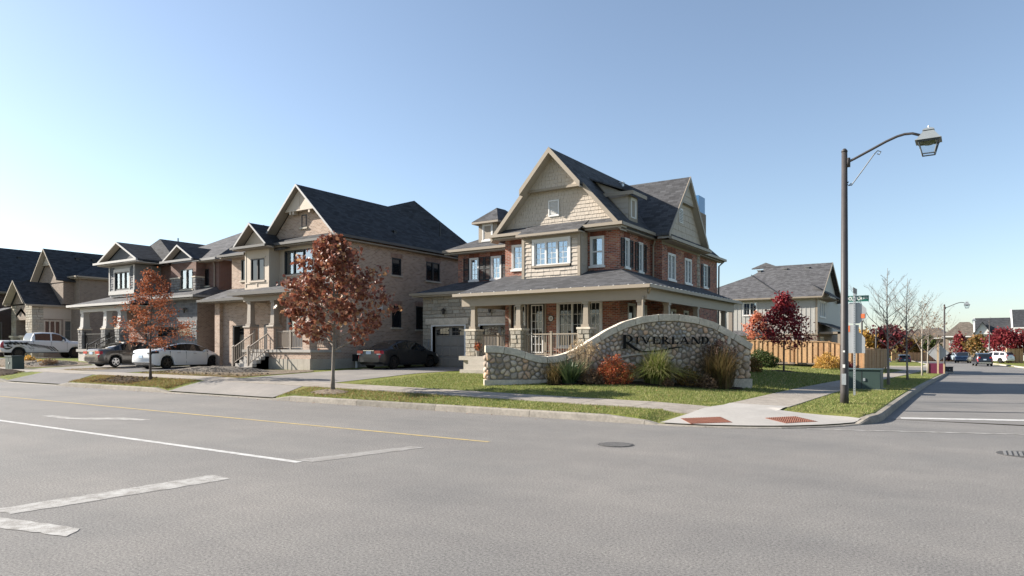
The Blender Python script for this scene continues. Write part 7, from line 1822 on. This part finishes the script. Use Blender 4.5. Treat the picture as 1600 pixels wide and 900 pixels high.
tree('pink_maple', 'small tree with coral pink leaves against the grey batten wall', 'tree', -15.4, 61.6, .5, 4.4, 1.6, 1.35, 'leaf_pink', 1500, .14, 'bark_grey', 14, None, .05, nl=12, twigs=4)
for i, (x_, y_, H_, cr_, bk, l) in enumerate(((-2.95, 33.7, 5.2, 1.45, 'bark_grey', 'leafless young tree with dark forked trunk nearest the transformer box'), (-2.80, 42.4, 5.6, 1.6, 'bark_grey', 'leafless young tree, second in the row along the side street'), (-2.75, 55.6, 5.6, 1.7, 'bark_pale', 'leafless young tree with a pale trunk, third in the boulevard row'), (-2.8, 64.6, 5.4, 1.7, 'bark_pale', 'leafless pale tree standing beside the maroon box'))):
    tree('bare_tree', l, 'tree', x_, y_, T(x_, y_), H_, 1.5, cr_, 'leaf_brown', 0 if i < 2 else 160, .07, bk, 20+i, [(0, .7), (.2, 1.), (.5, .95), (.75, .6), (1, .15)], .055, 'bare young trees along the side street', nl=19, twigs=8, up=1.25, bare=True)
rt = 'red leaved trees far down the street'
tree('red_tree', 'broad bright red tree behind the white hatchback', 'tree', 4.3, 129.5, -.8, 5.3, 1.2, 2.1, 'leaf_red', 2400, .30, 'bark_dark', 31, None, .12, rt, nl=20, twigs=5, spread=.38)
tree('red_tree', 'bright red tree over the pale fence at the right edge', 'tree', 7.9, 130.0, -.8, 5.0, 1.2, 2.1, 'leaf_red', 2200, .30, 'bark_dark', 32, None, .12, rt, nl=20, twigs=5, spread=.5)
tree('crimson_tree', 'small crimson tree in front of the tan brick house', 'tree', -1.5, 142, -.6, 4.9, 1.0, 1.15, 'leaf_red', 900, .28, 'bark_dark', 33, None, .1, rt, nl=14, twigs=4, spread=.28)
tree('olive_tree', 'olive and orange tree beside the crimson one', 'tree', 1.15, 140, -.6, 4.3, .9, 1.6, 'leaf_olive', 1300, .30, 'bark_dark', 34, None, .1, None, nl=14, twigs=4, spread=.45)
tree('dark_red_tree', 'dark red tree far off behind the first bare tree', 'tree', -10.8, 126, -.9, 6.0, 1.2, 2.9, 'leaf_darkred', 1900, .36, 'bark_dark', 35, None, .12, None, nl=16, twigs=4, spread=.45)
tree('yellow_tree', 'yellow leaved tree beyond the cedar fence by the sign post', 'tree', -14.6, 125, -.4, 4.7, .8, 2.4, 'leaf_yellow', 1500, .34, 'bark_dark', 36, None, .1, 'yellow trees beyond the fence', nl=14, twigs=4, spread=.45)
tree('yellow_tree', 'smaller yellow tree partly hidden by the stop sign', 'tree', -17.0, 124, -.4, 4.2, .8, 2.0, 'leaf_yellow', 1100, .34, 'bark_dark', 37, None, .1, 'yellow trees beyond the fence', nl=12, twigs=4, spread=.4)
tree('olive_shrub_tree', 'rounded dark olive tree left of the diamond sign', 'tree', -6.6, 146, -.9, 4.6, .9, 2.0, 'leaf_green', 1100, .36, 'bark_dark', 38, None, .1, 'low olive trees by the far fence', nl=12, twigs=4, spread=.4)
tree('olive_shrub_tree', 'dark olive tree right of the third bare tree', 'tree', -9.2, 145, -.9, 4.4, .9, 1.9, 'leaf_olive', 1000, .36, 'bark_dark', 39, None, .1, 'low olive trees by the far fence', nl=12, twigs=4, spread=.4)
# far wood on the horizon, one mass
rs = np.random.RandomState(5)
def far_wood(x0, x1, y0, y1, hmin, hmax, n, mat, name='far_trees'):
    P = []
    cl = [(rs.uniform(x0, x1), rs.uniform(y0, y1), rs.uniform(hmin, hmax)) for _ in range(n)]
    for cx, cy, hh in cl:
        k = 130; u = rs.normal(size=(k, 3))*np.array([1.8, 1.8, hh*.22]); P.append(u+np.array([cx, cy, -.8+hh*.55]))
    P = np.concatenate(P); quads_obj(name, leaves(P, .75, rs, lobed=False), mat, None, 'stuff')
far_wood(-130, 60, 215, 260, 6, 10, 110, 'leaf_brown'); far_wood(-60, -8, 175, 205, 3.5, 6.5, 26, 'leaf_brown', 'far_brush')

def bare_row():
    rr = random.Random(17); m = MB()
    def grow(p, d_, L, r, depth):
        e = add(p, mul(d_, L)); m.tube([p, e], [r, r*.66], 4, False)
        if depth == 0: return
        for k in range(3):
            a = rr.uniform(0, 6.28); t = rr.uniform(.35, .75); q = norm((d_[0]+math.cos(a)*t, d_[1]+math.sin(a)*t, d_[2]+rr.uniform(-.1, .25)))
            grow(add(p, mul(sub(e, p), rr.uniform(.55, 1.))), q, L*rr.uniform(.6, .78), r*.58, depth-1)
    for x in (-34, -41, -52, -60, -73, -88, -97, -112): grow((x, -21+rr.uniform(-3, 3), 0), (0, 0, 1), rr.uniform(3.6, 4.8), .2, 6 if x > -80 else 5)
    return m.build('far_trees', 'bark_twig', None, kind='stuff')
bare_row()
# ---- shrubs and grasses at the entrance sign and on the lawn
def ribbons(c, n, rs, r, hgt, spread, width, bend_, segs=5, stiff=0.):
    """curved grass blades as strips of quads: (n*segs, 4, 3)"""
    az = rs.uniform(0, 2*np.pi, n); base = np.stack([np.cos(rs.uniform(0, 6.28, n)), np.sin(rs.uniform(0, 6.28, n)), np.zeros(n)], 1)*rs.uniform(0, r, (n, 1))+np.array(c)
    d_ = np.stack([np.cos(az), np.sin(az), np.zeros(n)], 1); sd = np.stack([-np.sin(az), np.cos(az), np.zeros(n)], 1); L = hgt*rs.uniform(.65, 1.1, (n, 1)); sp = spread*rs.uniform(.15, 1.0, (n, 1)); out = []
    rows = []
    for k in range(segs+1):
        t = k/segs; w = width*(1-t**1.5*.92)*.5
        p = base+d_*sp*hgt*(t*(1-bend_)+bend_*t*t*1.2)+np.array([0, 0, 1])*L*(t-bend_*.62*t**2.6*sp/max(spread*hgt, 1e-6)*hgt)
        rows.append((p-sd*w, p+sd*w))
    V = [np.stack([rows[k][0], rows[k][1], rows[k+1][1], rows[k+1][0]], 1) for k in range(segs)]
    return V, rows
def blades_obj(name, mats, c, n, seed, parent, **kw):
    rs = np.random.RandomState(seed); V, rows = ribbons(c, n, rs, **kw); segs = len(V)
    # join the strip of one blade so that it keeps one tint
    A = np.stack([r[0] for r in rows]+[r[1] for r in rows[::-1]], 1)   # (n, 2*(segs+1), 3)
    k = A.shape[1]; off = np.array(wpos(parent)); me = bpy.data.meshes.new(name); me.vertices.add(n*k); me.vertices.foreach_set('co', (A-off).astype('f').ravel())
    F = []
    for j in range(segs): F.append(np.stack([np.full(n, j), np.full(n, k-1-j), np.full(n, k-2-j), np.full(n, j+1)], 1)+np.arange(n)[:, None]*k)
    F = np.concatenate(F).astype('i'); nf = len(F); me.loops.add(nf*4); me.loops.foreach_set('vertex_index', F.ravel()); me.polygons.add(nf); me.polygons.foreach_set('loop_start', np.arange(nf, dtype='i')*4)
    try: me.polygons.foreach_set('loop_total', np.full(nf, 4, dtype='i'))
    except Exception: pass
    me.materials.append(MT[mats]); me.update(calc_edges=True); o = bpy.data.objects.new(name, me); C.objects.link(o); o.parent = parent
    return o
def bush(name, label, c, r, hgt, mat, n, ls, seed, group=None, cat='shrub', flatness=1., lobed=False):
    rs = np.random.RandomState(seed); rr = random.Random(seed); h = thing(name, label, cat, c, group)
    m = MB(); pts = []
    for i in range(26):
        a = rr.uniform(0, 6.28); e = rr.uniform(.15, 1.5); l = 1.; q = (c[0]+math.cos(a)*math.cos(e)*r, c[1]+math.sin(a)*math.cos(e)*r*flatness, c[2]+math.sin(e)*hgt*rr.uniform(.8, 1.))
        m.tube([(c[0]+rr.uniform(-.1, .1)*r, c[1]+rr.uniform(-.1, .1)*r, c[2]), add(mul(q, .6), mul(c, .4)), q], [.012, .008, .004], 4, False)
    m.build('stems', 'bark_twig', h)
    u = unit(rs.normal(size=(n, 3))); u[:, 2] = np.abs(u[:, 2]); rad = rs.uniform(.25, 1., (n, 1))**.45*(1+.16*np.sin(u[:, :1]*7+seed)*np.cos(u[:, 1:2]*6+seed)+.1*np.sin(u[:, 2:]*9+u[:, :1]*5)); P = u*rad*np.array([r, r*flatness, hgt])+np.array(c)
    quads_obj('foliage', leaves(P, ls, rs, droop=-.2, lobed=lobed), mat, h); return h
def spt(u, n): p = FS.p(u, 0, n); return (p[0], p[1], T(p[0], p[1]))
MT['blade_green'] = island('blade_green', [(0, (.10, .15, .03)), (.4, (.17, .20, .05)), (.75, (.26, .25, .09)), (1, (.36, .31, .17))], .5, .3, .4)
MT['blade_brown'] = island('blade_brown', [(0, (.09, .065, .025)), (.5, (.19, .125, .06)), (.8, (.13, .12, .04)), (1, (.27, .18, .10))], .6, .2, .35)
MT['blade_yucca'] = island('blade_yucca', [(0, (.035, .06, .03)), (.6, (.065, .10, .05)), (1, (.16, .19, .10))], .4, .4, .15)
MT['blade_straw'] = island('blade_straw', [(0, (.38, .28, .17)), (.6, (.50, .39, .25)), (1, (.30, .20, .12))], .7, .15, .4)
MT['plume_purple'] = island('plume_purple', [(0, (.08, .05, .045)), (1, (.17, .11, .09))], .8, .1, .3)
bed = patch('mulch_bed', [FS.p(u, 0, n)[:2] for u, n in ((1.95, .06), (2.1, .75), (3.4, 1.15), (5.5, 1.15), (7.5, 1.1), (8.7, .8), (8.95, .06), (6, .06), (4, .06))], 'soil', .03, rough=.06, seed=4, mound=.05); struct(bed)
c = spt(2.75, .62); h = thing('yucca', 'spiky grey green yucca in front of the left dip of the wall', 'plant', c); blades_obj('leaves', 'blade_yucca', c, 300, 1, h, r=.2, hgt=.88, spread=1.15, width=.05, bend_=.12, segs=3)
c = spt(2.25, .60); h = thing('yellowing_grass', 'low yellowing grass clump beside the yucca', 'ornamental grass', c); blades_obj('blades', 'blade_brown', c, 320, 2, h, r=.2, hgt=.9, spread=.7, width=.016, bend_=.5)
c = spt(3.25, .50); h = thing('feather_grass', 'tall straw coloured feather grass rising over the coping', 'ornamental grass', c); blades_obj('blades', 'blade_straw', c, 90, 3, h, r=.2, hgt=1.5, spread=.35, width=.010, bend_=.25)
rs = np.random.RandomState(8); P = []
for i in range(34):
    a, l = rs.uniform(0, 6.28), rs.uniform(.1, .5); t0 = np.array([c[0]+math.cos(a)*l, c[1]+math.sin(a)*l*.6, c[2]+1.48-.35*l+rs.uniform(-.2, .12)])
    P.append(t0+np.cumsum(np.tile(np.array([math.cos(a)*.006, math.sin(a)*.006, -.011]), (26, 1)), 0)+rs.normal(size=(26, 3))*.012)
quads_obj('plumes', leaves(np.concatenate(P), .05, rs, lobed=False), 'blade_straw', h)
bush('orange_shrub', 'dense round shrub with fiery orange red leaves before the sign', spt(4.25, .68), .66, .92, 'leaf_bush', 4200, .055, 3)
c = spt(5.75, .62); h = thing('fountain_grass', 'arching green fountain grass below the lettering', 'ornamental grass', c); blades_obj('blades', 'blade_green', c, 1500, 5, h, r=.36, hgt=1.48, spread=.92, width=.028, bend_=1.3, segs=7)
bush('rusty_shrub', 'low rusty olive shrub between the two tall grasses', spt(6.85, .60), .52, .66, 'leaf_olive', 1900, .05, 7)
c = spt(7.95, .58); h = thing('maiden_grass', 'tall brown maiden grass with dark plumes near the right end', 'ornamental grass', c); blades_obj('blades', 'blade_brown', c, 1500, 6, h, r=.42, hgt=1.65, spread=.74, width=.016, bend_=.6, segs=6)
rs = np.random.RandomState(9); P = []
for i in range(60):
    a, l = rs.uniform(0, 6.28), rs.uniform(.05, .62); t0 = np.array([c[0]+math.cos(a)*l, c[1]+math.sin(a)*l*.6, c[2]+1.62-.4*l+rs.uniform(-.3, .15)])
    P.append(t0+np.cumsum(np.tile(np.array([math.cos(a)*.004, math.sin(a)*.004, -.009]), (24, 1)), 0)+rs.normal(size=(24, 3))*.014)
quads_obj('plumes', leaves(np.concatenate(P), .045, rs, lobed=False), 'plume_purple', h)
bush('dry_hydrangea', 'dry papery hydrangea heads left of the orange shrub', spt(3.55, .85), .36, .46, 'leaf_brown', 800, .075, 8, 'dried hydrangeas in the mulch bed')
bush('dry_hydrangea', 'dry papery hydrangea below the brown maiden grass', spt(7.3, .90), .40, .46, 'leaf_brown', 900, .075, 9, 'dried hydrangeas in the mulch bed')
bush('dry_hydrangea', 'small tan hydrangea at the front edge of the bed', spt(5.95, 1.05), .20, .30, 'leaf_brown', 350, .07, 10, 'dried hydrangeas in the mulch bed')
bush('juniper', 'dark green spreading juniper on the lawn right of the sign', (-12.7, 52.0, T(-12.7, 52)+.05), 1.25, 1.2, 'leaf_green', 4200, .11, 11)
bush('amber_shrub', 'amber brown shrub at the right end of the sign wall', (-9.9, 38.6, T(-9.9, 38.6)), .52, .85, 'leaf_olive', 1500, .08, 12)
bush('yellow_shrub', 'golden yellow shrub at the foot of the cedar fence', (-9.35, 59.0, T(-9.35, 59)+.1), 1.05, 1.15, 'leaf_yellow', 2200, .11, 13)
bush('red_brown_shrub', 'low red brown shrub at the fence corner', (-7.9, 59.3, T(-7.9, 59.3)), .6, .7, 'leaf_darkred', 900, .1, 14)
h = thing('flower_pot', 'small pot of orange flowers at the foot of the left porch pier', 'flower pot', (-18.0, 24.3, 1.32)); MB().tube([(-18.0, 24.32, 1.32), (-18.0, 24.32, 1.56)], [.07, .10], 10).build('pot', 'concrete', h)
rs = np.random.RandomState(3); quads_obj('flowers', leaves(rs.normal(size=(160, 3))*np.array([.07, .07, .09])+np.array([-18.0, 24.32, 1.76]), .06, rs, lobed=False), 'leaf_bush', h)
bush('tan_shrub', 'tan feathery plant between the porch steps and the sign wall', (-15.6, 22.4, T(-15.6, 22.4)), .35, .55, 'blade_straw', 500, .07, 15)
bush('yellow_plant', 'yellow leaved plant on the lawn beside the pickup', (-51.9, 20.2, T(-52, 20)), .45, .4, 'leaf_yellow', 500, .09, 16, 'low plants along the pickup driveway')
bush('rust_plant', 'rusty low plant in front of the pickup bumper', (-46.4, 19.2, T(-46.4, 19.2)), .5, .45, 'leaf_brown', 600, .08, 17, 'low plants along the pickup driveway')
bush('yellow_plant', 'small yellow plant behind the green pedestal', (-48.2, 19.4, T(-48, 19.4)), .25, .35, 'leaf_yellow', 250, .08, 18, 'low plants along the pickup driveway')

# ================================================================== bare soil, gravel, grass
struct(patch('soil_bed', [(-33.8, 18.0), (-30, 17.7), (-25.6, 17.8), (-25.4, 21.5), (-26.6, 22.3), (-30, 21.2), (-33.2, 20.2)], 'dry_soil', .02, rough=.12, seed=3, mound=.06))
struct(patch('gravel_bed', [(-33.6, 19.2), (-31, 18.8), (-27.6, 19.2), (-26.8, 20.6), (-29.8, 21.2), (-32.8, 20.3)], 'gravel', .05, rough=.12, seed=5, mound=.22))
struct(patch('soil_bed', [(-39.6, 17.6), (-38.4, 17.6), (-38.6, 21.5), (-39.4, 21.5)], 'dry_soil', .02, rough=.1, seed=6))
struct(patch('soil_bed', [(-56.6, 17.6), (-46.0, 17.6), (-44.6, 19.6), (-45.2, 21.4), (-50, 21.6), (-56.6, 20.6)], 'dry_soil', .02, rough=.2, seed=8, mound=.12))
struct(patch('gravel_bed', [(-50, 18.8), (-46.4, 18.4), (-45.2, 20.0), (-47, 21.0), (-50, 20.6)], 'gravel', .05, rough=.15, seed=9, mound=.2))
struct(patch('soil_heap', [(-45.4, 14.7), (-41.8, 14.6), (-40.8, 15.2), (-41.6, 15.75), (-45.6, 15.75)], 'soil', .02, rough=.1, seed=10, mound=.3))
struct(patch('soil_heap', [(-31.5, 14.7), (-28.8, 14.6), (-28.2, 15.3), (-29, 15.8), (-31.6, 15.75)], 'soil', .012, rough=.16, seed=11, mound=.05))
struct(patch('mulch_ring', [(-17.13+.75*math.cos(a*.7), 15.15+.42*math.sin(a*.7)) for a in range(9)], 'dry_soil', .02, rough=.06, seed=12, mound=.08))
struct(patch('mulch_ring', [(-9.25+1.0*math.cos(a*.7), 43.2+.9*math.sin(a*.7)) for a in range(9)], 'soil', .02, rough=.06, seed=13, mound=.08))
MT['grass_blade'] = island('grass_blade', [(0, (.10, .15, .028)), (.35, (.175, .21, .055)), (.7, (.25, .265, .085)), (.9, (.34, .30, .13)), (1, (.42, .34, .18))], .6, .25, .35)
MT['dry_blade'] = island('dry_blade', [(0, (.15, .15, .04)), (.3, (.24, .19, .065)), (.6, (.30, .21, .09)), (.85, (.27, .14, .065)), (1, (.40, .30, .16))], .7, .15, .3)
MT['litter'] = island('litter', [(0, (.16, .06, .03)), (.5, (.26, .12, .055)), (1, (.34, .22, .1))], .7, .15, .2)
Tv = np.vectorize(T); sdv = np.vectorize(sdist)
def scatter(name, boxes, mat, dens, hgt, seed, ok=None, w=.012):
    rs = np.random.RandomState(seed); out = []
    for x0, x1, y0, y1, dn in boxes:
        n = int((x1-x0)*(y1-y0)*dens*dn); x = rs.uniform(x0, x1, n); y = rs.uniform(y0, y1, n); out.append(np.stack([x, y], 1))
    P = np.concatenate(out); keep = sdv(P[:, 0], P[:, 1]) > .21
    if ok is not None: keep &= ok(P[:, 0], P[:, 1])
    P = P[keep]; n = len(P); z = Tv(P[:, 0], P[:, 1]); az = rs.uniform(0, 6.28, n)[:, None]; hh = hgt*rs.uniform(.5, 1.25, (n, 1))
    b = np.concatenate([P, z[:, None]-.01], 1); sd = np.concatenate([np.cos(az), np.sin(az), np.zeros((n, 1))], 1)*w*rs.uniform(.7, 1.3, (n, 1)); tp = np.concatenate([rs.normal(size=(n, 2))*hh*.45, hh], 1)
    return quads_obj(name, np.stack([b-sd, b+sd, b+tp], 1), mat, None, 'stuff')
def ramp_ok(x, y): return ~((x > -5.62) & (y < 17.48)) & ~((x < -5.3) & (y > 15.86) & (y < 17.44)) & ~((x > -5.36) & (x < -3.76) & (y > 17.0))
def old_ok(x, y): return ~((x > -7.05) & (y < 18.4) & (x+y*0 > -7.05) & ((x-(-7))*.9 > (y-16.0)*.0) & (sdv(x, y) < 2.4) & (x > -6.9+(y-14.3)*.0+np.clip(15.9-y, 0, 2)*.55)) & ~((x < -2.0) & (x > -7.0) & (y > 15.85) & (y < 17.45)) & ~((x > -5.35) & (x < -3.75) & (y > 17.0))
def off_sign(x, y):
    u = (x-O2[0])*E2[0]+(y-O2[1])*E2[1]; n = (x-O2[0])*E2[1]-(y-O2[1])*E2[0]; return ~((u > -.15) & (u < 9.4) & (n > -.6) & (n < .1)) & ~((u > 2) & (u < 8.9) & (n > 0) & (n < 1.1))
ok1 = lambda x, y: ramp_ok(x, y) & off_sign(x, y)
patchy = lambda x, y: (np.sin(x*1.3+2*np.sin(y*.8))+np.sin(y*2.1+x*.7)) > -1.1
scatter('grass', [(-18.9, -5.8, 14.5, 15.88, 1.), (-18.6, -5.4, 17.42, 22.5, .8), (-18.2, -5.4, 22.5, 27, .4), (-3.75, -1.9, 17.5, 30, .8), (-3.75, -1.9, 30, 50, .3)], 'grass_blade', 900, .055, 21, ok1, .009)
scatter('grass', [(-10.2, -5.35, 24, 44, .5), (-16, -5.35, 40, 60, .35)], 'grass_blade', 260, .08, 22, ok1, .02)
scatter('dry_grass', [(-33.4, -25.4, 14.5, 15.88, 1.), (-18.9, -13, 14.5, 15.88, .28), (-33.2, -25.5, 17.5, 19.4, .7), (-41, -39.8, 17.5, 20, .5), (-56, -47.5, 14.6, 15.8, .7), (-47, -41.0, 14.6, 15.85, .5), (-56, -46, 17.5, 20, .5)], 'dry_blade', 750, .075, 23, None, .011)
scatter('grass', [(-30.5, -25.6, 14.5, 15.88, .5), (-33.0, -26.5, 17.5, 18.6, .25), (-56, -41, 14.6, 15.8, .2)], 'grass_blade', 700, .07, 24, patchy, .011)
rs = np.random.RandomState(6)
def litter(boxes, seed, size=.05):
    rs = np.random.RandomState(seed); out = []
    for x0, x1, y0, y1, n in boxes: x = rs.uniform(x0, x1, n); y = rs.uniform(y0, y1, n); out.append(np.stack([x, y, Tv(x, y)+.045], 1))
    P = np.concatenate(out); P = P[sdv(P[:, 0], P[:, 1]) > .2]; V = leaves(P, size, rs, lobed=False); V[:, :, 2] = P[:, None, 2]+(V[:, :, 2]-P[:, None, 2])*.35
    quads_obj('fallen_leaves', V, 'litter', None, 'stuff')
rs = np.random.RandomState(41); P = np.stack([rs.uniform(-33, -7, 170), 14.24-np.abs(rs.normal(size=170))*.16, np.full(170, .012)], 1); V = leaves(P, .05, rs, lobed=False); V[:, :, 2] = .008+np.abs(V[:, :, 2]-.012)*.3; quads_obj('gutter_leaves', V, 'litter', None, 'stuff')
def stones(name, boxes, mat, seed, s0, s1, ok=None, lift=.05):
    rs = np.random.RandomState(seed); m = MB(); rr = random.Random(seed)
    for x0, x1, y0, y1, n in boxes:
        for _ in range(n):
            x, y = rr.uniform(x0, x1), rr.uniform(y0, y1)
            if ok and not ok(x, y): continue
            s = rr.uniform(s0, s1)*rr.uniform(.5, 1); z = T(x, y)+(lift(x, y) if callable(lift) else lift)+rr.uniform(-.01, .03); k = len(m.v)
            for q in ((1, 0, 0), (0, 1, 0), (-1, 0, 0), (0, -1, 0)): m.v.append((x+q[0]*s*rr.uniform(.7, 1.2), y+q[1]*s*rr.uniform(.7, 1.2), z+rr.uniform(-.3, .3)*s))
            m.v.append((x+rr.uniform(-.3, .3)*s, y, z+s*.75)); m.v.append((x, y, z-s*.6))
            for i in range(4): j = (i+1) % 4; m.f.append((k+i, k+j, k+4)); m.f.append((k+j, k+i, k+5))
    return m.build(name, mat, None, kind='stuff')
MT['gravel_stone'] = island('gravel_stone', [(0, (.12, .105, .09)), (.4, (.23, .205, .175)), (.8, (.33, .30, .26)), (1, (.18, .15, .115))], .9, .15, 0.)
MT['clod'] = island('clod', [(0, (.05, .037, .027)), (.5, (.11, .082, .06)), (1, (.19, .15, .105))], .95, .1, 0.)
inell = lambda cx, cy, rx, ry: (lambda x, y: ((x-cx)/rx)**2+((y-cy)/ry)**2 < 1)
mnd = lambda cx, cy, rx, ry, hh: (lambda x, y: .035+hh*max(0., 1-((x-cx)/rx)**2-((y-cy)/ry)**2))
stones('gravel_stones', [(-33.2, -27.0, 18.9, 21.0, 3000)], 'gravel_stone', 3, .018, .05, inell(-30.2, 19.95, 3.3, 1.2), mnd(-30.2, 19.95, 3.3, 1.2, .2))
stones('gravel_stones', [(-50, -45.4, 18.5, 20.9, 1500)], 'gravel_stone', 4, .02, .06, inell(-47.7, 19.7, 2.4, 1.3), mnd(-47.7, 19.7, 2.4, 1.3, .18))
stones('soil_clods', [(-45.4, -41, 14.6, 15.8, 700), (-31.6, -28.3, 14.6, 15.8, 420), (-33.5, -25.8, 17.8, 19.4, 500), (-56, -46.5, 17.8, 19.0, 700)], 'clod', 5, .02, .06, None, .03)
litter([(-18.8, -12, 14.5, 15.85, 420), (-18, -7, 17.5, 21, 160), (-33, -25.5, 14.5, 15.85, 700), (-33, -26, 17.5, 20, 200), (-10, -5.5, 36, 48, 250), (-12, -6, 14.5, 15.8, 60), (-3.6, -2, 20, 45, 90)], 3)
